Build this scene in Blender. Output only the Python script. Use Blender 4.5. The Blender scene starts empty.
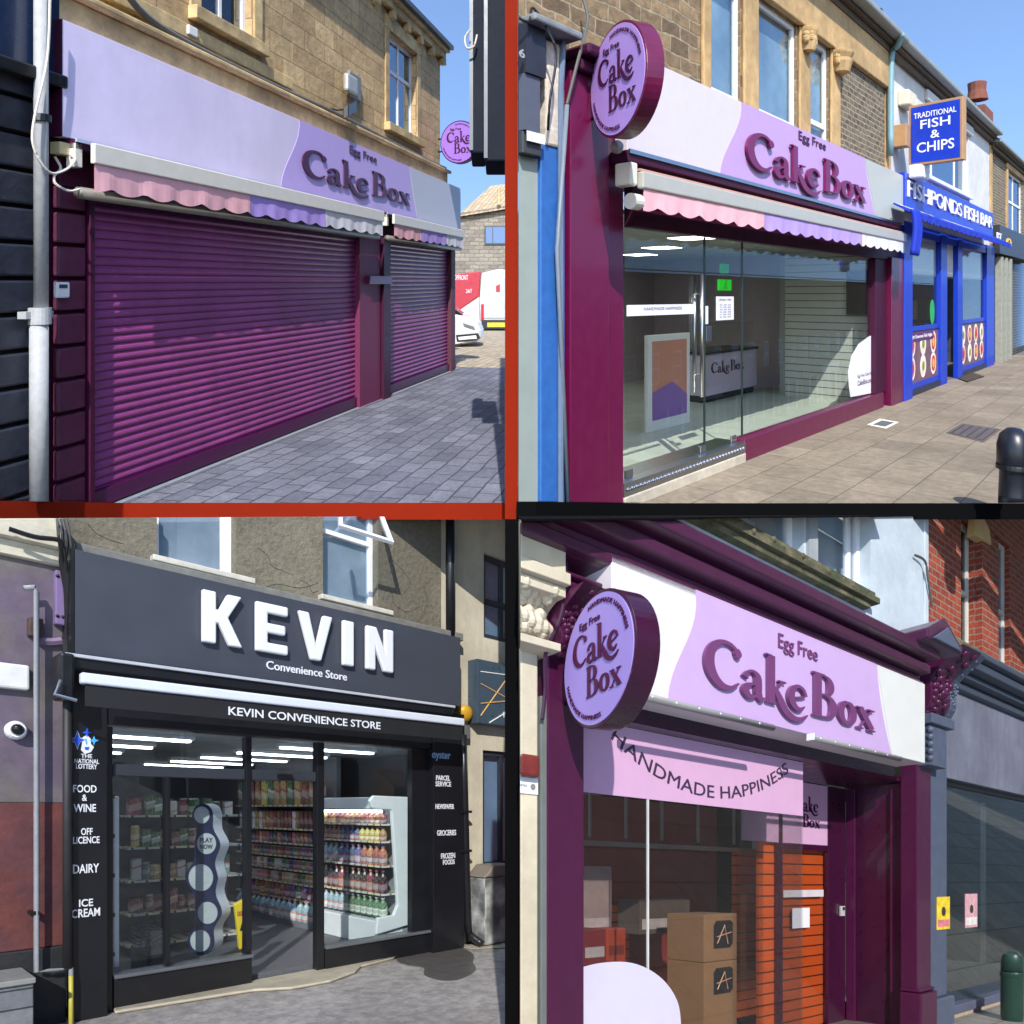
import bpy, bmesh, math, random
from mathutils import Vector
random.seed(7)
sc = bpy.context.scene
COL = sc.collection
F = 700.0                                   # focal length in pixels of a 1024 px picture

# ------------------------------------------------------------------ colours and materials
def lin(r, g, b):
    f = lambda c: (c/255/12.92) if c/255 <= .04045 else ((c/255+.055)/1.055)**2.4
    return (f(r), f(g), f(b), 1)
MATS = {}
def mat(name, rgb, rough=.6, var=.12, scale=6, bump=.0, metal=0, brick=None, stain=0, coat=0, emit=None, rgb2=None, spec=.5, vert=False, spots=0):
    if name in MATS: return MATS[name]
    m = bpy.data.materials.new(name); MATS[name] = m; m.use_nodes = True
    N, L = m.node_tree.nodes, m.node_tree.links
    bs = N['Principled BSDF']; bs.inputs['Roughness'].default_value = rough
    bs.inputs['Metallic'].default_value = metal; bs.inputs['Coat Weight'].default_value = coat
    bs.inputs['Specular IOR Level'].default_value = spec
    uv = N.new('ShaderNodeUVMap'); uv.uv_map = 'UVMap'
    no = N.new('ShaderNodeTexNoise'); no.inputs['Scale'].default_value = scale; no.inputs['Detail'].default_value = 8
    no.inputs['Roughness'].default_value = .62
    mp = N.new('ShaderNodeMapping'); L.new(uv.outputs[0], mp.inputs[0]); L.new(mp.outputs[0], no.inputs['Vector'])
    if vert: mp.inputs['Scale'].default_value = (1, .18, 1)
    c = lin(*rgb)
    base = None
    hgt = no.outputs['Fac']
    if brick:
        w, h, mo, mrgb, rgbb, wob = brick
        bt = N.new('ShaderNodeTexBrick'); bt.inputs['Scale'].default_value = 1
        bt.inputs['Brick Width'].default_value = w; bt.inputs['Row Height'].default_value = h
        bt.inputs['Mortar Size'].default_value = mo; bt.inputs['Mortar Smooth'].default_value = .25
        bt.inputs['Color1'].default_value = c; bt.inputs['Color2'].default_value = lin(*rgbb); bt.inputs['Mortar'].default_value = lin(*mrgb)
        bt.inputs['Bias'].default_value = -.1
        n2 = N.new('ShaderNodeTexNoise'); n2.inputs['Scale'].default_value = 2.2; n2.inputs['Detail'].default_value = 3
        L.new(uv.outputs[0], n2.inputs['Vector'])
        va = N.new('ShaderNodeVectorMath'); va.operation = 'MULTIPLY_ADD'
        va.inputs[1].default_value = (wob, wob, 0); L.new(n2.outputs['Color'], va.inputs[0]); L.new(uv.outputs[0], va.inputs[2])
        L.new(va.outputs[0], bt.inputs['Vector']); base = bt.outputs['Color']
        ma = N.new('ShaderNodeMath'); ma.operation = 'MULTIPLY_ADD'; ma.inputs[1].default_value = -1.2
        L.new(bt.outputs['Fac'], ma.inputs[0]); L.new(no.outputs['Fac'], ma.inputs[2]); hgt = ma.outputs[0]
    cr = N.new('ShaderNodeMapRange'); cr.inputs['From Min'].default_value = .3; cr.inputs['From Max'].default_value = .7
    cr.inputs['To Min'].default_value = 1-var; cr.inputs['To Max'].default_value = 1+var
    L.new(no.outputs['Fac'], cr.inputs['Value'])
    mx = N.new('ShaderNodeVectorMath'); mx.operation = 'MULTIPLY'
    if base is not None: L.new(base, mx.inputs[0])
    elif rgb2:
        n3 = N.new('ShaderNodeTexNoise'); n3.inputs['Scale'].default_value = scale*.35; n3.inputs['Detail'].default_value = 6
        L.new(mp.outputs[0], n3.inputs['Vector'])
        r3 = N.new('ShaderNodeValToRGB'); r3.color_ramp.elements[0].position = .42; r3.color_ramp.elements[1].position = .6
        r3.color_ramp.elements[0].color = c; r3.color_ramp.elements[1].color = lin(*rgb2)
        L.new(n3.outputs['Fac'], r3.inputs[0]); L.new(r3.outputs[0], mx.inputs[0])
    else: mx.inputs[0].default_value = c[:3]
    L.new(cr.outputs[0], mx.inputs[1])
    outc = mx.outputs[0]
    if stain:
        n4 = N.new('ShaderNodeTexNoise'); n4.inputs['Scale'].default_value = .9; n4.inputs['Detail'].default_value = 10
        n4.inputs['Roughness'].default_value = .7; L.new(uv.outputs[0], n4.inputs['Vector'])
        r4 = N.new('ShaderNodeMapRange'); r4.inputs['From Min'].default_value = .42; r4.inputs['From Max'].default_value = .62
        r4.inputs['To Min'].default_value = 1-stain; r4.inputs['To Max'].default_value = 1.05; L.new(n4.outputs['Fac'], r4.inputs['Value'])
        m4 = N.new('ShaderNodeVectorMath'); m4.operation = 'MULTIPLY'; L.new(outc, m4.inputs[0]); L.new(r4.outputs[0], m4.inputs[1]); outc = m4.outputs[0]
    if spots:
        vo = N.new('ShaderNodeTexVoronoi'); vo.inputs['Scale'].default_value = 2.6; L.new(uv.outputs[0], vo.inputs['Vector'])
        r5 = N.new('ShaderNodeMapRange'); r5.inputs['From Min'].default_value = .035; r5.inputs['From Max'].default_value = .06
        r5.inputs['To Min'].default_value = 1-spots; r5.inputs['To Max'].default_value = 1; L.new(vo.outputs['Distance'], r5.inputs['Value'])
        m5 = N.new('ShaderNodeVectorMath'); m5.operation = 'MULTIPLY'; L.new(outc, m5.inputs[0]); L.new(r5.outputs[0], m5.inputs[1]); outc = m5.outputs[0]
    L.new(outc, bs.inputs['Base Color'])
    if not metal:
        rr = N.new('ShaderNodeMapRange'); rr.inputs['To Min'].default_value = max(.03, rough-.12); rr.inputs['To Max'].default_value = min(1, rough+.12)
        L.new(no.outputs['Fac'], rr.inputs['Value']); L.new(rr.outputs[0], bs.inputs['Roughness'])
    if bump:
        bp = N.new('ShaderNodeBump'); bp.inputs['Strength'].default_value = min(1, bump*1.6); bp.inputs['Distance'].default_value = .02
        L.new(hgt, bp.inputs['Height']); L.new(bp.outputs[0], bs.inputs['Normal'])
    if emit:
        bs.inputs['Emission Color'].default_value = c; bs.inputs['Emission Strength'].default_value = emit
    return m
def goods_mat(kind, name, rgb):
    key = 'stock_'+kind+'_'+name.replace(' ', '_')
    if key in MATS: return MATS[key]
    m = bpy.data.materials.new(key); MATS[key] = m; m.use_nodes = True
    N, L = m.node_tree.nodes, m.node_tree.links; bs = N['Principled BSDF']; bs.inputs['Roughness'].default_value = .3
    tc = N.new('ShaderNodeTexCoord'); sp = N.new('ShaderNodeSeparateXYZ'); L.new(tc.outputs['Generated'], sp.inputs[0])
    cr = N.new('ShaderNodeValToRGB'); cr.color_ramp.interpolation = 'CONSTANT'; el = cr.color_ramp.elements
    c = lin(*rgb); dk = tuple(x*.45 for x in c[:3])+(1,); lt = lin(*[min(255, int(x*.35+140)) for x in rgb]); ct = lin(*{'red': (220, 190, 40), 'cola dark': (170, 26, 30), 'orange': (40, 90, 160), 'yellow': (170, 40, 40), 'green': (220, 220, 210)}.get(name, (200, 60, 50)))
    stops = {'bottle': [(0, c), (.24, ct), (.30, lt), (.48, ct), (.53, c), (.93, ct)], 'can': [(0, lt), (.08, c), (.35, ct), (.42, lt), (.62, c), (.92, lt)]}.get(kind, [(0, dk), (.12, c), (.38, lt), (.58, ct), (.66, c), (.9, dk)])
    el[0].position = 0; el[0].color = stops[0][1]; el[1].position = stops[1][0]; el[1].color = stops[1][1]
    for p, k in stops[2:]: q = el.new(p); q.color = k
    L.new(sp.outputs[2], cr.inputs[0])
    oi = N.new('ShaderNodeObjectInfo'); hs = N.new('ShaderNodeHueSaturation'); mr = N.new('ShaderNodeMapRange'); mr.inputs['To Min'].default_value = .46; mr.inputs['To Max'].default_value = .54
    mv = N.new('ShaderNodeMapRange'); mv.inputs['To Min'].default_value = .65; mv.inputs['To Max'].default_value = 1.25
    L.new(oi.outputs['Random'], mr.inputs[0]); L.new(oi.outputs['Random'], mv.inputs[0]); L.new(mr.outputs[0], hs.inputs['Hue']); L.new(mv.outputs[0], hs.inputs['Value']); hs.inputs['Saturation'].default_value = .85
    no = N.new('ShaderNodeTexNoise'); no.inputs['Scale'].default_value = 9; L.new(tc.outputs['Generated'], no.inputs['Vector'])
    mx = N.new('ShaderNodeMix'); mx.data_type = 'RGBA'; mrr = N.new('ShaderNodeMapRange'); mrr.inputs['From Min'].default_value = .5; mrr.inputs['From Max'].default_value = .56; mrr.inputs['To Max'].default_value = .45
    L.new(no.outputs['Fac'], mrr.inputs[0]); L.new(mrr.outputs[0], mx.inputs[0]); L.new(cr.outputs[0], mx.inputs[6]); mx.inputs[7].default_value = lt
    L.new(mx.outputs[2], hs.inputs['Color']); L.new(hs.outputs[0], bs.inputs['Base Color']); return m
def glass(name, tint, f0, gloss=(.9, .95, 1), rough=.01):
    if name in MATS: return MATS[name]
    m = bpy.data.materials.new(name); MATS[name] = m; m.use_nodes = True
    N, L = m.node_tree.nodes, m.node_tree.links; N.clear()
    out = N.new('ShaderNodeOutputMaterial'); mixn = N.new('ShaderNodeMixShader')
    tr = N.new('ShaderNodeBsdfTransparent'); tr.inputs[0].default_value = (*tint, 1)
    gl = N.new('ShaderNodeBsdfGlossy'); gl.inputs[0].default_value = (*gloss, 1); gl.inputs['Roughness'].default_value = rough
    lw = N.new('ShaderNodeLayerWeight'); lw.inputs[0].default_value = .5
    pw = N.new('ShaderNodeMath'); pw.operation = 'POWER'; pw.inputs[1].default_value = 4.5; L.new(lw.outputs['Facing'], pw.inputs[0])
    ma = N.new('ShaderNodeMath'); ma.operation = 'MULTIPLY_ADD'; ma.inputs[1].default_value = .55-f0; ma.inputs[2].default_value = f0
    L.new(pw.outputs[0], ma.inputs[0]); L.new(ma.outputs[0], mixn.inputs[0]); L.new(tr.outputs[0], mixn.inputs[1]); L.new(gl.outputs[0], mixn.inputs[2])
    L.new(mixn.outputs[0], out.inputs[0]); return m

# ------------------------------------------------------------------ street sections ("bays")
class Bay:
    """a straight shop frontage: s runs along it, d out of the wall towards the street, h up; the street climbs or falls with slope k"""
    def __init__(b, vx, vy, c, u0, v0, clip):
        b.k = (512-vy)/F; b.c = c; ex = (vx-512)/F; l = math.hypot(ex, 1)
        b.e = (ex/l, 1/l); b.n = (1/l, -ex/l)
        Y = c/((512-v0)/F-b.k); b.O = ((u0-512)/F*Y, Y); b.clip = clip
    def P(b, s, d, h):
        X = b.O[0]+s*b.e[0]+d*b.n[0]; Y = b.O[1]+s*b.e[1]+d*b.n[1]
        return Vector((X, Y, b.k*Y+b.c+h))
    def L(b, X, Y, Z):
        dx, dy = X-b.O[0], Y-b.O[1]
        return (dx*b.e[0]+dy*b.e[1], dx*b.n[0]+dy*b.n[1], Z-b.k*Y-b.c)
    def W(b, u, v, d=0.):                        # point of the plane d = const  -> (s, h)
        rx = (u-512)/F; Y = (d+b.O[0]*b.n[0]+b.O[1]*b.n[1])/(rx*b.n[0]+b.n[1])
        q = b.L(rx*Y, Y, (512-v)/F*Y); return q[0], q[2]
    def S(b, u, d=0.): return b.W(u, 500, d)[0]
    def H(b, u, v, d=0.): return b.W(u, v, d)[1]
    def X(b, u, v, s):                           # point of the plane s = const -> (d, h)
        rx = (u-512)/F; Y = (s+b.O[0]*b.e[0]+b.O[1]*b.e[1])/(rx*b.e[0]+b.e[1])
        q = b.L(rx*Y, Y, (512-v)/F*Y); return q[1], q[2]
    def G(b, u, v, h=0.):                        # point of the ground -> (s, d)
        Y = (b.c+h)/((512-v)/F-b.k); q = b.L((u-512)/F*Y, Y, 0); return q[0], q[1]
    def pix(b, s, d, h):
        p = b.P(s, d, h); return 512+F*p.x/p.y, 512-F*p.z/p.y
    def vec(b, ds, dd, dh=0):
        return b.P(ds, dd, dh)-b.P(0, 0, 0)
TOPZ, BOTZ = .09, -.045
A = Bay(678, 281, -2.2, 112, 501, [((0,0,TOPZ),(0,0,-1)), ((-.066,0,0),(1,0,0))])
B = Bay(1168, 296, -2.2, 623, 504, [((0,0,TOPZ),(0,0,-1)), ((.058,0,0),(-1,0,0))])
C = Bay(1200, 808, -1.5, 114, 1009, [((0,0,BOTZ),(0,0,1)), ((-.045,0,0),(1,0,0))])
D = Bay(1404, 882, -1.5, 945, 1018, [((0,0,BOTZ),(0,0,1)), ((.045,0,0),(-1,0,0))])

ORIG = {}
def thing(b, name, label, cat, base, group=None):
    o = bpy.data.objects.new(name, None); COL.objects.link(o); p = b.P(*base) if b else Vector(base)
    o.location = p; o.empty_display_size = .2
    o['label'] = label; o['category'] = cat
    if group: o['group'] = group
    ORIG[o.name] = p; return o
def tag(o, label, cat, group=None, kind=None):
    if label: o['label'] = label
    if cat: o['category'] = cat
    if group: o['group'] = group
    if kind: o['kind'] = kind
    return o

class MB:
    def __init__(m, b, frame=None): m.b = b; m.v = []; m.f = []; m.fr = frame
    def add(m, vs, fs):
        o = len(m.v)
        if m.fr: vs = [m.fr(*p) for p in vs]
        m.v += vs; m.f += [tuple(i+o for i in f) for f in fs]; return m
    def box(m, s0, s1, d0, d1, h0, h1):
        s0, s1 = min(s0, s1), max(s0, s1); d0, d1 = min(d0, d1), max(d0, d1); h0, h1 = min(h0, h1), max(h0, h1)
        return m.add([(s0,d0,h0),(s1,d0,h0),(s1,d1,h0),(s0,d1,h0),(s0,d0,h1),(s1,d0,h1),(s1,d1,h1),(s0,d1,h1)],
                     [(0,1,2,3),(7,6,5,4),(0,4,5,1),(1,5,6,2),(2,6,7,3),(3,7,4,0)])
    def prism(m, poly, d0, d1):                  # polygon in (s, h)
        n = len(poly)
        return m.add([(s,d1,h) for s,h in poly]+[(s,d0,h) for s,h in poly],
                     [tuple(range(n)), tuple(range(2*n-1, n-1, -1))]+[(i, i+n, (i+1)%n+n, (i+1)%n) for i in range(n)])
    def sheet(m, poly, h):
        return m.add([(s,d,h) for s,d in poly], [tuple(range(len(poly)))])
    def slab(m, poly, h0, h1):                   # polygon in (s, d)
        n = len(poly)
        return m.add([(s,d,h1) for s,d in poly]+[(s,d,h0) for s,d in poly],
                     [tuple(range(n)), tuple(range(2*n-1, n-1, -1))]+[(i, i+n, (i+1)%n+n, (i+1)%n) for i in range(n)])
    def side(m, poly, s0, s1):                   # polygon in (d, h)
        n = len(poly)
        return m.add([(s0,d,h) for d,h in poly]+[(s1,d,h) for d,h in poly],
                     [tuple(range(n)), tuple(range(2*n-1, n-1, -1))]+[(i, i+n, (i+1)%n+n, (i+1)%n) for i in range(n)])
    def tube(m, pts, r, n=8, smooth=0):
        if smooth: pts = cat(pts, smooth)
        rs = r if isinstance(r, (list, tuple)) else [r]*len(pts)
        P = [Vector(p) for p in pts]; vs = []; N = len(P)
        for i, p in enumerate(P):
            t = (P[min(i+1, N-1)]-P[max(i-1, 0)]).normalized()
            a = Vector((0,0,1)) if abs(t.z) < .9 else Vector((0,1,0))
            x = t.cross(a).normalized(); y = t.cross(x)
            for j in range(n):
                an = 2*math.pi*j/n; q = p+x*rs[i]*math.cos(an)+y*rs[i]*math.sin(an); vs.append(tuple(q))
        fs = [(i*n+j, i*n+(j+1)%n, (i+1)*n+(j+1)%n, (i+1)*n+j) for i in range(N-1) for j in range(n)]
        fs += [tuple(range(n-1, -1, -1)), tuple(range((N-1)*n, N*n))]
        return m.add(vs, fs)
    def lathe(m, s, d, prof, n=12):              # prof [(r, h)]
        vs = [(s+r*math.cos(2*math.pi*j/n), d+r*math.sin(2*math.pi*j/n), h) for r, h in prof for j in range(n)]
        N = len(prof)
        fs = [(i*n+j, i*n+(j+1)%n, (i+1)*n+(j+1)%n, (i+1)*n+j) for i in range(N-1) for j in range(n)]
        fs += [tuple(range(n-1, -1, -1)), tuple(range((N-1)*n, N*n))]
        return m.add(vs, fs)
    def ball(m, s, d, h, r, n=10):
        return m.lathe(s, d, [(max(.001, r*math.sin(math.pi*i/n)), h-r*math.cos(math.pi*i/n)) for i in range(n+1)], n+2)
    def wall(m, s0, s1, h0, h1, d0, d1, holes):  # holes (s0, s1, h0, h1): a wall in blocks round its openings
        xs = sorted({s0, s1, *[x for o in holes for x in o[:2]]}); xs = [x for x in xs if s0 <= x <= s1]
        for a, c in zip(xs, xs[1:]):
            mid = (a+c)/2; cur = h0
            for o in sorted([o for o in holes if o[0] < mid < o[1]], key=lambda o: o[2]):
                if o[2] > cur: m.box(a, c, d0, d1, cur, min(o[2], h1))
                cur = max(cur, o[3])
            if cur < h1: m.box(a, c, d0, d1, cur, h1)
        return m
    def build(m, name, ma, parent=None, bevel=0, smooth=False, clip=True, label=None):
        b = m.b; W = [b.P(*p) for p in m.v]
        bm = bmesh.new(); uvl = bm.loops.layers.uv.new('UVMap'); lay = bm.verts.layers.float_vector.new('loc')
        vs = []
        for p, w in zip(m.v, W):
            v = bm.verts.new(w); v[lay] = p; vs.append(v)
        for f in m.f:
            try: bm.faces.new([vs[i] for i in f])
            except ValueError: pass
        if clip:
            for co, no in b.clip:
                r = bmesh.ops.bisect_plane(bm, geom=bm.verts[:]+bm.edges[:]+bm.faces[:], dist=1e-6, plane_co=co, plane_no=no, clear_outer=True)
                ed = [e for e in r['geom_cut'] if isinstance(e, bmesh.types.BMEdge) and e.is_valid and len(e.link_faces) == 1]
                if ed and len(m.f) > 1:
                    try: bmesh.ops.holes_fill(bm, edges=ed, sides=0)
                    except Exception: pass
        if not bm.verts: bm.free(); return None
        bmesh.ops.recalc_face_normals(bm, faces=bm.faces)
        for f in bm.faces:
            q = [Vector(b.L(*l.vert.co)) for l in f.loops]
            nn = Vector((0,0,0))
            for i in range(len(q)):
                a_, c_ = q[i], q[(i+1)%len(q)]
                nn += Vector(((a_.y-c_.y)*(a_.z+c_.z), (a_.z-c_.z)*(a_.x+c_.x), (a_.x-c_.x)*(a_.y+c_.y)))
            ax = max(range(3), key=lambda i: abs(nn[i]))
            for l, p in zip(f.loops, q):
                l[uvl].uv = (p.y, p.z) if ax == 0 else ((p.x, p.z) if ax == 1 else (p.x, p.y))
            f.smooth = smooth
        root = parent
        while root is not None and root.parent is not None: root = root.parent
        if root is not None: org = ORIG[root.name]
        else:
            xs = [v.co for v in bm.verts]; mn = [min(c[i] for c in xs) for i in range(3)]; mxx = [max(c[i] for c in xs) for i in range(3)]
            org = Vector(((mn[0]+mxx[0])/2, (mn[1]+mxx[1])/2, mn[2]))
        for v in bm.verts: v.co -= org
        me = bpy.data.meshes.new(name); bm.to_mesh(me); bm.free(); me.materials.append(ma)
        o = bpy.data.objects.new(name, me); COL.objects.link(o)
        if parent is not None: o.parent = parent
        else: o.location = org; ORIG[o.name] = org
        if bevel:
            bv = o.modifiers.new('bevel', 'BEVEL'); bv.width = bevel; bv.segments = 2; bv.limit_method = 'ANGLE'; bv.angle_limit = .6
        if label: o['label'] = label
        return o

def cat(pts, k=6):                               # Catmull-Rom through points
    P = [Vector(p) for p in pts]; out = []
    for i in range(len(P)-1):
        p0, p1, p2, p3 = P[max(i-1, 0)], P[i], P[i+1], P[min(i+2, len(P)-1)]
        for j in range(k):
            t = j/k
            out.append(tuple(.5*((2*p1)+(p2-p0)*t+(2*p0-5*p1+4*p2-p3)*t*t+(3*p1-p0-3*p2+p3)*t**3)))
    out.append(tuple(P[-1])); return out

# ------------------------------------------------------------------ lettering
def font_mesh(txt, bold=0., thick=.1):
    cu = bpy.data.curves.new('t', 'FONT'); cu.body = txt; cu.size = 1; cu.offset = bold; cu.extrude = thick/2; cu.resolution_u = 3
    cu.align_x = 'CENTER'
    o = bpy.data.objects.new('t', cu); COL.objects.link(o); dg = bpy.context.evaluated_depsgraph_get()
    me = o.evaluated_get(dg).to_mesh(); vs = [tuple(v.co) for v in me.vertices]; fs = [tuple(p.vertices) for p in me.polygons]
    o.evaluated_get(dg).to_mesh_clear(); bpy.data.objects.remove(o); bpy.data.curves.remove(cu)
    x0 = min(v[0] for v in vs); x1 = max(v[0] for v in vs); y0 = min(v[1] for v in vs); y1 = max(v[1] for v in vs)
    return [((v[0]-x0)/(x1-x0), (v[1]-y0)/(y1-y0), v[2]/thick+.5) for v in vs], fs, (x1-x0)/(y1-y0)
def text(b, txt, s0, s1, h0, h1, d, ma, parent, thick=.004, bold=0., frame=None, name='lettering', label=None):
    vs, fs, asp = font_mesh(txt, bold)
    mb = MB(b, frame); mb.add([(s0+x*(s1-s0), d+z*thick, h0+y*(h1-h0)) for x, y, z in vs], fs)
    return mb.build(name, ma, parent, label=label)
def arc_text(b, txt, c, R, a0, a1, size, d, ma, parent, frame=None, up=True, bold=0., yscale=1., name='lettering'):
    vs, fs, asp = font_mesh(txt, bold); out = []
    for x, y, z in vs:
        an = math.radians(a0+(a1-a0)*x); r = R+(y-.5)*size*(1 if up else -1)
        out.append((c[0]+r*math.cos(an), d+z*.004, c[1]+r*math.sin(an)*yscale))
    return MB(b, frame).add(out, fs).build(name, ma, parent)
# bold high-contrast serif lettering drawn stroke by stroke: (points, widths)
def arc(cx, cy, rx, ry, a0, a1, n=9):
    return [(cx+rx*math.cos(math.radians(a0+(a1-a0)*i/(n-1))), cy+ry*math.sin(math.radians(a0+(a1-a0)*i/(n-1)))) for i in range(n)]
GL = {
 'C': (.80, [(arc(.47,.5,.36,.44,48,318,11), [.07,.07,.08,.13,.17,.19,.19,.16,.11,.07,.03]), ([(.68,.87),(.72,.78),(.70,.70)], [.10,.15,.06])]),
 'a': (.56, [([(.08,.38),(.14,.50),(.26,.54),(.37,.46),(.385,.30),(.385,.12),(.45,.02),(.54,.06)], [.13,.06,.06,.13,.15,.15,.12,.02]),
             ([(.38,.31),(.22,.27),(.10,.20),(.09,.10),(.17,.02),(.28,.03),(.38,.12)], [.03,.06,.12,.15,.11,.06,.03])]),
 'k': (.56, [([(.14,.0),(.14,.3),(.14,.7),(.14,1.0)], [.15,.15,.15,.15]), ([(.0,1.0),(.14,.985)], [.03,.05]), ([(.02,.015),(.26,.015)], [.035,.035]),
             ([(.16,.24),(.30,.38),(.40,.50)], [.03,.04,.05]), ([(.32,.515),(.50,.515)], [.035,.035]),
             ([(.24,.32),(.36,.12),(.52,-.10),(.74,-.20),(.94,-.16),(1.08,-.05)], [.10,.16,.16,.12,.08,.02])]),
 'e': (.54, [([(.10,.25),(.28,.29),(.44,.34)], [.03,.04,.04]), (arc(.28,.28,.20,.25,15,322,10), [.07,.08,.07,.09,.14,.16,.15,.11,.07,.02])]),
 'B': (.74, [([(.16,.0),(.16,.98)], [.17,.17]), ([(.02,.975),(.36,.975)], [.04,.045]), ([(.02,.02),(.36,.02)], [.04,.045]),
             (arc(.34,.745,.20,.215,88,-88,8), [.04,.07,.13,.17,.17,.13,.07,.04]), (arc(.36,.275,.26,.25,88,-88,8), [.04,.07,.14,.19,.19,.14,.07,.04]), ([(.16,.53),(.38,.53)], [.035,.035])]),
 'o': (.62, [(arc(.30,.27,.20,.245,90,450,17), [.06,.10,.14,.17,.18,.17,.14,.10,.06,.10,.14,.17,.18,.17,.14,.10,.06])]),
 'x': (.60, [([(.10,.50),(.30,.26),(.50,.03)], [.15,.16,.15]), ([(.48,.50),(.30,.28),(.10,.02)], [.04,.04,.04]), ([(.0,.51),(.22,.51)], [.035,.035]), ([(.36,.51),(.58,.51)], [.035,.035]),
             ([(.0,.015),(.2,.015)], [.035,.035]), ([(.36,.015),(.60,.015)], [.035,.035])]),
}
def serif(b, word, s0, s1, h0, h1, d, ma, parent, thick=.02, frame=None, name='lettering', hscale=1., k_end=None):
    wid = sum(GL[c][0] if c != ' ' else .12 for c in word)
    sx = (s1-s0)/wid; sy = (h1-h0); x = 0; mb = MB(b, frame); lv = 0
    for c in word:
        if c == ' ': x += .12; continue
        for pts, ws in GL[c][1]:
            q = cat([(p[0], p[1], w) for p, w in zip(pts, ws)], 4); n = len(q); L_, R_ = [], []
            for i in range(n):
                a_, c_ = q[max(i-1, 0)], q[min(i+1, n-1)]; tx, ty = c_[0]-a_[0], c_[1]-a_[1]; l = math.hypot(tx, ty) or 1
                w = abs(q[i][2])/2; nx, ny = -ty/l*w, tx/l*w
                L_.append((s0+(x+q[i][0]+nx)*sx, h0+(q[i][1]+ny)*sy)); R_.append((s0+(x+q[i][0]-nx)*sx, h0+(q[i][1]-ny)*sy))
            lv = (lv+1) % 7; df = d+thick+lv*.0006; N = n
            vs = [(p[0], df, p[1]) for p in L_+R_]+[(p[0], d, p[1]) for p in L_+R_]
            fs = [(i, i+1, N+i+1, N+i) for i in range(N-1)]
            fs += [(i, 2*N+i, 2*N+i+1, i+1) for i in range(N-1)]+[(N+i+1, 3*N+i+1, 3*N+i, N+i) for i in range(N-1)]
            fs += [(0, N, 3*N, 2*N), (N-1, 3*N-1, 4*N-1, 2*N-1)]
            mb.add(vs, fs)
        x += GL[c][0]
    return mb.build(name, ma, parent)

# ------------------------------------------------------------------ small kits used in several bays
def window(b, root, s0, s1, h0, h1, d, fm, gm, vb=(), hb=(), t=.05, name='window', depth=.05):
    m = MB(b); m.box(s0, s0+t, d-depth, d, h0, h1).box(s1-t, s1, d-depth, d, h0, h1).box(s0+t, s1-t, d-depth, d, h0, h0+t).box(s0+t, s1-t, d-depth, d, h1-t, h1)
    for x in vb: m.box(s0+(s1-s0)*x-t*.45, s0+(s1-s0)*x+t*.45, d-depth+.004, d-.004, h0+t, h1-t)
    for y in hb: m.box(s0+t, s1-t, d-depth+.008, d+.006, h0+(h1-h0)*y-t*.5, h0+(h1-h0)*y+t*.5)
    w = m.build(name, fm, root, bevel=.004)
    if w is None: return None
    MB(b).box(s0+t*.5, s1-t*.5, d-depth*.62, d-depth*.5, h0+t*.5, h1-t*.5).build('pane', gm, w)
    return w
def valance(b, root, s0, s1, h0, h1, d, ma, sc_w=.16, amp=.03, name='valance', wav=.012, label=None):
    m = MB(b); n = max(8, int((s1-s0)/sc_w*8)); vs = []
    for i in range(n+1):
        s = s0+(s1-s0)*i/n; ph = s/sc_w*math.pi
        hb = h0+amp*(1-abs(math.sin(ph))); dd = wav*math.sin(s*9.1)+wav*.6*math.sin(s*23.)
        vs += [(s, d, h1), (s, d+dd*.6, (h1+hb)/2), (s, d+dd, hb)]
    N = len(vs); vs += [(s, dd-.006, h) for s, dd, h in vs]; fs = []
    for i in range(n):
        a = i*3
        for j in (0, 1): fs += [(a+j, a+j+1, a+j+4, a+j+3), (N+a+j, N+a+j+3, N+a+j+4, N+a+j+1)]
        fs += [(a+2, N+a+2, N+a+5, a+5), (a, a+3, N+a+3, N+a)]
    return m.add(vs, fs).build(name, ma, root, smooth=False, label=label)
def wave_panel(b, root, su, sl, tu, tl, h0, h1, d, ma, bend=.06, name='colour_band'):
    """vinyl panel with S-curved sides: su/sl = upper/lower left s, tu/tl = upper/lower right s"""
    n = 18; L_ = []; R_ = []
    for i in range(n+1):
        t = i/n; h = h1+(h0-h1)*t; e = t*t*(3-2*t)
        L_.append((su+(sl-su)*e+bend*math.sin(math.pi*t)*(1-t), h)); R_.append((tu+(tl-tu)*t-bend*.7*math.sin(math.pi*t), h))
    return MB(b).prism(L_+R_[::-1], d, d+.004).build(name, ma, root)
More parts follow.
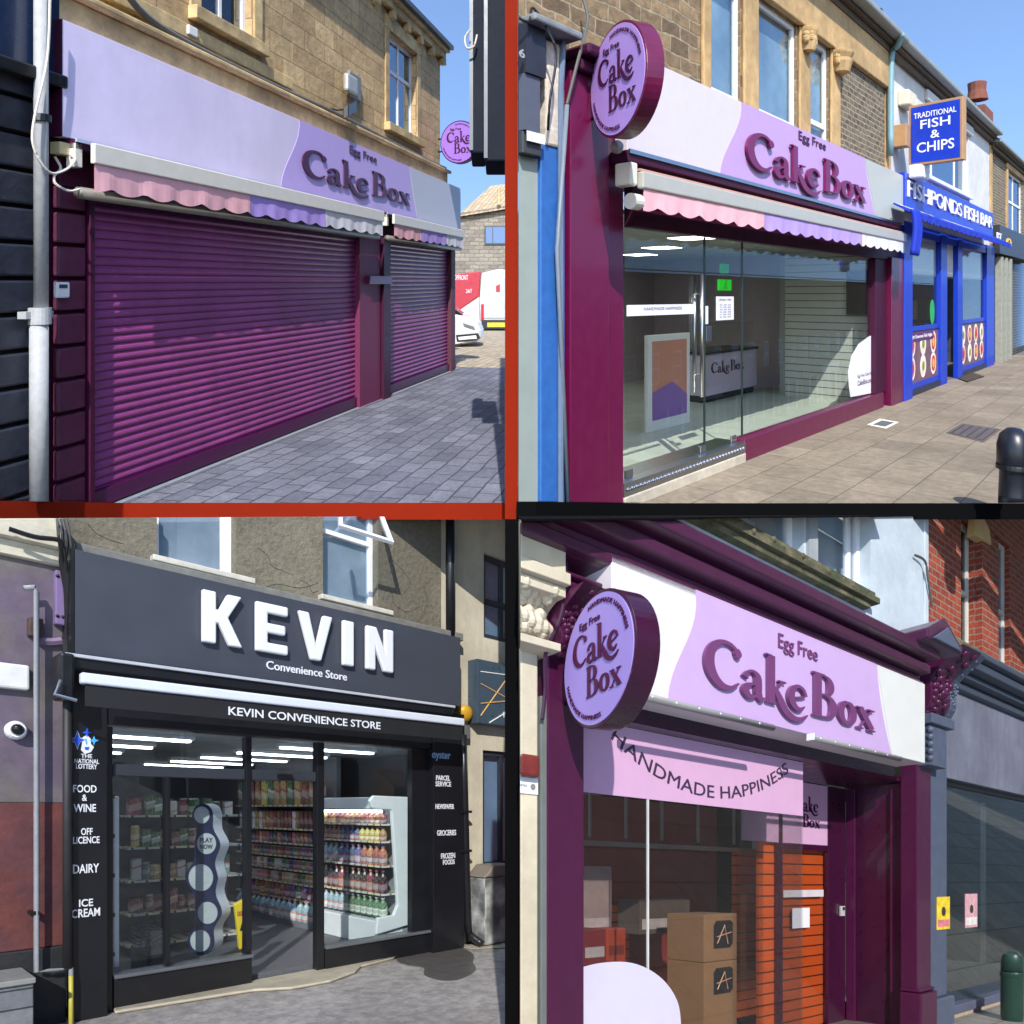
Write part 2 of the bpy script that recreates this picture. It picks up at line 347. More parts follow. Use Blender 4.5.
def round_sign(b, root, u, v, rv, ru, d, thick, rim, face, ink, mark, lead=True):
    s, h = b.W(u, v, d); p = b.P(s, d, h); r = rv/F*p.y; best = None
    for i in range(-80, 81):
        a = math.radians(i); w = (math.sin(a), math.cos(a))
        q = [b.pix(s+t*r*w[0], d+t*r*w[1], h)[0] for t in (-1, 1)]; e = abs(abs(q[1]-q[0])-2*ru)+abs(i)*.01
        if q[1] > q[0] and (best is None or e < best[0]): best = (e, w)
    wx, wd = best[1]
    fr = lambda a, t, hh: (s+a*wx-t*wd, d+a*wd+t*wx, h+hh)
    circ = lambda rr, n=56: [(rr*math.cos(2*math.pi*i/n), rr*math.sin(2*math.pi*i/n)) for i in range(n)]
    MB(b, fr).prism(circ(r), -thick, 0).build('rim', rim, root, bevel=.004)
    MB(b, fr).prism(circ(r*.95), 0, .006).build('sign_face', face, root)
    serif(b, 'Cake', -r*.66, r*.62, r*.00, r*.50, .008, ink, root, .004, fr)
    serif(b, 'Box', -r*.26, r*.68, -r*.52, -r*.05, .008, ink, root, .004, fr)
    text(b, 'Egg Free', -r*.46, r*.12, r*.53, r*.67, .008, ink, root, .003, .01, fr)
    arc_text(b, 'HANDMADE HAPPINESS', (0, 0), r*.84, 104, 14, r*.068, .008, ink, root, fr)
    arc_text(b, 'HANDMADE HAPPINESS', (0, 0), r*.84, 194, 280, r*.068, .008, ink, root, fr, up=False)
    return s, h, r, fr
def dup(root, vec, label=None, group=None):
    r = root.copy(); COL.objects.link(r); r.location = root.location+vec; ORIG[r.name] = r.location.copy()
    if label: r['label'] = label
    if group: r['group'] = group
    for ch in list(root.children):
        c = ch.copy(); COL.objects.link(c); c.parent = r
        for g in ch.children:
            q = g.copy(); COL.objects.link(q); q.parent = c
    return r
def disc_bracket(b, root, fr, r, thick, zs, d0=.05, rad=.018):
    m = MB(b)
    for z in zs:
        p = fr(-r*.9, -thick*.5, z); m.tube([(p[0]+.03, d0, z+b_h(p, z)), p], rad, 8)
    m.build('bracket', BLACK, root)
def b_h(p, z): return p[2]-z
def terrace(b, s0, s1, d, label, top):
    r = thing(b, 'terrace_row', label, 'terrace', ((s0+s1)/2, d, 0)); H = top; ops = []; x = s0+1.0
    while x < s1-1.6: ops += [(x, x+.9, 3.7, 5.2)]; x += 2.1
    shops = []; x = s0+.4
    while x < s1-3.5: shops.append((x, x+3.0, .5, 2.4)); x += 3.7
    ops2 = ops+shops; m = MB(b)
    m.wall(s0, s1, 2.4, H, d, d+.35, [(a, c, e, f) for a, c, e, f in ops]); m.wall(s0, s1, -.3, 2.4, d, d+.35, shops); m.build('wall', mat('opposite_brick', (140, 104, 80), .9, .2, 9, .2, brick=(.3, .1, .01, (120, 110, 96), (120, 86, 66), 0)), r)
    MB(b).box(s0, s1, d+.8, d+.9, 0, H).build('inner_wall', mat('opposite_inner', (44, 46, 50), .8), r)
    for i, (a, c, e, f) in enumerate(ops): window(b, r, a, c, e, f, d+.12, UPVC, mat('opposite_pane', (70, 84, 98), .1), hb=(.5,), t=.07)
    cols = ((30, 52, 110), (70, 70, 76), (120, 36, 40), (190, 186, 176), (24, 70, 64))
    for i, (a, c, e, f) in enumerate(shops):
        MB(b).box(a-.2, c+.2, d-.12, d-.003, 2.42, 3.05).build('shop_fascia', mat('opposite_fascia_%d' % (i % 5), cols[i % 5], .5), r)
        MB(b).box(a, a+.08, d, d+.1, .5, 2.4).box((a+c)/2, (a+c)/2+.06, d, d+.1, .5, 2.4).box(c-.08, c, d, d+.1, .5, 2.4).build('shop_mullions', UPVC, r)
    MB(b).add([(s0, d-.3, H), (s1, d-.3, H), (s1, d+3.5, H+1.8), (s0, d+3.5, H+1.8)], [(0,1,2,3)]).build('roof', mat('roof_slate', (80, 80, 88), .7, .2, brick=(.3, .2, .01, (50,50,54), (66,66,72), 0)), r)
def pic(b, q, d=0.): return [b.W(u, v, d) for u, v in q]

# ------------------------------------------------------------------ shared materials
WINE = mat('wine_paint', (92, 16, 62), .32, .10, 9, .02, coat=.2)
WINE_D = mat('wine_dark_paint', (62, 14, 46), .5, .12, 8, .02, spec=.25)
UPVC = mat('white_upvc', (232, 233, 235), .35, .04, 4)
WHITE = mat('white_paint', (236, 234, 236), .45, .05, 5)
INK = mat('plum_ink', (74, 16, 62), .45, .03)
CREAM = mat('cream_metal', (222, 218, 206), .4, .05)
DARK = mat('dark_void', (18, 18, 20), .8, .1)
BLACK = mat('black_metal', (20, 21, 24), .38, .12, 7)
CABLE = mat('grey_cable', (88, 86, 82), .6, .1)
STEEL = mat('brushed_steel', (190, 192, 194), .28, .06, 12, metal=1)
SKYGL = glass('reflecting_window', (.30, .36, .42), .35, (.75, .86, 1.))
SHOPGL = glass('shop_glass', (.95, .97, .96), .05, (.8, .9, .95))
# ================================================================== UPPER LEFT: shuttered corner shop
b = A
STONE = mat('sandstone_ashlar', (214, 184, 138), .85, .2, 9, .35, brick=(.62, .30, .007, (140, 120, 92), (188, 158, 116), .01), stain=.25)
STONE_T = mat('sandstone_trim', (218, 190, 140), .85, .22, 5, .3, stain=.4)
GREYSTONE = mat('grey_rubble', (150, 140, 126), .9, .25, 7, .4, brick=(.6, .25, .02, (110, 104, 96), (118, 110, 100), .05))
SETTS = mat('setts_in_shade', (116, 118, 130), .72, .22, 14, .45, brick=(.38, .235, .011, (68, 70, 77), (92, 95, 108), .07), stain=.22, spots=.35)  # shade over the pavement is put into the dark blue-grey colour
SETTS_SUN = mat('setts_in_sun', (176, 162, 140), .85, .2, 5, .3, brick=(.34, .2, .015, (120, 110, 92), (150, 138, 118), .07))  # paler twin of the paving: sunlight beyond the corner painted in
BLOCK = mat('dark_painted_block', (40, 44, 56), .5, .3, 9, .2)
PLUMBLOCK = mat('plum_painted_block', (88, 34, 62), .5, .22, 8, .25)
SHUT = mat('shutter_plum', (138, 62, 120), .38, .14, 5, .0, stain=.15, vert=True)
SHUT_D = mat('shutter_box_plum', (78, 26, 58), .35, .12, 6, .03, coat=.1)
LAV = mat('lavender_vinyl', (230, 218, 248), .45, .05, 3, stain=.04, vert=True); LAV2 = mat('violet_vinyl', (196, 172, 238), .4, .03); PALE = mat('pale_grey_vinyl', (198, 200, 214), .4, .03)
PINKF = mat('pink_awning_cloth', (232, 176, 184), .8, .06, 5); LILF = mat('lilac_awning_cloth', (176, 150, 226), .8, .06, 5); WHF = mat('white_awning_cloth', (222, 222, 230), .8, .06, 5)

# ground, edge and pavement
def gp(q, h=0.): return [b.G(u, v, h) for u, v in q]
s_c = b.S(453)                                                   # building corner
g = MB(b).slab([(-4, -1.0), (s_c+.35, -1.0), (s_c+.35, 14), (-4, 14)], -.05, 0).build('pavement', SETTS); g['kind'] = 'structure'
fr0 = MB(b).slab([(s_c+.35, -20), (s_c+70, -20), (s_c+70, 25), (s_c+.35, 25)], -.05, -.004).build('yard_ground', SETTS_SUN); fr0['kind'] = 'structure'
m = MB(b)
m.box(-2.6, s_c, .02, .17, 0, .012); m.build('kerb_strip', mat('grey_kerb', (120, 124, 134), .8, .15, 12, .2))['kind'] = 'structure'

# sandstone building
root = thing(b, 'stone_building', 'two storey honey sandstone corner building above the purple roller shutters', 'building', (s_c, -1, 0))
w1 = (b.S(388.5), b.S(416), b.H(388.5, 124), b.H(388.5, 31))
w0 = (b.S(200), b.S(252), b.H(252, 41), b.H(252, 41)+2.1)
topw = b.H(439, 62)
sE = b.S(440)
m = MB(b).wall(-3.6, sE, -.2, topw+.3, -.32, 0, [w1, w0])
m.box(sE-.3, sE, -7, -.34, -.2, topw+.3)
m.build('wall', STONE, root)
# cornice directly over the sign, string course, sills, lintels
hc0 = b.H(450, 185, .12); hc1 = b.H(450, 171, .12)
sg0 = b.S(60, .2)
m = MB(b); m.box(sg0-.35, sE+.22, 0, .12, hc0-.05, hc1-.09).box(sg0-.35, sE+.28, 0, .2, hc1-.09, hc1-.02).box(sg0-.3, sE+.2, 0, .07, hc0-.14, hc0-.05)
m.build('cornice', STONE_T, root, bevel=.02)
for w in (w1, w0):
    m = MB(b)
    m.box(w[0]-.22, w[1]+.22, 0, .13, w[2]-.16, w[2]).box(w[0]-.2, w[1]+.2, 0, .04, w[3]+.02, w[3]+.28)
    m.box(w[0]-.2, w[0]-.01, 0, .035, w[2], w[3]+.02).box(w[1]+.01, w[1]+.2, 0, .035, w[2], w[3]+.02)
    m.build('window_surround', STONE_T, root, bevel=.012)
m = MB(b).box(-3.6, w0[1]+.9, 0, .07, w0[2]-.42, w0[2]-.25); m.build('string_course', STONE_T, root, bevel=.012)
for w in (w1, w0): window(b, root, w[0], w[1], w[2], w[3], -.1, UPVC, SKYGL, vb=(.5,), hb=(.62,), t=.07)
# eaves
he = topw
m = MB(b).box(-3.6, sE+.1, 0, .12, he+.1, he+.26).box(-3.6, sE+.16, 0, .2, he+.26, he+.34)
for i in range(14): m.box(sE-.1-i*.75, sE+.06-i*.75, .01, .14, he-.06, he+.097)
m.build('eaves', STONE_T, root, bevel=.012)
m = MB(b).box(-3.6, sE+.2, .06, .28, he+.343, he+.44).build('gutter', mat('slate_grey_gutter', (70, 74, 80), .5, .1), root)
m = MB(b).add([(-3.6, .26, he+.44), (sE+.16, .26, he+.44), (sE+.16, -3.5, he+2.4), (-3.6, -3.5, he+2.4)], [(0,1,2,3)]).build('roof', mat('roof_slate', (80, 80, 88), .7, .2, brick=(.3, .2, .01, (50,50,54), (66,66,72), 0)), root)

# purple surround of the shutters (shopfront frame)
sf = thing(b, 'shopfront_frame', 'glossy plum painted posts and base framing the two closed roller shutters', 'shopfront', (b.S(90), .1, 0))
hs = b.H(357, 240, .1)
m = MB(b).box(b.S(76), b.S(90, .1), .002, .16, -.2, hs+.16).build('post', WINE_D, sf, bevel=.008)
m = MB(b).box(b.S(357, .1), b.S(378, .1), .002, .15, -.2, hs+.1).build('post', mat('plum_post', (112, 44, 80), .55, .1, 5, spec=.25), sf, bevel=.008)
m = MB(b).box(b.S(379, .1), b.S(386, .1), .002, .2, -.2, hs+.1).build('post', WINE_D, sf, bevel=.006)
m = MB(b).box(b.S(449, .1), b.S(453, .1), .002, .16, -.2, hs+.12).build('post', mat('brown_plum', (92, 50, 66), .6, .1, spec=.25), sf, bevel=.006)
m = MB(b).box(b.S(76), b.S(453, .1), .003, .12, hs+.02, hs+.75).build('header_panel', WINE_D, sf)
m = MB(b).box(b.S(369, .2), b.S(391, .2), .155, .225, b.H(380, 284, .2), b.H(380, 276, .2)).build('hasp', SHUT_D, sf, bevel=.004)
for i, (ua, ub) in enumerate(((90, 357), (386, 449))):
    r = thing(b, 'roller_shutter', ('wide' if i == 0 else 'narrow')+' plum roller shutter fully closed '+('between the left post and the glossy middle post' if i == 0 else 'at the corner end of the shopfront'), 'roller shutter', ((b.S(ua)+b.S(ub))/2, .08, 0), 'closed roller shutters')
    sa, sb = b.S(ua, .08)+.005, b.S(ub, .08)-.005; m = MB(b); step = .086; h = .19; prof = []
    while h < hs+.02:
        for t, dd in ((0, .052), (.10, .042), (.25, .056), (.5, .067), (.75, .063), (.92, .054)): prof.append((dd, h+step*t))
        h += step
    vs = [(s, dd, hh) for s in (sa, sb) for dd, hh in prof]; n = len(prof)
    m.add(vs, [(j, j+1, n+j+1, n+j) for j in range(n-1)]).build('slat_curtain', SHUT, r)
    MB(b).box(sa, sb, .04, .10, .03, .188).build('bottom_rail', mat('deep_plum', (70, 10, 62), .35, .1, coat=.1), r, bevel=.006)
    MB(b).box(sa, sb, .01, .03, 0, hs).build('backing', DARK, r)
    if i == 0:
        MB(b).tube([(b.S(300, .1), .08, b.H(300, 222, .1)+.0), (b.S(300, .1)+.12, .1, b.H(300, 222, .1)+.01)], .012).build('lock', STEEL, r)
# fascia sign
FD = .24
r = thing(b, 'fascia_sign', 'long lavender Cake Box fascia over the roller shutters with raised plum letters', 'shop sign', (b.S(250, FD), FD, b.H(250, 180, FD)))
sa, sb = b.S(63, FD), b.S(460.5, FD); h0, h1 = b.H(461, 230, FD), b.H(459.5, 188, FD)
MB(b).box(sa, sb, .125, FD, h0, h1).build('panel', LAV, r, bevel=.004)
MB(b).box(sa-.014, sa-.002, .10, FD-.004, h0, h1).build('end_trim', WINE_D, r)
wave_panel(b, r, b.S(299, FD), b.S(281, FD), b.S(409, FD), b.S(417, FD), h0+.003, h1-.003, FD+.001, LAV2)
MB(b).prism([(b.S(409.6, FD), h1-.004), (sb-.004, h1-.004), (sb-.004, h0+.004), (b.S(417.6, FD), h0+.004)], FD+.001, FD+.004).build('pale_band', PALE, r)
hb, ht = b.H(306, 177, FD), b.H(306, 147, FD)
serif(b, 'Cake Box', b.S(300.5, FD), b.S(409, FD), hb, ht, FD+.008, INK, r, .018, name='raised_lettering')
text(b, 'Egg Free', b.S(349, FD), b.S(376, FD), b.H(351, 156, FD), b.H(351, 146, FD), FD+.006, INK, r, .01, .0)
# awnings
def awning_A(u0, u1, segs, label):
    r = thing(b, 'awning', label, 'awning', (b.S(u0, .5), .4, b.H(u0, 170, .4)), 'retracted awnings under the lavender fascia')
    DA = .36; sa, sb = b.S(u0, DA), b.S(u1, DA)
    zt, zm = b.H(250, 180.5, DA), b.H(250, 195.5, DA)           # cover top and bottom
    zb = b.H(250, 213, DA+.05)
    MB(b).box(sa-.1, sb+.02, .13, .30, h0-.10, h0-.012).build('cassette', WINE_D, r, bevel=.008)
    MB(b).box(sa-.1, sb+.02, .302, .32, h0-.035, h0-.006).build('cassette_trim', mat('pale_blue_trim', (176, 190, 216), .4, .04), r)
    MB(b).box(sa, sb, DA, DA+.05, zm, zt).build('front_bar', CREAM, r, bevel=.012)
    for ua, ub, ma_ in segs: valance(b, r, b.S(ua, DA), b.S(ub, DA), zb-.03, zm-.002, DA+.03, ma_, .42, .05, wav=.008)
    MB(b).tube([(sa-.05, .28, zb-.04), (sb, .28, zb-.04)], .055, 12).build('roller_tube', mat('grey_roller', (120, 116, 108), .5, .12), r, smooth=True)
    MB(b).box(sa-.10, sa-.02, .2, .30, zm-.04, zt-.01).build('end_bracket', CREAM, r, bevel=.006)
awning_A(90, 382, [(92, 248, PINKF), (248.3, 323, LILF), (323.3, 381, WHF)], 'long retracted awning with pink, lilac and white scalloped valance over the wide shutter')
awning_A(392, 463, [(393, 420, PINKF), (420.3, 445, LILF), (445.3, 462, WHF)], 'short retracted awning with pink, lilac and white valance at the corner')

# rusticated piers at the left
r = thing(b, 'stone_pier', 'plum painted pier of grooved stone blocks left of the wide shutter', 'pier', (b.S(60), .1, 0))
hp = b.H(76, 190); s0_, s1_ = b.S(46), b.S(75)
m = MB(b).box(s0_, s1_, .001, .06, -.3, hp).build('joint_backing', WINE_D, r)
m = MB(b); st_ = .305; h = -.2
while h < hp-.05: m.box(s0_, s1_, .0601, .13, h, min(hp, h+st_-.035)); h += st_
m.build('blocks', PLUMBLOCK, r, bevel=.02)
MB(b).box(s0_, b.S(80), .001, .15, hp, hp+.45).build('pier_head', WINE_D, r, bevel=.01)
r = thing(b, 'stone_pier', 'dark blue-black painted pier of grooved blocks at the left edge beside the white drainpipe', 'pier', (b.S(22), .1, 0))
s0_, s1_ = -3.6, b.S(31)
hq = b.H(31, 80)
MB(b).box(s0_, s1_-.02, .001, .05, -.3, hq).build('joint_backing', DARK, r)
m = MB(b); h = -.2
while h < hq-.05: m.box(s0_, s1_, .0501, .13, h, min(hq, h+st_-.035)); h += st_
m.build('blocks', BLOCK, r, bevel=.02)
MB(b).box(s1_, b.S(36), .001, .09, -.3, hq).build('bare_stone_edge', mat('cream_stone', (176, 160, 120), .9, .3, 12, .3), r, bevel=.006)
r = thing(b, 'neighbour_fascia', 'dark blue glossy fascia board at the top left edge over the dark pier', 'shop sign', (b.S(20), .2, hq))
MB(b).box(-3.6, b.S(45), .002, .16, hq+.06, hq+1.9).build('board', mat('navy_gloss_board', (26, 42, 72), .25, .12, 3, coat=.3), r, bevel=.006)
MB(b).box(-3.6, b.S(45), .002, .26, hq-.06, hq+.055).build('moulding', BLACK, r, bevel=.02)

# drainpipe
r = thing(b, 'drainpipe', 'pale grey cast iron drainpipe in front of the left piers', 'drainpipe', (b.S(38, .25), .25, -.2))
sp = b.S(39, .25); hj = b.H(39, 322, .25)
MB(b).tube([(sp, .25, -.3), (sp, .25, hj)], .070, 20).build('lower_pipe', mat('pale_pipe_paint', (166, 168, 170), .6, .14, 14), r, smooth=True)
MB(b).tube([(sp+.02, .25, hj), (sp+.02, .25, hj+3.2)], .055, 20).build('upper_pipe', mat('pale_pipe_paint', (188, 192, 196)), r, smooth=True)
m = MB(b).tube([(sp+.01, .25, hj-.02), (sp+.01, .25, hj+.12)], .086, 20).box(sp-.12, sp+.14, .16, .25, hj+.03, hj+.09); m.build('socket_collar', mat('pale_pipe_paint', (188, 192, 196)), r)
h = b.H(42, 122, .25); MB(b).tube([(sp+.02, .25, h), (sp+.02, .25, h+.06)], .076, 16).build('pipe_clip', BLACK, r)
r = tag(MB(b).tube([(b.S(52, .35), .33, b.H(52, -4, .35)), (b.S(49, .35), .33, b.H(49, 60, .35)), (b.S(36, .35), .33, b.H(36, 120, .35)), (b.S(35, .35), .34, b.H(35, 148, .35)), (b.S(48, .35), .36, b.H(48, 172, .35)), (b.S(66, .35), .34, b.H(66, 170, .35)), (b.S(75, .3), .3, b.H(75, 160, .3)), (b.S(74, .3), .26, b.H(74, 155, .3))], .011, 6, smooth=6).build('cable', mat('white_cable', (206, 200, 190), .5)), 'white cable looping down past the grey drainpipe to the awning', 'cable')
r = tag(MB(b).tube([(b.S(68, .3), .16, b.H(68, 156, .3)), (b.S(70, .3), .2, b.H(70, 168, .3)), (b.S(58, .3), .26, b.H(58, 176, .3)), (b.S(56, .3), .3, b.H(56, 184, .3)), (b.S(66, .3), .33, b.H(66, 191, .3)), (b.S(77, .3), .33, b.H(77, 189, .3))], .011, 6, smooth=6).build('cable', mat('white_cable', (206, 200, 190))), 'short white cable from the cream junction box to the awning roller', 'cable')
m = MB(b).box(b.S(60, .24), b.S(74, .24), .13, .24, b.H(68, 155, .24), b.H(68, 143, .24)).build('junction_box', mat('cream_plastic', (196, 184, 140), .5, .05), bevel=.008); tag(m, 'cream square junction box below the left end of the lavender sign', 'junction box')
r = thing(b, 'key_safe', 'small white key safe mounted on the plum stone pier', 'key safe', (b.S(63), .15, b.H(63, 297)))
MB(b).box(b.S(56.5, .17), b.S(69.5, .17), .131, .18, b.H(63, 298, .17), b.H(63, 282, .17)).build('case', UPVC, r, bevel=.015)
MB(b).box(b.S(59, .18), b.S(67, .18), .181, .187, b.H(63, 288, .18), b.H(63, 284.5, .18)).build('dial_window', mat('dial_grey', (60, 70, 82), .3), r)
# cable run along the cornice
hcab = hc1+.02
tag(MB(b).tube([(b.S(100), .2, hcab+.25), (b.S(150), .12, hcab+.03), (b.S(260), .1, hcab+.0), (b.S(330), .12, hcab+.02), (b.S(400), .1, hcab), (sE+.1, .1, hcab)], .035, 8, smooth=6).build('cable_conduit', mat('lead_grey', (96, 98, 100), .6, .2)), 'lead grey conduit running along the top of the stone cornice', 'conduit')
m = MB(b).box(b.S(189, .1), b.S(198, .1), .001, .1, b.H(193, 40), b.H(193, 31)).build('alarm_box', UPVC, bevel=.008); tag(m, 'little white box on the sandstone wall above the lavender sign', 'alarm box')
r = thing(b, 'bulkhead_light', 'grey domed wall lamp on the sandstone above the raised letters', 'wall lamp', (b.S(352), .1, b.H(352, 98)))
MB(b).box(b.S(346), b.S(358), .001, .07, b.H(352, 99), b.H(352, 74)).build('back_plate', mat('lamp_grey', (128, 128, 126), .5, .1), r, bevel=.02)
MB(b).box(b.S(347, .15), b.S(357.5, .15), .071, .17, b.H(352, 95, .1), b.H(352, 77, .1)).build('dome', mat('frosted_lamp', (168, 170, 168), .25, .1), r, bevel=.04)
r = thing(b, 'floodlight', 'black floodlight on a bracket hanging below the grey wall lamp', 'floodlight', (b.S(350), .2, b.H(350, 118)))
fs_, fh = b.S(350, .3), b.H(350, 109, .3)
fr_ = lambda a, t, hh: (fs_+a*.96+t*.2, .3+t*.8-a*.1, fh+hh+a*.45+t*.35)
MB(b, fr_).box(-.20, .20, -.05, .05, -.10, .10).build('lamp_body', BLACK, r, bevel=.01)
MB(b, fr_).box(-.18, .18, .051, .058, -.085, .085).build('lens', mat('lens_dark', (60, 60, 58), .15), r)
MB(b).tube([(fs_, .28, fh), (fs_-.05, .1, fh-.02), (fs_-.1, .0, fh)], .015, 6).build('bracket', BLACK, r)
# projecting round sign and its bracket
r = thing(b, 'round_sign', 'lilac round Cake Box hanging sign on the far corner of the sandstone building', 'hanging sign', (sE, .5, b.H(446, 165)))
s_, h_, r_, fr = round_sign(b, r, 459, 142, 21.5, 19, .62, .14, WINE_D, mat('lilac_sign_face', (160, 118, 214), .4, .03), INK, 0)
disc_bracket(b, r, fr, r_, .14, (r_*.25, -r_*.35))

# dark hanging sign cases by the partition wall at the right
for i, (ua, ub, vt, vb_, dY, lab) in enumerate(((485, 507, -30, 161, 8.0, 'large'), (470.5, 484.5, -20, 153, 8.3, 'slim'))):
    Yq = dY; x0, x1 = (ua-512)/F*Yq, (ub-512)/F*Yq; z0, z1 = (512-vb_)/F*Yq, (512-vt)/F*Yq
    r = thing(b, 'sign_case', lab+' dark navy sign case seen end-on at the upper right of the shuttered shop view', 'sign case', b.L((x0+x1)/2, Yq, z0), 'dark sign cases hanging by the partition')
    fr_ = (lambda X, Y, Z: b.L(X, Y, Z))
    MB(b, fr_).box(x0, x1, Yq, Yq+.35, z0, z1).build('case', mat('navy_case', (20, 28, 42), .7, .1, 4, spec=.15), r, bevel=.02)
    MB(b, fr_).box(x0-.012, x0+.03, Yq-.012, Yq-.001, z0+.03, z1-.03).build('edge_trim', mat('steel_blue_trim', (70, 84, 100), .4), r)
tag(MB(b, lambda X, Y, Z: b.L(X, Y, Z)).tube([((470-512)/F*8.2, 8.2, (512-30)/F*8.2), ((465-512)/F*8.2, 8.2, (512-38)/F*8.2), ((467-512)/F*8.2, 8.2, (512-48)/F*8.2), ((474-512)/F*8.2, 8.2, (512-46)/F*8.2), ((477-512)/F*8.2, 8.2, (512-35)/F*8.2)], .012, 6, smooth=5).build('cable', mat('white_cable', (206, 200, 190))), 'loop of pale cable hanging off the slim navy sign case', 'cable')

# yard beyond the corner: stone house, van, car (placed in street-level world coordinates)
Wd = lambda X, Y, Z: b.L(X, Y, Z)
gz = lambda Y: b.k*Y+b.c
Yh = 45.
r = thing(b, 'stone_house', 'pale grey rubble stone house with tan tiled gable roof beyond the yard', 'house', b.L(-1.5, Yh, gz(Yh)))
zx = lambda u, Y: (u-512)/F*Y
zz = lambda v, Y: (512-v)/F*Y
gv = [(zx(440, Yh), zz(228, Yh)), (zx(458, Yh), zz(213, Yh)), (zx(505, Yh), zz(206, Yh)), (zx(520, Yh), zz(206, Yh)), (zx(520, Yh), gz(Yh)-.5), (zx(440, Yh), gz(Yh)-.5)]
wx0, wx1, wz0, wz1 = zx(484.5, Yh), zx(512, Yh), zz(245, Yh), zz(226, Yh)
m = MB(b, lambda s, d, h: b.L(s, Yh-d, h)); m.prism(gv, -.3, 0); m.build('wall', GREYSTONE, r)
MB(b, Wd).add([(zx(456, Yh), Yh-.3, zz(219, Yh)), (zx(524, Yh), Yh-.3, zz(208, Yh)), (zx(514, Yh), Yh+6, zz(187, Yh+6)+.3), (zx(488, Yh), Yh+6, zz(190, Yh+6)+.3)], [(0,1,2,3)]).build('roof', mat('tan_roof_tiles', (190, 168, 136), .85, .2, 9, .3, brick=(.5, .3, .02, (120, 104, 84), (164, 142, 112), .02)), r)
m = MB(b, lambda s, d, h: b.L(s, Yh-d, h)); m.box(wx0, wx1, .001, .06, wz0, wz1).build('window', mat('dark_window_frame', (50, 52, 58), .4), r, bevel=.01)
MB(b, lambda s, d, h: b.L(s, Yh-d, h)).box(wx0+.1, wx0+.5, .061, .066, wz0+.1, wz1-.1).box(wx0+.56, wx1-.1, .061, .066, wz0+.1, wz1-.1).build('pane', SKYGL, r)
MB(b, lambda s, d, h: b.L(s, Yh-d, h)).tube([(zx(499, Yh), .12, zz(190, Yh)), (zx(499, Yh), .12, zz(206, Yh))], .12, 8).build('chimney_pot', STONE_T, r)
# van, rear towards us
Yv = 31.; r = thing(b, 'van', 'red and white graphics van parked behind the white car', 'van', b.L(zx(480, Yv), Yv, gz(Yv)))
RED = mat('red_van_paint', (176, 14, 22), .3, .05, coat=.4); VW = mat('white_van_paint', (214, 216, 218), .3, .05, coat=.4)
vf = lambda s, d, h: b.L(s, Yv-d, gz(Yv-d)+h)
xr0, xr1 = zx(481, Yv), zx(513, Yv); hv = zz(270, Yv)-gz(Yv)
def vh(v): return zz(v, Yv)-gz(Yv)
MB(b, vf).prism([(xr0, vh(325)), (xr1, vh(325)), (xr1, vh(271)), (zx(499, Yv), vh(269)), (xr0+.04, vh(273)), (xr0-.06, vh(300))], -4.6, 0).build('body', VW, r, bevel=.03)
MB(b, vf).prism([(zx(440, Yv), vh(302)), (zx(458, Yv), vh(311)), (xr0-.07, vh(296)), (xr0-.01, vh(271)), (zx(440, Yv), vh(276))], -.35, -.02).build('side_panel', RED, r, bevel=.03)
MB(b, vf).prism([(zx(454, Yv), vh(335)), (xr0-.08, vh(322)), (xr0-.08, vh(297)), (zx(460, Yv), vh(310)), (zx(454, Yv), vh(314))], -.36, -.03).build('lower_side_panel', mat('white_van_paint', (214, 216, 218)), r)
MB(b, vf).prism([(xr0+.08, vh(318)), (xr1-.02, vh(318)), (xr1-.02, vh(277)), (xr0+.12, vh(279))], .005, .03).build('rear_door', mat('grey_van_door', (186, 188, 188), .35, .1), r, bevel=.01)
MB(b, vf).box(xr0+.0, xr0+.13, .006, .05, vh(320), vh(304)).build('tail_lamp', mat('lamp_red', (196, 30, 34), .2), r, bevel=.01)
MB(b, vf).box(xr0+.28, xr1-.05, .035, .05, vh(327), vh(322.5)).build('number_plate', mat('plate_yellow', (222, 190, 40), .4), r)
MB(b, vf).box(xr0+.02, xr1, -.3, .04, vh(329), vh(319.5)).build('bumper', BLACK, r, bevel=.02)
MB(b, vf).tube([(xr0+.2, -.55, .33), (xr0+.36, -.55, .33)], .3, 14).build('wheel', BLACK, r)
text(b, 'SHOPFRONT', zx(450.5, Yv), zx(468, Yv), vh(280), vh(275), -.018, VW, r, .004, .01, frame=vf)
text(b, '24/7', zx(466, Yv), zx(472, Yv), vh(293), vh(289), -.018, VW, r, .004, .01, frame=vf)
m = MB(b, vf); m.tube([(zx(497, Yv), .034, vh(288)), (zx(497, Yv), .04, vh(288))], .1, 6) if False else m.prism([(zx(496, Yv), vh(292)), (zx(500, Yv), vh(292)), (zx(500, Yv), vh(284)), (zx(496, Yv), vh(286))], .031, .036); m.build('door_logo', RED, r)
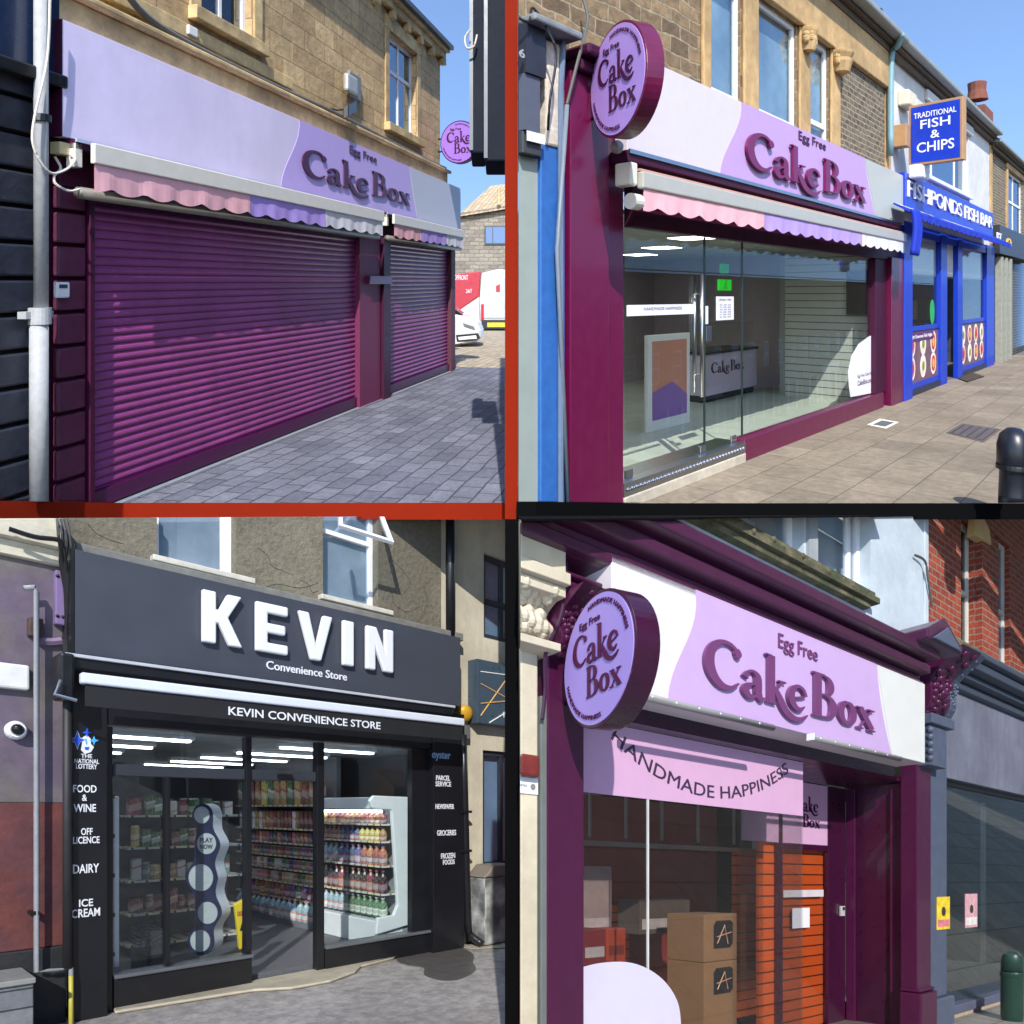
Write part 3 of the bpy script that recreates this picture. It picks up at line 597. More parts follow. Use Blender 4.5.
# white car, nose towards the right
Yc = 23.3; r = thing(b, 'small_car', 'small white car with its nose poking out from behind the corner shutter', 'car', b.L(zx(470, Yc), Yc, gz(Yc)))
cf = lambda s, d, h: b.L(s, Yc-d, gz(Yc-d)+h)
def ch(v): return zz(v, Yc)-gz(Yc)
cx = lambda u: zx(u, Yc)
prof = [(cx(430), ch(342)), (cx(456), ch(346.5)), (cx(476), ch(342.5)), (cx(482), ch(338)), (cx(482.6), ch(331)), (cx(479), ch(323)), (cx(470), ch(317.5)), (cx(461), ch(315)), (cx(452), ch(313)), (cx(430), ch(310))]
m = MB(b, cf); n = len(prof); sl = [(-1.45, .80), (-1.35, .93), (-1.0, 1.0), (-.4, 1.0), (-.08, .95), (0, .86)]
vs = []; cxm, chm = cx(452), ch(330)
for dd, k_ in sl: vs += [(cxm+(x-cxm)*k_, dd, chm+(h-chm)*k_) for x, h in prof]
fs = [(i*n+j, i*n+(j+1)%n, (i+1)*n+(j+1)%n, (i+1)*n+j) for i in range(len(sl)-1) for j in range(n)]+[tuple(range(n-1,-1,-1)), tuple(range((len(sl)-1)*n, len(sl)*n))]
m.add(vs, fs).build('body', VW, r, smooth=False, bevel=.01)
MB(b, cf).prism([(cx(446), ch(311.5)), (cx(462), ch(314.5)), (cx(450), ch(306)), (cx(446), ch(304))], -1.3, -.12).build('windscreen', mat('car_glass', (30, 40, 50), .1, .05, coat=.5), r, bevel=.01)
MB(b, cf).prism([(cx(456), ch(335)), (cx(478), ch(333)), (cx(480.5), ch(338)), (cx(474), ch(341)), (cx(457), ch(341.5))], .0, .02).build('lower_grille', BLACK, r, bevel=.004)
MB(b, cf).prism([(cx(458), ch(337)), (cx(476), ch(335.2)), (cx(477), ch(338.5)), (cx(459), ch(340))], .021, .03).build('number_plate', UPVC, r)
MB(b, cf).prism([(cx(463), ch(323)), (cx(474), ch(326.5)), (cx(475), ch(329.5)), (cx(464), ch(326))], .0, .022).build('headlight', mat('headlight_lens', (120, 126, 134), .1), r)
MB(b, cf).prism([(cx(468), ch(337)), (cx(470.5), ch(337)), (cx(470.5), ch(339)), (cx(468), ch(339))], .031, .035).build('fog_lamp', UPVC, r)
MB(b, cf).tube([(cx(456), -.15, .28), (cx(456), -.02, .28)], .27, 18).build('wheel', BLACK, r)

# edge beam of the raised street (orange-red) and the partition between the two upper streets
ORANGE = mat('orange_red_paint', (128, 29, 4), .9, .06, 4, spec=.15)
BLKP = mat('black_board_paint', (6, 6, 7), .9, .1, 4, spec=.08)
q = [(b.S(u), .205) for u in (-40, 112)]
m = MB(b)
p0, p1 = b.P(b.S(-40), .16, 0), b.P(b.S(109), .16, 0)
def strip(pts, th, z0, z1):
    vs = []; fs = []
    for i, (x, y) in enumerate(pts):
        vs += [(x, y, z0), (x, y, z1), (x, y+th, z1), (x, y+th, z0)]
    for i in range(len(pts)-1):
        a = i*4; c = a+4
        fs += [(a, c, c+1, a+1), (a+1, c+1, c+2, a+2), (a+2, c+2, c+3, a+3), (a+3, c+3, c, a)]
    fs += [(0,1,2,3), tuple((len(pts)-1)*4+j for j in (3,2,1,0))]
    return vs, fs
vs, fs = strip([(p0.x, p0.y), (p1.x, p1.y), (p1.x+.03, 6.9), (.062, 6.9)], .12, -.075, TOPZ+.001)
tag(MB(b, Wd).add(vs, fs).build('edge_beam', ORANGE, clip=False), 'long orange-red painted edge beam carrying the shuttered shop pavement', 'beam')
tag(MB(b, Wd).box(-.062, .052, 6.16, 6.5, -.07, 5.4).build('partition_wall', ORANGE, clip=False), 'tall orange-red painted partition wall dividing the two upper shopfront scenes', 'partition wall')
tag(MB(b, Wd).box(-.041, .041, 4.08, 4.4, -6, -.044).build('partition_wall', BLKP, clip=False), 'black painted partition wall dividing the two lower shopfront scenes', 'partition wall')
# ================================================================== UPPER RIGHT: Cake Box with glass front, fish bar beyond
b = B
RUBBLE = mat('brown_rubble_stone', (146, 122, 90), .9, .35, 8, .6, brick=(.42, .17, .014, (150, 136, 110), (98, 80, 60), .14))
RUBBLE2 = mat('small_rubble_stone', (118, 104, 84), .9, .35, 12, .55, brick=(.24, .10, .016, (150, 138, 116), (80, 70, 60), .05))
BATH = mat('bath_stone', (196, 162, 112), .8, .18, 5, .2, stain=.3)
RENDER = mat('white_render', (206, 206, 204), .85, .06, 4, .15, stain=.1)
FLAG = mat('flagstones', (138, 125, 107), .85, .2, 9, .25, brick=(.74, .52, .008, (98, 88, 74), (122, 110, 93), .015), stain=.2, spots=.3)
WINE_L = mat('magenta_plum_paint', (98, 10, 58), .35, .08, 7, .02, coat=.2)
BLUEP = mat('bright_blue_paint', (44, 98, 168), .55, .12, 9)
BLUE = mat('royal_blue_paint', (14, 56, 186), .4, .1, 6, coat=.1)
BLUEC = mat('royal_blue_cloth', (12, 48, 176), .8, .08, 6)
PANTRY = mat('blind_behind_window', (150, 166, 176), .7, .1, 2)
LILAC = mat('lilac_vinyl', (192, 156, 208), .4, .03); OFFW = mat('off_white_vinyl', (214, 204, 212), .4, .03); SAGE = mat('pale_sage_vinyl', (184, 188, 180), .4, .03)
TILE = mat('pale_floor_tile', (184, 190, 180), .35, .06, 3, brick=(.6, .6, .006, (130, 134, 128), (176, 182, 172), 0))
GLASSG = glass('tinted_shop_glass', (.95, .97, .95), .03, (.75, .8, .8))

sR = b.S(1012)
g = MB(b).slab([(-1.8, -2.0), (26, -2.0), (26, 7.5), (-1.8, 7.5)], -.05, 0).build('pavement', FLAG); g['kind'] = 'structure'
g = MB(b).slab([(26.004, -3), (70, -3), (70, 9), (26.004, 9)], -.05, -.002).build('road', mat('asphalt', (96, 94, 92), .9, .15, 12, .2)); g['kind'] = 'structure'

# ---- far left neighbour frontage
r = thing(b, 'neighbour_shopfront', 'grey-green blank shopfront panel with dark sign board, cut off by the orange partition', 'shopfront', (b.S(530), .1, 0))
s0_, s1_ = -1.75, b.S(540, .1)
MB(b).box(s0_, s1_, .002, .08, -.3, b.H(530, 160)).build('panel', mat('grey_green_panel', (150, 160, 152), .5, .06, 4), r)
MB(b).box(s0_, s1_-.05, .002, .16, b.H(530, 160)+.003, b.H(530, 138)).build('ledge', mat('slate_ledge', (60, 64, 66), .5), r, bevel=.01)
MB(b).box(s0_, b.S(540, .18), .002, .18, b.H(530, 138)+.003, b.H(530, 84)).build('lower_board', mat('slate_blue_board', (84, 90, 104), .5, .06), r)
MB(b).box(s0_, b.S(546, .2), .002, .2, b.H(530, 84)+.003, b.H(530, 37)).build('upper_board', mat('dark_slate_board', (44, 46, 56), .4, .08), r)
text(b, '6', b.S(518.5, .2), b.S(524, .2), b.H(521, 58, .2), b.H(521, 49, .2), .202, mat('grey_letter', (150, 150, 156), .5), r, .01, .02)
MB(b).box(b.S(527.5, .19), b.S(545, .19), .181, .19, b.H(530, 141, .19), b.H(530, 131, .19)).build('white_notice', UPVC, r)
MB(b).box(s0_, b.S(558), -.0, .3, b.H(530, 37)+.003, b.H(530, 29)).build('lead_flashing', mat('old_lead', (126, 130, 130), .6, .2, 8, .3), r, bevel=.02)
# ---- painted strip pier
r = thing(b, 'party_pier', 'narrow pier, flaking cream above and bright blue below, left of the plum pilaster', 'pier', (b.S(553), .1, 0))
hb_ = b.H(553, 148, .1)
MB(b).box(b.S(541, .12), b.S(565, .12), .001, .12, -.3, hb_).build('blue_base', BLUEP, r, bevel=.01)
MB(b).box(b.S(547, .14), b.S(565, .14), .001, .14, hb_+.003, b.H(553, 44, .1)).build('cream_top', mat('flaking_cream_stone', (214, 202, 186), .9, .22, 10, .4, stain=.3), r, bevel=.02)
MB(b).tube([(b.S(548), .15, -.2), (b.S(548), .15, hb_+.5), (b.S(550), .16, hb_+1.0)], .03, 8).build('cable_pipe', mat('blue_grey_cable', (96, 112, 136), .5), r)
MB(b).tube([(b.S(556), .17, -.2), (b.S(557, .17), .17, b.H(558, 250, .17)), (b.S(567, .2), .2, b.H(567, 105, .2))], .022, 10).build('conduit', mat('grey_conduit', (112, 122, 134), .5), r, smooth=True)
tag(MB(b).tube([(b.S(567, .2), .2, b.H(567, 104, .2)), (b.S(578, .25), .25, b.H(578, 60, .25)), (b.S(592, .25), .2, b.H(592, 24, .2)), (b.S(596, .25), .1, b.H(596, 5, .1))], .016, 6, smooth=5).build('cable', CABLE), 'grey cable rising from the conduit to the wall above the plum pilaster', 'cable')
tag(MB(b).tube([(b.S(520, .3), .1, b.H(520, 14, .1)), (b.S(532, .3), .25, b.H(532, 24, .25)), (b.S(542, .3), .2, b.H(542, 12, .2)), (b.S(552, .3), .3, b.H(552, 38, .3)), (b.S(556, .3), .3, b.H(556, 60, .3)), (b.S(550, .3), .3, b.H(550, 100, .3)), (b.S(548, .2), .2, b.H(548, 130, .2))], .012, 6, smooth=5).build('cable', BLACK), 'tangled black cable drooping over the cream top of the narrow pier', 'cable')

# ---- building
root = thing(b, 'stone_building', 'brown rubble stone upper storey with tall white sash windows over the glass shopfront', 'building', (b.S(750), -1, 0))
eaveP = b.W(994, 126, .35); he = eaveP[1]-.12
sA_, sB_ = -1.75, b.S(888)
hs1 = b.H(700, 60)
wb_ = b.H(800, 150)-.35
W = [(b.S(709), b.S(740)), (b.S(757), b.S(796)), (b.S(809), b.S(828))]
wt = b.H(818, 41)
holes = [(a, c, wb_, wt) for a, c in W]
MB(b).wall(sA_, sB_, b.H(640, 150)-.4, he+.1, -.35, 0, holes).build('wall', RUBBLE, root)
MB(b).box(b.S(838), b.S(884), .001, .012, wb_, b.H(860, 66)).build('rubble_panel', RUBBLE2, root)
MB(b).box(b.S(884), b.S(888.5), .001, .05, wb_, he).build('quoin_strip', BATH, root, bevel=.01)
m = MB(b).box(b.S(700), b.S(707.5), .001, .06, wb_, he)
for a, c in ((741.5, 756), (797.5, 808), (829, 838)): m.box(b.S(a), b.S(c), .001, .05, wb_, wt)
m.box(b.S(700)+.001, b.S(888), .0015, .10, wt+.003, he-.02); m.build('stone_mullions', BATH, root, bevel=.02)
for i, (ua, ub) in enumerate(((796, 809), (827, 842))):
    m = MB(b); s_m = (b.S(ua)+b.S(ub))/2; w_ = (b.S(ub)-b.S(ua))/2
    m.lathe(s_m, .05, [(w_*.5, wt-.36), (w_*.55, wt-.3), (w_*.62, wt-.2), (w_*.6, wt-.14), (w_*.7, wt-.06), (w_*.72, wt-.02), (w_*.6, wt)], 14)
    for k in range(14): m.ball(s_m+w_*.6*math.cos(k*.7), .08+.08*abs(math.sin(k*.7)), wt-.22+.14*((k*37)%5)/5, .055, 6)
    m.build('carved_capital', BATH, root, smooth=False)
for i, (a, c) in enumerate(W):
    window(b, root, a, c, wb_, wt, -.03, UPVC, glass('sash_window', (.85, .9, .92), .12, (.8, .9, 1.)), vb=(), hb=(.30 if i < 2 else .40,), t=.085)
    MB(b).box(a, c, -.14, -.12, wb_, wt).build('blind', mat('vertical_blind', (196, 210, 216), .7, .12, 1.2, rgb2=(150, 172, 186), stain=.25), root)
def eaves_B(root, a, c, he, roof=True, deep=.4):
    m = MB(b).box(a, c, 0, .13, he-.12, he).box(a, c, 0, .22, he+.002, he+.07); m.build('cornice', mat('soffit_dark_stone', (92, 80, 64), .8, .3, 6, .2), root, bevel=.01)
    MB(b).box(a, c, .05, deep, he+.073, he+.19).build('gutter', mat('grey_white_gutter', (140, 146, 142), .5, .15), root, bevel=.03)
    if roof: MB(b).add([(a, deep-.08, he+.2), (c, deep-.08, he+.2), (c, -4, he+3.0), (a, -4, he+3.0)], [(0,1,2,3)]).build('roof', mat('roof_slate', (80, 80, 88)), root)
eaves_B(root, sA_, sB_, he)
tag(MB(b).tube([(b.S(897, .3), .38, he+.12), (b.S(894, .2), .26, he-.05), (b.S(890.5, .12), .13, he-.25), (b.S(890.5, .12), .12, b.H(891, 160))], .062, 12, smooth=4).build('drainpipe', mat('pale_teal_pipe', (122, 160, 170), .4, .06), smooth=True), 'pale teal drainpipe between the rubble stone and the white render', 'drainpipe')

# white rendered house with the fish bar
root = thing(b, 'rendered_house', 'white rendered house above the blue fish bar', 'building', (b.S(940), -1, 0))
sC_ = b.S(988.5)
wf = (b.S(924.5), b.S(967.5), b.H(967, 196), b.H(967, 196)+1.75)
MB(b).wall(sB_+.003, sC_, b.H(910, 260)-.3, he+.1, -.35, .02, [wf]).build('wall', RENDER, root)
window(b, root, wf[0], wf[1], wf[2], wf[3], -.08, UPVC, SKYGL, vb=(.22, .75), hb=(.62,), t=.08)
MB(b).box(wf[0]-.1, wf[1]+.12, .02, .12, wf[2]-.1, wf[2]-.003).build('sill', UPVC, root, bevel=.01)
MB(b).box(wf[0]-.1, wf[1]+.3, .021, .1, wf[3]+.003, wf[3]+.25).build('hood_mould', mat('white_render', (226, 226, 224)), root, bevel=.02)
eaves_B(root, sB_+.003, sC_+.1, he, deep=.38)
m = MB(b).box(sC_-.7, sC_, -.6, -.2, he+.2, he+.75); m.lathe(sC_-.5, -.4, [(.16, he+.75), (.14, he+1.05), (.17, he+1.07), (.12, he+1.1)], 10); m.build('chimney', mat('sooty_brick', (92, 66, 56), .9, .25, 8, .3), root)
m = MB(b).box(sB_-.5, sB_+.5, -.5, -.1, he+.4, he+.62); m.lathe(sB_, -.3, [(.2, he+.6), (.16, he+.85), (.2, he+.9), (.1, he+.95)], 10); m.build('chimney', mat('sooty_brick', (92, 66, 56)), root)
# third house
root = thing(b, 'stone_house', 'small rubble stone house beyond the white render at the right edge', 'building', (b.S(1000), -1, 0))
he3 = b.H(1000, 142, .3)-.05
w3 = (b.S(1006.5), b.S(1022), b.H(1008, 230), b.H(1008, 170))
MB(b).wall(sC_+.003, sC_+9, 0, he3+.1, -.35, -.0, [w3]).build('wall', RUBBLE2, root)
MB(b).box(sC_+.004, sC_+.35, .001, .06, 0, he3-.02).build('quoin_strip', BATH, root, bevel=.01)
MB(b).box(w3[0]-.3, w3[0]-.003, .001, .06, w3[2], w3[3]).box(w3[0]-.3, w3[1]+.3, .001, .07, w3[3]+.003, w3[3]+.35).build('window_surround', BATH, root, bevel=.01)
window(b, root, w3[0], w3[1], w3[2], w3[3], -.05, UPVC, SKYGL, vb=(.5,), hb=(.5,), t=.09)
eaves_B(root, sC_+.11, sC_+9, he3, deep=.33)
m = MB(b).box(b.S(1002), b.S(1002)+1.6, -1.2, -.5, he3+.2, b.H(1002, 127, -.5)+.2)
m.lathe(b.S(1004), -.8, [(.35, b.H(1004, 128, -.8)), (.28, b.H(1004, 120, -.8)), (.3, b.H(1004, 113, -.8)), (.2, b.H(1004, 112, -.8))], 12); m.build('chimney', mat('red_sooty_chimney', (120, 70, 54), .9, .2), root)

# ---- plum pilasters and surround
sf = thing(b, 'shopfront_frame', 'magenta plum surround of the glass shopfront with wide left pilaster and low sill', 'shopfront', (b.S(594), .1, 0))
hh = b.H(628, 226, .1)
MB(b).box(b.S(565.5, .1), b.S(604, .1), .001, .16, -.3, b.H(585, 75, .16)).build('pilaster', WINE_L, sf, bevel=.008)
MB(b).box(b.S(604, .1)+.003, b.S(623.5, .1), .001, .10, -.3, hh+.9).build('pilaster', WINE_L, sf, bevel=.008)
m = MB(b).box(b.S(562), b.S(609, .1), .002, .24, b.H(585, 75, .16)+.003, b.H(585, 62, .16)).box(b.S(561), b.S(612, .1), .002, .34, b.H(585, 62, .16)+.004, b.H(585, 50, .16)); m.build('pilaster_cap', WINE_D, sf, bevel=.03)
hl = b.H(884, 262, .05)
MB(b).box(b.S(623.5)+.01, b.S(898), .001, .11, hh, hh+1.0).build('header', WINE_D, sf)
sil = b.H(745, 439, .1)
MB(b).box(b.S(745, .1), b.S(884, .1), -.06, .10, -.1, sil).build('sill', WINE_L, sf, bevel=.01)
MB(b).box(b.S(876, .1), b.S(887, .1), -.05, .09, sil+.003, hh-.003).build('jamb', WINE_D, sf, bevel=.008)
MB(b).box(b.S(887.5, .1), b.S(899, .1), .001, .18, -.1, hh+.05).build('end_post', WINE_L, sf, bevel=.01)
# threshold
r = thing(b, 'threshold', 'chequered aluminium threshold step under the glass door', 'step', (b.S(690), .05, 0))
th = b.H(623, 485, .12)
MB(b).box(b.S(623.5, .1), b.S(745, .1)-.003, -.3, .12, -.1, th*.45).build('concrete_step', mat('worn_concrete', (196, 186, 168), .9, .15, 8, .3, stain=.2), r, bevel=.015)
m = MB(b).box(b.S(623.5, .1), b.S(745, .1)-.003, -.3, .11, th*.45+.003, th)
n_ = 34; sa_, sb_ = b.S(625, .1), b.S(744, .1)
for i in range(n_): m.ball(sa_+(sb_-sa_)*(i+.5)/n_, .112, th*.74, .024, 6)
m.build('tread_plate', STEEL, r)

# ---- fascia
FD = .26
r = thing(b, 'fascia_sign', 'Cake Box fascia in off-white and lilac with raised magenta letters above the glass front', 'shop sign', (b.S(760, FD), FD, b.H(760, 200, FD)))
sa, sb = b.S(627, FD), b.S(904, FD); h0, h1 = b.H(904, 225, FD), b.H(903, 175.5, FD)
MB(b).box(sa, sb, .115, FD, h0, h1).build('panel', OFFW, r, bevel=.004)
wave_panel(b, r, b.S(741, FD), b.S(720, FD), b.S(864, FD), b.S(875, FD), h0+.003, h1-.003, FD+.001, LILAC)
MB(b).prism([(b.S(864.6, FD), h1-.004), (sb-.004, h1-.004), (sb-.004, h0+.004), (b.S(875.6, FD), h0+.004)], FD+.001, FD+.004).build('pale_band', SAGE, r)
serif(b, 'Cake Box', b.S(743, FD), b.S(863, FD), b.H(755, 171, FD), b.H(755, 132, FD), FD+.02, mat('magenta_letters', (112, 10, 78), .35, .03), r, .035, name='raised_lettering')
text(b, 'Egg Free', b.S(798, FD), b.S(825, FD), b.H(800, 143, FD), b.H(800, 131.5, FD), FD+.006, INK, r, .01, .0)
# ---- awning
r = thing(b, 'awning', 'retracted awning with pink, lilac and white scalloped valance over the glass shopfront', 'awning', (b.S(760, .5), .4, h0-.5))
DA = .42; sa, sb = b.S(641, DA), b.S(905, DA)
zt, zm = b.H(645, 172, DA), b.H(645, 189, DA); zb = b.H(650, 209, DA)
MB(b).box(sa-.1, sb, .115, .34, h0-.13, h0-.012).build('cassette', WINE_D, r, bevel=.01)
MB(b).box(sa-.1, sb, .342, .36, h0-.05, h0-.008).build('cassette_trim', STEEL, r)
MB(b).box(sa, sb, DA-.10, DA-.01, zt+.005, zt+.03).build('cover', mat('terracotta_lip', (196, 150, 138), .6), r)
MB(b).box(sa, sb, DA-.05, DA+.03, zm, zt).build('front_bar', mat('silver_cream', (176, 176, 168), .35, .05), r, bevel=.015)
for ua, ub, ma_ in ((643, 764, PINKF), (764.4, 861, LILF), (861.4, 904, WHF)): valance(b, r, b.S(ua, DA), b.S(ub, DA), zb-.03, zm-.002, DA+.01, ma_, .42, .05, wav=.008)
MB(b).box(sa-.14, sa-.02, .2, .40, zm+.02, zt+.08).build('end_bracket', CREAM, r, bevel=.02)
MB(b).tube([(sa-.10, .36, zm-.13), (sa+.04, .36, zm-.13)], .08, 16).build('motor_cap', CREAM, r)
MB(b).ball(b.S(617, .4), .4, b.H(617, 147, .4), .065, 8).build('sensor_ball', mat('grey_sensor', (150, 152, 154), .4), r, smooth=True)
# ---- round sign
r = thing(b, 'round_sign', 'big round Cake Box hanging sign in front of the plum pilaster top', 'hanging sign', (b.S(600), .6, b.H(600, 130)))
s_, h_, r_, fr = round_sign(b, r, 616.5, 80, 57, 28, .62, .17, WINE_L, mat('bright_lilac_face', (188, 150, 226), .4, .03), INK, 0)
disc_bracket(b, r, fr, r_, .17, (r_*.2, -r_*.4))

# ---- glass front
gr = thing(b, 'glass_front', 'full height clear glass door and windows with chrome pull handles', 'glass front', (b.S(750), 0, .1))
edges = [(624.5, 704.2, th+.01), (704.8, 741.8, th+.01), (742.4, 875.5, sil+.004)]
for i, (ua, ub, hb2) in enumerate(edges):
    MB(b).box(b.S(ua), b.S(ub), -.006, .006, hb2, hh-.002).build('glass_pane', GLASSG, gr)
for ua in (625, 700, 731): MB(b).box(b.S(ua), b.S(ua)+.14, -.012, .012, th+.004, th+.09).build('patch_fitting', STEEL, gr, bevel=.004)
for u_, vt_, vb2 in ((702, 274, 397), (694.5, 276, 396)):
    MB(b).tube([(b.S(u_, .07 if u_ > 700 else -.07), (.07 if u_ > 700 else -.07), b.H(u_, vb2, .07)), (b.S(u_, .07 if u_ > 700 else -.07), (.07 if u_ > 700 else -.07), b.H(u_, vt_, .07))], .024, 12).build('pull_handle', STEEL, gr, smooth=True)
MB(b).tube([(b.S(701, .05), -.07, b.H(701, 294)), (b.S(701, .05), .07, b.H(701, 294))], .012, 8).tube([(b.S(701, .05), -.07, b.H(701, 374)), (b.S(701, .05), .07, b.H(701, 374))], .012, 8).build('handle_fixing', STEEL, gr)
for u_ in (704.5, 742.1): MB(b).box(b.S(u_)-.012, b.S(u_)+.012, -.012, .0085, th+.01, hh-.002).build('glass_joint', mat('dark_glass_edge', (40, 56, 52), .3), gr)
WS = mat('white_sticker', (228, 228, 236), .5, .03)
st_ = MB(b).box(b.S(626), b.S(694), .007, .010, b.H(660, 315), b.H(660, 304.5)).build('white_strip', WS, gr)
text(b, 'HANDMADE HAPPINESS', b.S(643), b.S(681), b.H(660, 310), b.H(660, 307), .0105, mat('thin_grey_ink', (90, 90, 100), .6), st_, .002)
ov = [(b.S(881.5), b.H(881.5, 393)), (b.S(881.5), b.H(881.5, 334)), (b.S(869), b.H(869, 336)), (b.S(858), b.H(858, 344)), (b.S(851), b.H(851, 356)), (b.S(847.5), b.H(847.5, 372)), (b.S(848.5), b.H(848.5, 387)), (b.S(850), b.H(850, 397))]
# keep the decal on the pane, left of the jamb
ov = [(min(s, b.S(875.4)), max(h, sil+.006)) for s, h in ov]
dc = MB(b).prism(ov, .007, .010).build('curved_decal', WS, gr)
text(b, 'Egg Free Cake Box', b.S(857), b.S(872), b.H(864, 377), b.H(864, 373), .0105, mat('thin_grey_ink', (90, 90, 100)), dc, .002)
text(b, 'CakeBox.com', b.S(857), b.S(872), b.H(864, 384), b.H(864, 379), .0105, INK, dc, .002, .01)
po = thing(b, 'poster', 'white opening hours poster on the glass right of the chrome handle', 'poster', (b.S(724), .01, b.H(724, 320)))
MB(b).box(b.S(715.5), b.S(733), .007, .011, b.H(724, 320), b.H(724, 296.5)).build('sheet', WS, po)
text(b, 'OPENING TIMES', b.S(718), b.S(730.5), b.H(724, 301), b.H(724, 298.8), .0115, INK, po, .001)
for k in range(6):
    text(b, ('Mon', 'Tue', 'Wed', 'Thu', 'Fri', 'Sat')[k]+'  10.00 - 20.00', b.S(719), b.S(730), b.H(724, 305.6+k*2.4), b.H(724, 304+k*2.4), .0115, mat('thin_grey_ink', (90, 90, 100)), po, .001)
tag(MB(b).box(b.S(704.8), b.S(707.4), .007, .011, b.H(706, 324), b.H(706, 306)).build('pull_label', WS), 'slim white label strip on the glass just right of the chrome handle', 'label')
tag(MB(b).box(b.S(705.5), b.S(711), .007, .012, b.H(708, 341), b.H(708, 326)).build('door_lock', STEEL, bevel=.004), 'small metal lock plate on the glass below the label strip', 'lock')

# ---- interior
ro = thing(b, 'shop_interior', 'pale room behind the glass with slatted side wall, dark back wall and tiled floor', 'room', (b.S(760), -2, 0))
DI = -5.6; s_r = b.S(876); fl = .06; ce = b.H(640, 222, -.02)+.12
# stop at the partition: left limit follows X = .12
def sL(d): return max(-1.4, (.13-b.O[0]-d*b.n[0])/b.e[0])
MB(b).slab([(sL(-.31), -.31), (s_r+2.2, -.31), (s_r+2.2, DI), (sL(DI), DI)], fl-.05, fl).build('floor', TILE, ro)
MB(b).slab([(sL(-.31), -.31), (s_r+2.2, -.31), (s_r+2.2, DI), (sL(DI), DI)], ce, ce+.05).build('ceiling', mat('ceiling_tiles', (178, 184, 176), .8, .05, brick=(1.2, .6, .012, (120, 124, 118), (170, 176, 168), 0)), ro)
MB(b).box(sL(DI), s_r+7, DI-.1, DI, fl-.6, ce+.6).build('back_wall', mat('dim_back_wall', (168, 154, 166), .7, .1, 3), ro)
dS, _ = b.X(785, 320, s_r+.02)
MB(b).box(s_r+.03, s_r+.1, dS, -.08, fl, ce).build('slatwall', mat('white_slatwall', (190, 194, 190), .45, .04, brick=(30, .15, .010, (70, 72, 70), (186, 190, 186), 0)), ro)
MB(b).box(s_r+.03, s_r+2.2, dS-.12, dS-.003, fl, ce).build('return_wall', mat('grey_plaster', (140, 144, 144), .8, .06), ro)
MB(b).slab([(sL(-.33)-.09, -.33), (sL(-.33)-.01, -.33), (sL(DI)-.01, DI), (sL(DI)-.09, DI)], fl, ce).build('left_wall', mat('dim_back_wall', (74, 66, 74)), ro)
tvd0, _ = b.X(846, 290, s_r-.06); tvd1, _ = b.X(869, 290, s_r-.06)
hz0, hz1 = b.X(858, 315, s_r-.06)[1], b.X(858, 271, s_r-.06)[1]
MB(b).box(s_r+.9, s_r+1.0, DI, dS-.125, fl, ce).build('rear_side_wall', mat('dim_back_wall', (74, 66, 74)), ro)
for i in range(3):  # glowing panels added to brighten the room, no lit lamps here
    for k in range(2):
        dl = -1.2-i*1.5; sl2 = sL(dl)+1.3+k*2.6
        e_ = thing(b, 'ceiling_light', 'added glowing ceiling panel brightening the glass fronted shop', 'ceiling light', (sl2, dl, ce-.05), 'added glowing ceiling panels of the glass fronted shop')
        MB(b).box(sl2-.3, sl2+.3, dl-.3, dl+.3, ce-.03, ce-.002).build('housing', UPVC, e_)
        MB(b).box(sl2-.27, sl2+.27, dl-.27, dl+.27, ce-.04, ce-.031).build('diffuser', mat('added_fill_glow', (240, 244, 236), .4, .02, emit=4), e_)
tv = thing(b, 'television', 'black flat screen on the white slatted side wall inside', 'television', (s_r-.03, (tvd0+tvd1)/2, hz0))
MB(b).box(s_r-.06, s_r-.0, tvd0, tvd1, hz0, hz1).build('casing', BLACK, tv, bevel=.01)
MB(b).box(s_r-.066, s_r-.061, tvd0+.04, tvd1-.04, hz0+.04, hz1-.04).build('screen', mat('screen_black', (6, 6, 8), .1, .05), tv)
MB(b).box(s_r-.0, s_r+.03, (tvd0+tvd1)/2-.1, (tvd0+tvd1)/2+.1, hz0+.3, hz1-.3).build('wall_mount', BLACK, tv)
# counter
cd = -2.5
co_ = thing(b, 'counter', 'low display counter with Cake Box lettering at the back of the shop', 'counter', (b.S(730, cd), cd, fl))
cs0, cs1 = b.S(705, cd), b.S(757, cd); chh = b.H(730, 352, cd); 
MB(b).box(cs0, cs1, cd-.7, cd, fl+.14, chh).build('front_panel', mat('lilac_grey_panel', (196, 180, 204), .5, .04), co_, bevel=.01)
MB(b).box(cs0+.05, cs1-.05, cd-.65, cd-.06, fl, fl+.137).build('plinth', DARK, co_)
MB(b).box(cs0-.03, cs1+.03, cd-.74, cd+.03, chh+.003, chh+.05).build('worktop', BLACK, co_, bevel=.008)
MB(b).box(cs0+.1, cs1-.1, cd-.6, cd-.05, chh+.053, chh+.6).build('glass_case', GLASSG, co_)
serif(b, 'Cake Box', b.S(711, cd), b.S(744, cd), b.H(728, 371, cd), b.H(728, 360, cd), cd+.003, INK, co_, .006)
cd2 = -1.7
pw = thing(b, 'art_stand', 'white framed panel with orange and violet artwork standing low behind the door', 'art stand', (b.S(670, cd2), cd2, fl))
a0, a1 = b.S(648, cd2), b.S(690, cd2); p0_, p1_ = fl, b.H(670, 334, cd2)
MB(b).box(a0, a1, cd2-.07, cd2, p0_, p1_).build('frame', UPVC, pw, bevel=.01)
MB(b).box(a0+.12, a1-.12, cd2+.001, cd2+.006, p0_+.18, p1_-.1).build('artwork', mat('dusky_orange', (206, 140, 118), .6, .05), pw)
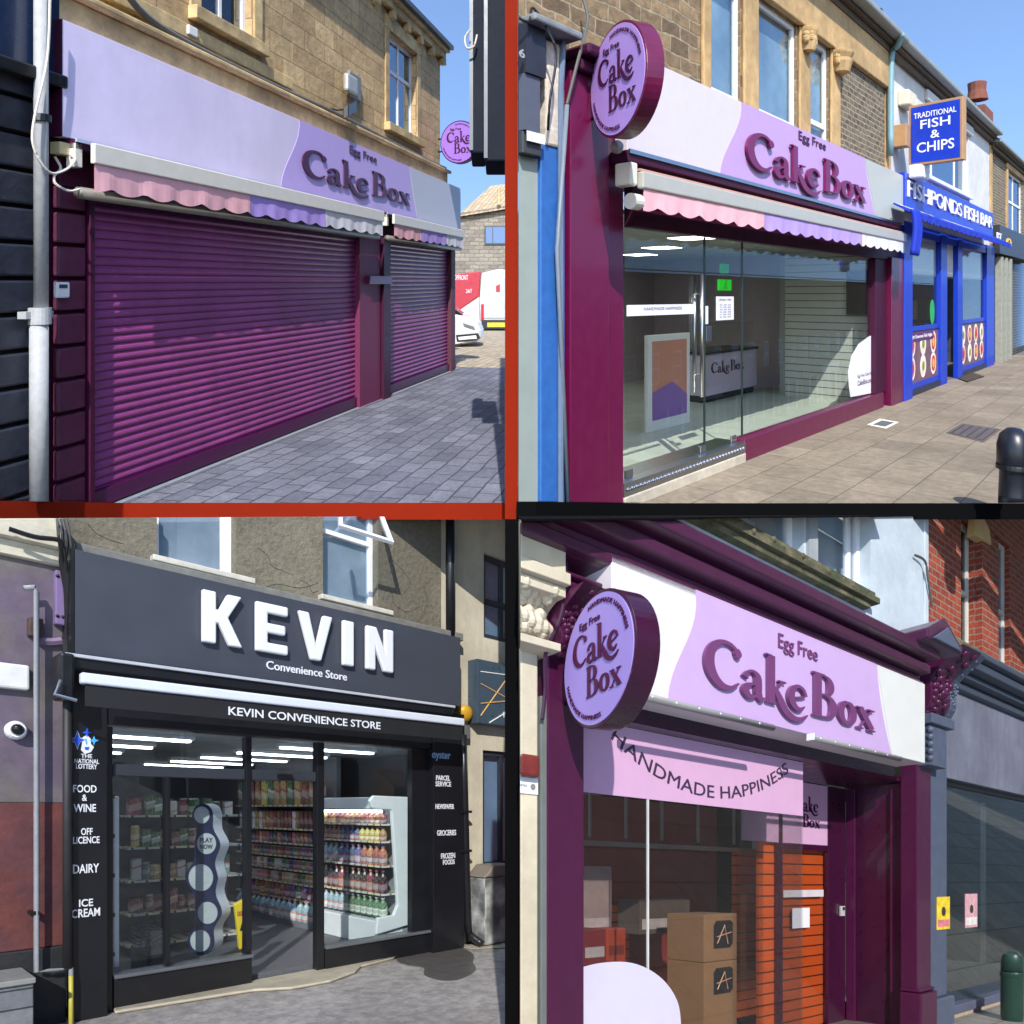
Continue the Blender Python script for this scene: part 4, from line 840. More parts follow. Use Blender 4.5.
MB(b).prism([(a0+.12, p0_+.18), (a1-.12, p0_+.18), (a1-.12, p0_+.5), (a0+(a1-a0)*.55, p0_+.75), (a0+.12, p0_+.62)], cd2+.007, cd2+.01).build('violet_shape', mat('violet_shape', (140, 104, 176), .6, .05), pw)
fd3 = -4.9
fz = thing(b, 'back_door', 'grey framed doorway with a small notice in the dark back wall', 'door', (b.S(675, fd3), fd3, fl))
MB(b).box(b.S(667, DI), b.S(694, DI), DI+.001, DI+.06, fl, b.H(680, 273, DI)).build('door_frame', mat('pale_grey_frame', (150, 152, 156), .5), fz)
MB(b).box(b.S(669.5, DI), b.S(691.5, DI), DI+.061, DI+.07, fl, b.H(680, 276, DI)).build('door_leaf', mat('slate_door', (52, 56, 66), .5), fz)
MB(b).box(b.S(677, DI), b.S(688, DI), DI+.071, DI+.078, b.H(680, 304, DI), b.H(680, 290, DI)).build('notice', mat('tan_notice', (170, 150, 130), .6), fz)
for (ua, ub, vt_, vb2, lab) in ((719.5, 731.5, 279.5, 290.5, 'bright green exit sign on the back wall above the counter'), (721.5, 729, 264, 273.5, 'tiny green running man sign above the bright exit sign')):
    dz = -3.0; e_ = thing(b, 'exit_sign', lab, 'exit sign', (b.S(725, dz), dz, b.H(725, vb2, dz)))
    MB(b).box(b.S(ua, dz), b.S(ub, dz), dz-.05, dz, b.H(725, vb2, dz), b.H(725, vt_, dz)).build('sign_box', mat('exit_green' if vb2 > 280 else 'dim_green', (30, 190, 40) if vb2 > 280 else (10, 110, 60), .4, .05, emit=.5), e_)
    MB(b).tube([(b.S(725, dz), dz-.03, b.H(725, vt_, dz)), (b.S(725, dz), dz-.03, ce)], .008, 6).build('hanger', STEEL, e_)
    m = MB(b); s5 = b.S((ua+ub)/2, dz); h5 = b.H(725, (vt_+vb2)/2, dz); q_ = (b.S(ub, dz)-b.S(ua, dz))*.14
    m.ball(s5+q_*.2, dz+.004, h5+q_*1.1, q_*.3, 6).box(s5-q_*.3, s5+q_*.3, dz+.001, dz+.006, h5-q_*.4, h5+q_*.7).box(s5-q_*.9, s5-q_*.3, dz+.001, dz+.005, h5-q_*1.0, h5-q_*.5).box(s5+q_*.3, s5+q_*.9, dz+.001, dz+.005, h5-q_*1.0, h5-q_*.5)
    m.build('running_figure', UPVC, e_)

# ---- FISH & CHIPS box sign
r = thing(b, 'box_sign', 'blue TRADITIONAL FISH & CHIPS box sign in a tan frame on the white render', 'hanging sign', (b.S(940), .6, b.H(940, 165)))
su_, sh_ = b.W(935, 132, .75)
Yq = b.P(su_, .75, 0).y; hf = .5*54/F*Yq*1.05
best = None
for i in range(-80, 81):
    a = math.radians(i); wv = (math.sin(a), math.cos(a)); q = [b.pix(su_+t*.62*wv[0], .75+t*.62*wv[1], sh_) for t in (-1, 1)]
    e_ = abs((q[1][1]-q[0][1])-(-11))+abs(i)*.005
    if q[1][0] > q[0][0] and (best is None or e_ < best[0]): best = (e_, wv)
wx, wd = best[1]
q = [b.pix(su_+t*wx, .75+t*wd, sh_)[0] for t in (-.5, .5)]; hw = .5*49/(q[1]-q[0])
fr = lambda a, t, hh_: (su_+a*wx-t*wd, .75+a*wd+t*wx, sh_+hh_)
TAN = mat('tan_frame', (176, 136, 92), .5, .1)
MB(b, fr).box(-hw-.05, hw+.05, -.2, 0, -hf-.05, hf+.05).build('case', TAN, r, bevel=.01)
MB(b, fr).box(-hw, hw, .001, .006, -hf, hf).build('blue_face', BLUE, r)
for tx, a0, a1, y0, y1 in (('TRADITIONAL', -.88, .86, .58, .78), ('FISH', -.6, .62, .18, .5), ('&', -.18, .2, -.2, .08), ('CHIPS', -.75, .78, -.66, -.30)):
    text(b, tx, a0*hw, a1*hw, y0*hf, y1*hf, .007, WHITE, r, .003, .012, fr)
MB(b).box(su_-.3, su_+.02, .02, .3, sh_-.25, sh_+.2).build('wall_bracket', TAN, r, bevel=.01)
r = tag(MB(b).box(b.S(907, .2), b.S(915, .2), .02, .24, b.H(911, 107, .2), b.H(911, 92, .2)).build('alarm_box', mat('cream_alarm', (216, 206, 180), .5), bevel=.03), 'cream alarm box on the white render left of the fish and chips sign', 'alarm box')
r = tag(MB(b).box(b.S(919, .5), b.S(927, .5), .3, .55, b.H(923, 179, .5), b.H(923, 166, .5)).build('security_camera', UPVC, bevel=.03), 'white security camera under the fish and chips box sign', 'camera')

# ---- fish bar fascia, awning and front
r = thing(b, 'fascia_sign', 'royal blue fish bar fascia with chunky white letters', 'shop sign', (b.S(945, .3), .3, b.H(945, 230, .3)))
FD = .3; sa, sb = b.S(905, FD), b.S(993, FD); h1 = b.H(992, 213, FD); h0 = b.H(992, 236, FD); hx0 = h0-.0
MB(b).box(sa, sb, .03, FD, h0, h1).build('panel', BLUE, r, bevel=.004)
text(b, 'FISHPONDS FISH BAR', b.S(907, FD), b.S(991.5, FD), b.H(950, 213, FD), b.H(950, 199, FD), FD+.004, WHITE, r, .03, .0, name='raised_lettering')
r = thing(b, 'awning', 'royal blue awning lettered TRADITIONAL FISH & CHIPS below the fish bar fascia', 'awning', (b.S(950, .8), .6, h0-.6))
DA = .62; sa, sb = b.S(904, .5), b.S(1011, DA)
a_top, a_bot = h0-.01, b.H(1000, 240, DA)
MB(b).add([(sa, .32, a_top), (sb, .32, a_top), (sb, DA, a_bot), (sa, DA, a_bot), (sa, .30, a_top-.03), (sb, .30, a_top-.03), (sb, DA-.02, a_bot-.03), (sa, DA-.02, a_bot-.03)], [(0,1,2,3),(7,6,5,4),(0,4,5,1),(1,5,6,2),(2,6,7,3),(3,7,4,0)]).build('cloth', BLUEC, r)
valance(b, r, sa, sb, a_bot-.15, a_bot-.002, DA+.01, BLUEC, .3, .05)
fa = lambda s, t, hh_: (s, .32+(DA-.32)*(1-hh_)+t*.6, a_bot+(a_top-a_bot)*hh_+t)
text(b, 'TRADITIONAL FISH & CHIPS', b.S(913, .7), b.S(946, .7), .45, .72, .01, WHITE, r, .003, .0, fa)
text(b, 'SCRUMPTIOUS FOOD', b.S(955, .7), b.S(984, .7), .42, .70, .01, WHITE, r, .003, .0, fa)
m = MB(b)
for k in range(5): m.tube([(sa+.05+k*.07, DA+.03, a_bot+.02), (sa+.06+k*.085, DA+.06, a_bot-.35), (sa+.03+k*.07, DA+.02, a_bot-.85+.1*(k % 2))], .05, 8, smooth=4)
m.build('bunched_cloth', BLUEC, r, smooth=True)
r = thing(b, 'fish_bar_front', 'royal blue framed fish bar shopfront with food picture panels and open door', 'shopfront', (b.S(945), .1, 0))
uf = [905, 943.5, 945.5, 957, 960.5, 985.5, 992]
hh2 = h0-.25; st2 = b.H(907, 385, .05)
MB(b).box(b.S(899, .1)+.01, b.S(907.5, .1), .021, .2, -.1, hh2).build('frame_post', BLUE, r, bevel=.008)
for ua, ub in ((939.5, 945.5), (956.5, 961), (985.5, 993)): MB(b).box(b.S(ua, .1), b.S(ub, .1), .021, .14, -.1, hh2).build('frame_post', BLUE, r, bevel=.008)
MB(b).box(b.S(907.5), b.S(985.5), .022, .12, hh2-.25, hh2-.003).build('head_rail', BLUE, r)
for ua, ub in ((907.6, 939.4), (961.1, 985.4)):
    s0_, s1_ = b.S(ua, .1), b.S(ub, .1); vt0 = 330 if ua < 950 else 322; hm_ = b.H(ua, vt0+2, .1)
    MB(b).box(s0_, s1_, .02, .13, -.1, st2-.12).build('plinth', mat('dark_blue_tile', (34, 40, 62), .4, .2), r)
    MB(b).box(s0_, s1_, .02, .10, st2-.117, st2).build('lower_rail', BLUE, r)
    MB(b).box(s0_, s1_, .03, .10, hm_, hm_+.1).build('mid_rail', BLUE, r)
    MB(b).box(s0_, s1_, .05, .06, hm_+.103, hh2-.253).build('pane', GLASSG, r)
    MB(b).box(s0_, s1_, .03, .07, st2+.003, hm_-.003).build('picture_panel', mat('food_poster_base', (120, 84, 96), .4, .3, 3), r)
    nn = 3 if ua < 950 else 4; ww = (s1_-s0_)/nn
    cols = [(206, 60, 50), (226, 176, 90), (214, 120, 60), (190, 40, 60), (240, 220, 190), (120, 150, 60)]
    for k in range(nn*2):
        cxs = s0_+ww*(k % nn+.5); rr = min(ww, (hm_-st2)/2)*.46; cz = st2+(hm_-st2)*(.28 if k < nn else .72)
        for j, rad in enumerate((1., .72, .42)):
            pl = [(cxs+rr*rad*math.cos(2*math.pi*t/18), cz+rr*rad*math.sin(2*math.pi*t/18)) for t in range(18)]
            c_ = (236, 232, 226) if j == 0 else cols[(k*2+j+int(ua)) % 6]
            MB(b).prism(pl, .0705+j*.003, .073+j*.003).build(('plate', 'food', 'garnish')[j]+'_picture', mat('food_colour_%d_%d_%d' % c_, c_, .5, .25, 14), r)
text(b, 'Delight Gourmet Fish Night', b.S(909, .1), b.S(933, .1), b.H(920, 339, .1), b.H(920, 334.5, .1), .082, WHITE, r, .003, .01)
MB(b).box(b.S(907.8, .1), b.S(934.5, .1), .0735, .081, b.H(920, 341, .1), b.H(920, 333, .1)).build('purple_banner', mat('purple_banner', (96, 40, 110), .5), r)
hr = b.H(908, 235, -.3)
MB(b).box(b.S(907.6), sC_-.05, -3.1, -3.0, .0, hh2).build('back_wall', mat('dim_blue_room', (60, 66, 84), .7, .3, 2), r)
MB(b).box(b.S(907.6), sC_-.05, -3.0, .018, -.03, .02).build('floor', mat('dim_tile', (110, 108, 104), .4, .1), r)
MB(b).box(b.S(899)+.01, b.S(907)-.0, -3.0, .018, .021, hh2).build('side_wall', mat('dim_blue_room', (60, 66, 84)), r)
MB(b).box(sC_-.12, sC_-.06, -3.0, .015, 0, hh2).build('end_wall', mat('dim_blue_room', (60, 66, 84)), r)
for k in range(3):
    for j in range(2): MB(b).box(sC_-.14, sC_-.121, -2.6+k*.85, -2.0+k*.85, .5+j*.9, 1.15+j*.9).build('wall_poster', mat('menu_poster_%d' % ((k+j) % 3), ((150, 60, 40), (190, 160, 90), (60, 90, 60))[(k+j) % 3], .5, .35, 9), r)
MB(b).box(b.S(930, -2), b.S(960, -2), -2.6, -2.0, .03, 1.2).build('serving_counter', mat('counter_steel', (150, 150, 156), .3, .1), r, bevel=.01)
for k in range(3): MB(b).box(b.S(915+k*20, -2.9), b.S(928+k*20, -2.9), -2.99, -2.95, hh2-1.0, hh2-.35).build('menu_board', mat('menu_board', (196, 170, 120), .5, .3, 6), r)
tag(MB(b).prism([(b.S(934, .1)+.22*math.cos(t*math.pi/8), b.H(934, 312, .1)+.30*math.sin(t*math.pi/8)) for t in range(16)], .062, .066).build('green_sticker', mat('green_sticker', (40, 170, 90), .4, .2, 9)), 'round green sticker inside the fish bar window', 'sticker')
tag(MB(b).slab([b.G(953, 377), b.G(970, 372.5), b.G(984, 377), b.G(967, 382.5)], .004, .025).build('door_mat', mat('tan_black_mat', (120, 96, 60), .9, .2, brick=(.09, .09, .03, (30, 28, 26), (140, 112, 70), 0))), 'tan and black door mat outside the fish bar door', 'door mat')
# next door beyond
r = thing(b, 'corner_shopfront', 'dark fascia with yellow characters and pale posts at the right edge past the fish bar', 'shopfront', (b.S(1003), .1, 0))
MB(b).box(sC_+.36, sC_+8, .01, .25, b.H(1003, 254, .25), b.H(1003, 226, .25)).build('fascia', mat('charcoal_fascia', (40, 42, 48), .4), r)
text(b, '0', b.S(1006, .25), b.S(1011, .25), b.H(1008, 247, .25), b.H(1008, 238, .25), .252, mat('yellow_letter', (236, 190, 40), .5), r, .02, .03)
text(b, 'EST', b.S(996.5, .25), b.S(1001, .25), b.H(999, 243, .25), b.H(999, 233, .25), .252, WHITE, r, .02, .0)
for k in range(3): MB(b).box(b.S(994.5+k*4.5), b.S(996.5+k*4.5), .01, .2, -.1, b.H(1000, 256, .2)).build('post', mat('weathered_post', (150, 152, 140), .7, .2), r, bevel=.01)
MB(b).box(sC_+.36, sC_+8, -.05, .0, -.1, b.H(1000, 256, .2)).build('window', SKYGL, r)

# ---- pavement fittings
def gq(*q): return [b.G(u, v) for u, v in q]
r = thing(b, 'manhole_cover', 'large dark metal manhole cover in the sunny pavement', 'manhole cover', (*b.G(972, 433), 0))
MB(b).slab(gq((946, 433), (962, 423.5), (1001, 429.5), (984, 442.5)), .003, .007).build('frame', mat('rusty_steel', (96, 84, 76), .7, .2, 9), r)
MB(b).slab(gq((949, 433), (963, 425), (997.5, 430), (983, 441)), .0075, .012).build('plate', mat('dark_cast_iron', (92, 82, 78), .6, .15, brick=(.12, .12, .02, (60, 54, 52), (96, 86, 82), 0)), r)
r = thing(b, 'stop_tap_cover', 'small square grey cover in a pale concrete frame set in the pavement', 'drain cover', (*b.G(883, 424), 0))
MB(b).slab(gq((867, 425), (880, 419), (899, 422.5), (886, 429)), .003, .007).build('frame', mat('pale_concrete', (212, 204, 190), .85, .1), r)
MB(b).slab(gq((873, 425), (882, 421), (894, 423), (885, 427)), .0075, .012).build('plate', mat('grey_cast_iron', (90, 92, 94), .6, .1), r)
sb2, db2 = b.G(1014, 520)
r = thing(b, 'bollard', 'dark rounded bollard cut off by the right edge of the sunny pavement', 'bollard', (sb2, db2, 0))
MB(b).lathe(sb2, db2, [(.13, -.25), (.13, .25), (.12, .52), (.145, .56), (.145, .74), (.12, .84), (.06, .9), (.01, .91)], 24).build('post', mat('navy_black_bollard', (24, 28, 38), .35, .1), r, smooth=True)
MB(b).lathe(sb2, db2, [(.15, .50), (.152, .51), (.152, .54), (.15, .55)], 24).build('collar', BLACK, r)

# black beam under the upper right street
p = [b.P(b.S(u), .2, 0) for u in (519, 623)]
pts = [(.04, p[0].y-.02), (p[0].x, p[0].y-.02), (p[1].x, 7.22), (9.5, 7.22)]
vs, fs = strip(pts, .12, -.077, TOPZ+.001)
tag(MB(b, Wd).add(vs, fs).build('edge_beam', BLKP, clip=False), 'long black painted edge beam carrying the sunny pavement', 'beam')

terrace(B, -4, 90, 13.5, 'brick terrace with shops on the other side of the sunny street, outside the view', 9.)
# ================================================================== LOWER LEFT: convenience store
b = C
ROUGH = mat('grey_brown_roughcast', (122, 116, 100), .95, .18, 22, .55, stain=.3)
ANTH = mat('anthracite_panel', (62, 66, 76), .45, .05, 3, .01)
BLKF = mat('black_shopfront_paint', (20, 22, 27), .4, .12, 6, coat=.1)
BLKC = mat('black_awning_cloth', (24, 25, 29), .75, .1, 6)
TARMAC = mat('worn_tarmac', (178, 172, 168), .92, .16, 26, .35, rgb2=(154, 150, 147), stain=.25, spots=.3)
PALEW = mat('pale_render_wall', (196, 188, 168), .9, .08, 8, .25, stain=.22, vert=True)
CONC = mat('pale_step_concrete', (184, 176, 156), .9, .14, 9, .3, stain=.25)
WL = mat('white_lettering', (218, 221, 226), .4, .02)
GLASSC = glass('store_glass', (.93, .96, .96), .05, (.85, .92, 1.))

g = MB(b).slab([(-3.5, -.02), (14, -.02), (14, 6), (-3.5, 6)], -.05, 0).build('pavement', TARMAC); g['kind'] = 'structure'
q = [b.G(u, v) for u, v in ((112, 1013), (180, 1002), (250, 991), (288, 989), (326, 982), (351, 973), (357, 967), (415, 952), (430, 947))]
q = [(s, d+.07) for s, d in q]+[(b.S(432), 0.), (b.S(112), 0.)]
tag(MB(b).slab(q, .004, .03).build('concrete_step', CONC, bevel=.012), 'pale worn concrete step and ramp along the foot of the black shopfront', 'step')
q = [b.G(*p) for p in ((396,957),(408,952),(422,948),(437,945),(452,946),(466,950),(474,956),(473,963),(476,970),(466,977),(452,981),(437,980),(424,975),(424,968),(410,966),(398,962))]
o = tag(MB(b).slab([(p[0], p[1]) for p in cat([(s, d, 0) for s, d in q+q[:1]], 3)[:-1]], .004, .007).build('wet_patch', mat('wet_tarmac', (96, 92, 90), .35, .25, 12, .15)), None, None); o['kind'] = 'structure'
q = [b.G(*p) for p in ((455,946),(508,942),(516,948),(470,950))]
o = MB(b).slab(q, .008, .012).build('dusty_verge', CONC); o['kind'] = 'structure'

# ---- upper wall of the store
root = thing(b, 'roughcast_building', 'grey-brown roughcast upper wall with cracked render over the convenience store', 'building', (b.S(250), -1, 0))
sA_, sB_ = b.S(70), b.S(441)
wA = (b.S(157), b.S(236), b.H(236, 576), b.H(236, 576)+1.5)
wB = (b.S(323), b.S(378), b.H(378, 609), b.H(378, 609)+1.4)
MB(b).wall(sA_, sB_, b.H(250, 620)-.6, b.H(440, 500)+1.2, -.3, 0, [wA, wB]).build('wall', ROUGH, root)
MB(b).box(b.S(71), b.S(455), 0.002, .14, b.H(453, 636, .14)-.03, b.H(453, 631, .14)).build('ledge', mat('grey_lead_ledge', (122, 122, 116), .8, .2, 9, .25, stain=.2), root, bevel=.01)
for i, w_ in enumerate((wA, wB)):
    window(b, root, w_[0], w_[1], w_[2], w_[3], -.09, UPVC, glass('cloudy_window', (.88, .92, .95), .16, (.9, .95, 1.)), vb=(.9,) if i == 0 else (), hb=() if i == 0 else (.46,), t=.045)
    MB(b).box(w_[0], w_[1], -.17, -.15, w_[2], w_[3]).build('net_curtain', mat('net_curtain', (216, 222, 226), .8, .14, 2, rgb2=(160, 176, 190), stain=.2), root)  # bright cloudy tones imitate sky reflected in the panes
    MB(b).box(w_[0]-.05, w_[1]+.14, -.08, .07, w_[2]-.05, w_[2]-.003).build('sill', mat('pale_sill', (196, 192, 180), .7, .15, 9), root, bevel=.008)
# open top sash
h_ = b.H(350, 541, .35); sL_, sR_ = b.S(333, .0), b.S(378, .0)
vs = [(b.S(337, .0), .01, b.H(337, 500)), (sR_, .01, b.H(378, 508)), (b.S(393, .42), .42, b.H(393, 545, .42)), (b.S(338, .42), .42, b.H(338, 528, .42))]
def quadframe(mb, vs, t, th):
    V4 = [Vector(v) for v in vs]; c = sum(V4, Vector())/4; I = [c+(v-c)*(1-t) for v in V4]; n = (V4[1]-V4[0]).cross(V4[2]-V4[0]).normalized()*th
    P_ = V4+I; P_ = [tuple(p) for p in P_]+[tuple(p+n) for p in P_]
    fs = []
    for i in range(4):
        j = (i+1) % 4; fs += [(i, j, 4+j, 4+i), (8+i, 12+i, 12+j, 8+j), (i, 8+i, 8+j, j), (4+i, 4+j, 12+j, 12+i)]
    mb.add(P_, fs); return [tuple(v+n*.4) for v in I]
m = MB(b); I = quadframe(m, vs, .14, .03); sash = m.build('open_sash', UPVC, root)
if sash: MB(b).add(I, [(0, 1, 2, 3)]).build('pane', glass('cloudy_window', (.88, .92, .95), .16), sash)
# cracks in the render (thin recessed-looking dark filler lines)
CR = mat('crack_filler', (62, 58, 50), .95, .1)
for j, pts in enumerate((((258, 548), (268, 556), (272, 566), (283, 571), (290, 574)), ((300, 580), (308, 584), (312, 592), (318, 591)), ((386, 600), (392, 592), (394, 604), (408, 612), (420, 606)), ((420, 618), (428, 602), (424, 588), (432, 578)), ((262, 590), (276, 584), (300, 588), (318, 583)), ((88, 524), (96, 533), (110, 540), (124, 544)), ((392, 560), (404, 572), (410, 584), (402, 596)))):
    MB(b).tube([(*[b.W(u, v)][0][:1], -.0005, b.W(u, v)[1]) for u, v in pts], .0035, 4, smooth=4).build('render_crack', CR, root)

# ---- fascia
FD = .32
r = thing(b, 'fascia_sign', 'long anthracite KEVIN Convenience Store fascia with thick white letters', 'shop sign', (b.S(260, FD), FD, b.H(260, 640, FD)))
sa, sb = b.S(75, FD), b.S(460.5, FD); h0, h1 = b.H(461, 706.5, FD), b.H(459.5, 637.5, FD)
MB(b).box(sa, sb, .14, FD, h0, h1).build('panel', ANTH, r, bevel=.004)
MB(b).box(sa-.025, sa-.003, .02, FD+.004, h0-.0, h1).build('end_trim', BLKF, r)
hb, ht = b.H(203, 643, FD), b.H(203, 591, FD)
def blocky(poly, x0, x1): return [(x0+(x1-x0)*x, hb+(ht-hb)*y) for x, y in poly]
KE = {'K': [(0,0),(.33,0),(.33,.40),(.40,.40),(.66,0),(1,0),(.63,.54),(.98,1),(.62,1),(.40,.66),(.33,.66),(.33,1),(0,1)],
      'E': [(0,0),(1,0),(1,.20),(.36,.20),(.36,.40),(.92,.40),(.92,.60),(.36,.60),(.36,.80),(1,.80),(1,1),(0,1)],
      'V': [(.36,0),(.66,0),(1,1),(.72,1),(.51,.32),(.30,1),(0,1)],
      'I': [(0,0),(1,0),(1,1),(0,1)],
      'N': [(0,0),(.33,0),(.33,.52),(.64,0),(1,0),(1,1),(.67,1),(.67,.50),(.36,1),(0,1)]}
for ch, ua, ub in (('K', 203, 243), ('E', 256.5, 288.5), ('V', 299, 333), ('I', 343.5, 354.5), ('N', 367, 394)):
    MB(b).prism(blocky(KE[ch], b.S(ua, FD+.06), b.S(ub, FD+.06)), FD+.012, FD+.06).build('raised_letter', WL, r, bevel=.014)
text(b, 'Convenience Store', b.S(266, FD), b.S(346.5, FD), b.H(266, 669, FD), b.H(266, 660.5, FD), FD+.002, WL, r, .008, .008)
# ---- awning
r = thing(b, 'awning', 'black roller awning with white front bar lettered KEVIN CONVENIENCE STORE', 'awning', (b.S(260, .5), .5, h0-.4))
DA = .5; sa, sb = b.S(80.5, DA), b.S(463, DA)
zt, zm = b.H(81, 672.5, DA), b.H(81, 683.5, DA); zb = b.H(86, 706, DA)
MB(b).box(sa-.06, sb, .12, .36, h0-.12, h0-.01).build('cassette', BLKF, r, bevel=.02)
MB(b).box(sa-.06, sb, .362, .385, h0-.035, h0-.012).build('cassette_trim', mat('silver_trim', (176, 180, 186), .35), r, bevel=.004)
MB(b).box(sa, sb, DA-.04, DA+.03, zm, zt).build('front_bar', mat('white_awning_bar', (206, 212, 224), .35, .04), r, bevel=.012)
MB(b).box(sa+.03, sb-.01, DA-.02, DA+.004, zb, zm-.002).build('valance', BLKC, r)
text(b, 'KEVIN CONVENIENCE STORE', b.S(228, DA), b.S(380, DA), b.H(228, 715, DA), b.H(228, 706.5, DA), DA+.006, WL, r, .003, .012)
MB(b).box(sa-.10, sa-.01, .2, .42, zb+.05, h0-.02).build('end_bracket', BLKF, r, bevel=.02)
MB(b).tube([(sa-.1, .45, zb+.16), (sa-.14, .47, zb+.06), (sa-.02, .5, zb+.03)], .012, 6).build('crank_eye', STEEL, r)

# ---- shopfront
sf = thing(b, 'shopfront_frame', 'black painted shopfront framing with wide lettered pilasters and low stall risers', 'shopfront', (b.S(250), .05, 0))
hT = h0-.05
MB(b).box(b.S(70, .1), b.S(105, .1), .001, .16, -.1, hT).build('pilaster', BLKF, sf, bevel=.006)
MB(b).box(b.S(431, .12), b.S(462, .12), .001, .16, -.1, hT).build('pilaster', BLKF, sf, bevel=.006)
MB(b).box(b.S(105, .1)+.003, b.S(431, .12)-.003, .001, .14, b.H(250, 736, .1), hT-.003).build('header', BLKF, sf, bevel=.01)
hw1, hw0 = b.H(250, 745), b.H(114, 763)           # transom row
hd = b.H(252, 780)                                # head of main openings
fr_h = b.H(114, 776)
sil = b.H(114, 974, .05); silr = b.H(429, 929, .05)
m = MB(b)
for ua, ub in ((105, 113), (166, 170.5), (246, 252), (317, 324.5), (412, 431)):
    m2 = MB(b).box(b.S(ua, .08), b.S(ub, .08), .0, .08, 0 if ua != 166 else sil, b.H(250, 737, .08) if ua != 166 else fr_h).build('mullion', BLKF, sf, bevel=.006)
for ua, ub in ((113, 246), (252, 317)): MB(b).box(b.S(ua, .08)+.003, b.S(ub, .08)-.003, .002, .07, fr_h, b.H(114, 764, .07)).build('transom', mat('dark_grey_transom', (50, 54, 62), .4, .1), sf, bevel=.006)
for ua, ub, hh_ in ((113, 252, sil), (324.5, 431, silr)):
    MB(b).box(b.S(ua, .08)+.003, b.S(ub, .08)-.003, -.02, .09, -.05, hh_-.03).build('stall_riser', BLKF, sf, bevel=.006)
    MB(b).box(b.S(ua, .08)+.003, b.S(ub, .08)-.003, -.04, .12, hh_-.028, hh_).build('sill', mat('grey_sill_metal', (88, 92, 98), .4, .1), sf, bevel=.006)
gt = b.H(250, 737.5, .03)
for ua, ub, ha, hb2 in ((113, 166, sil, fr_h), (170.5, 246, sil, fr_h), (324.5, 412, silr, gt), (113, 180, b.H(114, 764, .03), gt), (184, 246, b.H(114, 764, .03), gt), (252, 317, b.H(114, 764, .03), gt)):
    MB(b).box(b.S(ua, .03), b.S(ub, .03), .024, .032, ha, hb2).build('glass_pane', GLASSC, sf)
MB(b).box(b.S(278, .1), b.S(292, .1), .081, .12, b.H(285, 778, .1), b.H(285, 774, .1)).build('door_sensor', BLACK, sf, bevel=.006)
# pilaster lettering
def ptext(t, u0, u1, v0, v1, bold=.015): text(b, t, b.S(u0, .162), b.S(u1, .162), b.H((u0+u1)/2, v1, .162), b.H((u0+u1)/2, v0, .162), .162, WL, sf, .003, bold)
for t, u0, u1, v0, v1 in (('THE', 81, 92, 754, 758), ('NATIONAL', 74.5, 99, 759, 763.5), ('LOTTERY', 76, 97, 764, 769), ('FOOD', 73, 96.5, 785, 792.5), ('&', 82, 87, 794.5, 801), ('WINE', 73.5, 96, 804, 812), ('OFF', 81, 92.5, 828, 835),
                          ('LICENCE', 73, 99.5, 836.5, 843.5), ('DAIRY', 73, 99, 864, 873), ('ICE', 79, 93, 899, 906.5), ('CREAM', 71.5, 100, 908.5, 917),
                          ('PARCEL', 436, 450, 775.5, 780.5), ('SERVICE', 435.5, 451, 781.5, 786.5), ('NEWSPAPER', 435.5, 454, 804, 809), ('GROCERIES', 437, 456, 830, 835.5), ('FROZEN', 441, 455, 853, 858.5), ('FOODS', 443, 454.5, 859.5, 864.5)):
    ptext(t, u0, u1, v0, v1)
text(b, 'oyster', b.S(432, .162), b.S(450.5, .162), b.H(441, 761, .162), b.H(441, 752, .162), .162, mat('pale_blue_letter', (150, 190, 226), .4), sf, .003, .02)
def star(cu, cv, ru, rv, mname, rgb, d=.165):
    pts = []
    for i in range(8):
        a = math.pi/4*i; k = 1 if i % 2 == 0 else .38; pts.append(b.W(cu+ru*k*math.sin(a), cv-rv*k*math.cos(a), d))
    MB(b).prism(pts, d-.002, d).build('star_emblem', mat(mname, rgb, .4), sf)
for cu, cv, ru, rv, nn, c_ in ((77.5, 740, 8, 8, 'star_blue', (40, 84, 200)), (87, 732.5, 5, 5, 'star_blue', (40, 84, 200)), (94, 740.5, 5, 5, 'star_cyan', (70, 170, 230)), (77.5, 740, 9.6, 9.6, 'white_lettering', 0)):
    star(cu, cv, ru, rv, nn, c_ or (236, 238, 240), .1685 if c_ else .164)
MB(b).prism([b.W(u, v, .168) for u, v in ((83, 737), (87, 735), (91, 739), (91, 744), (94, 747), (91, 752), (85, 754), (81, 750), (82, 745))], .163, .1675).build('smiling_hand_emblem', WL, sf)
MB(b).prism([b.W(u, v, .17) for u, v in ((84.5, 747), (89.5, 747), (88.5, 750), (85.5, 750))], .168, .17).build('emblem_smile', mat('star_blue', (40, 84, 200)), sf)
MB(b).prism([b.W(u, v, .17) for u, v in ((85, 739), (86.6, 738.6), (87.4, 744), (86, 744.5))], .168, .17).build('emblem_finger', mat('star_cyan', (70, 170, 230)), sf)

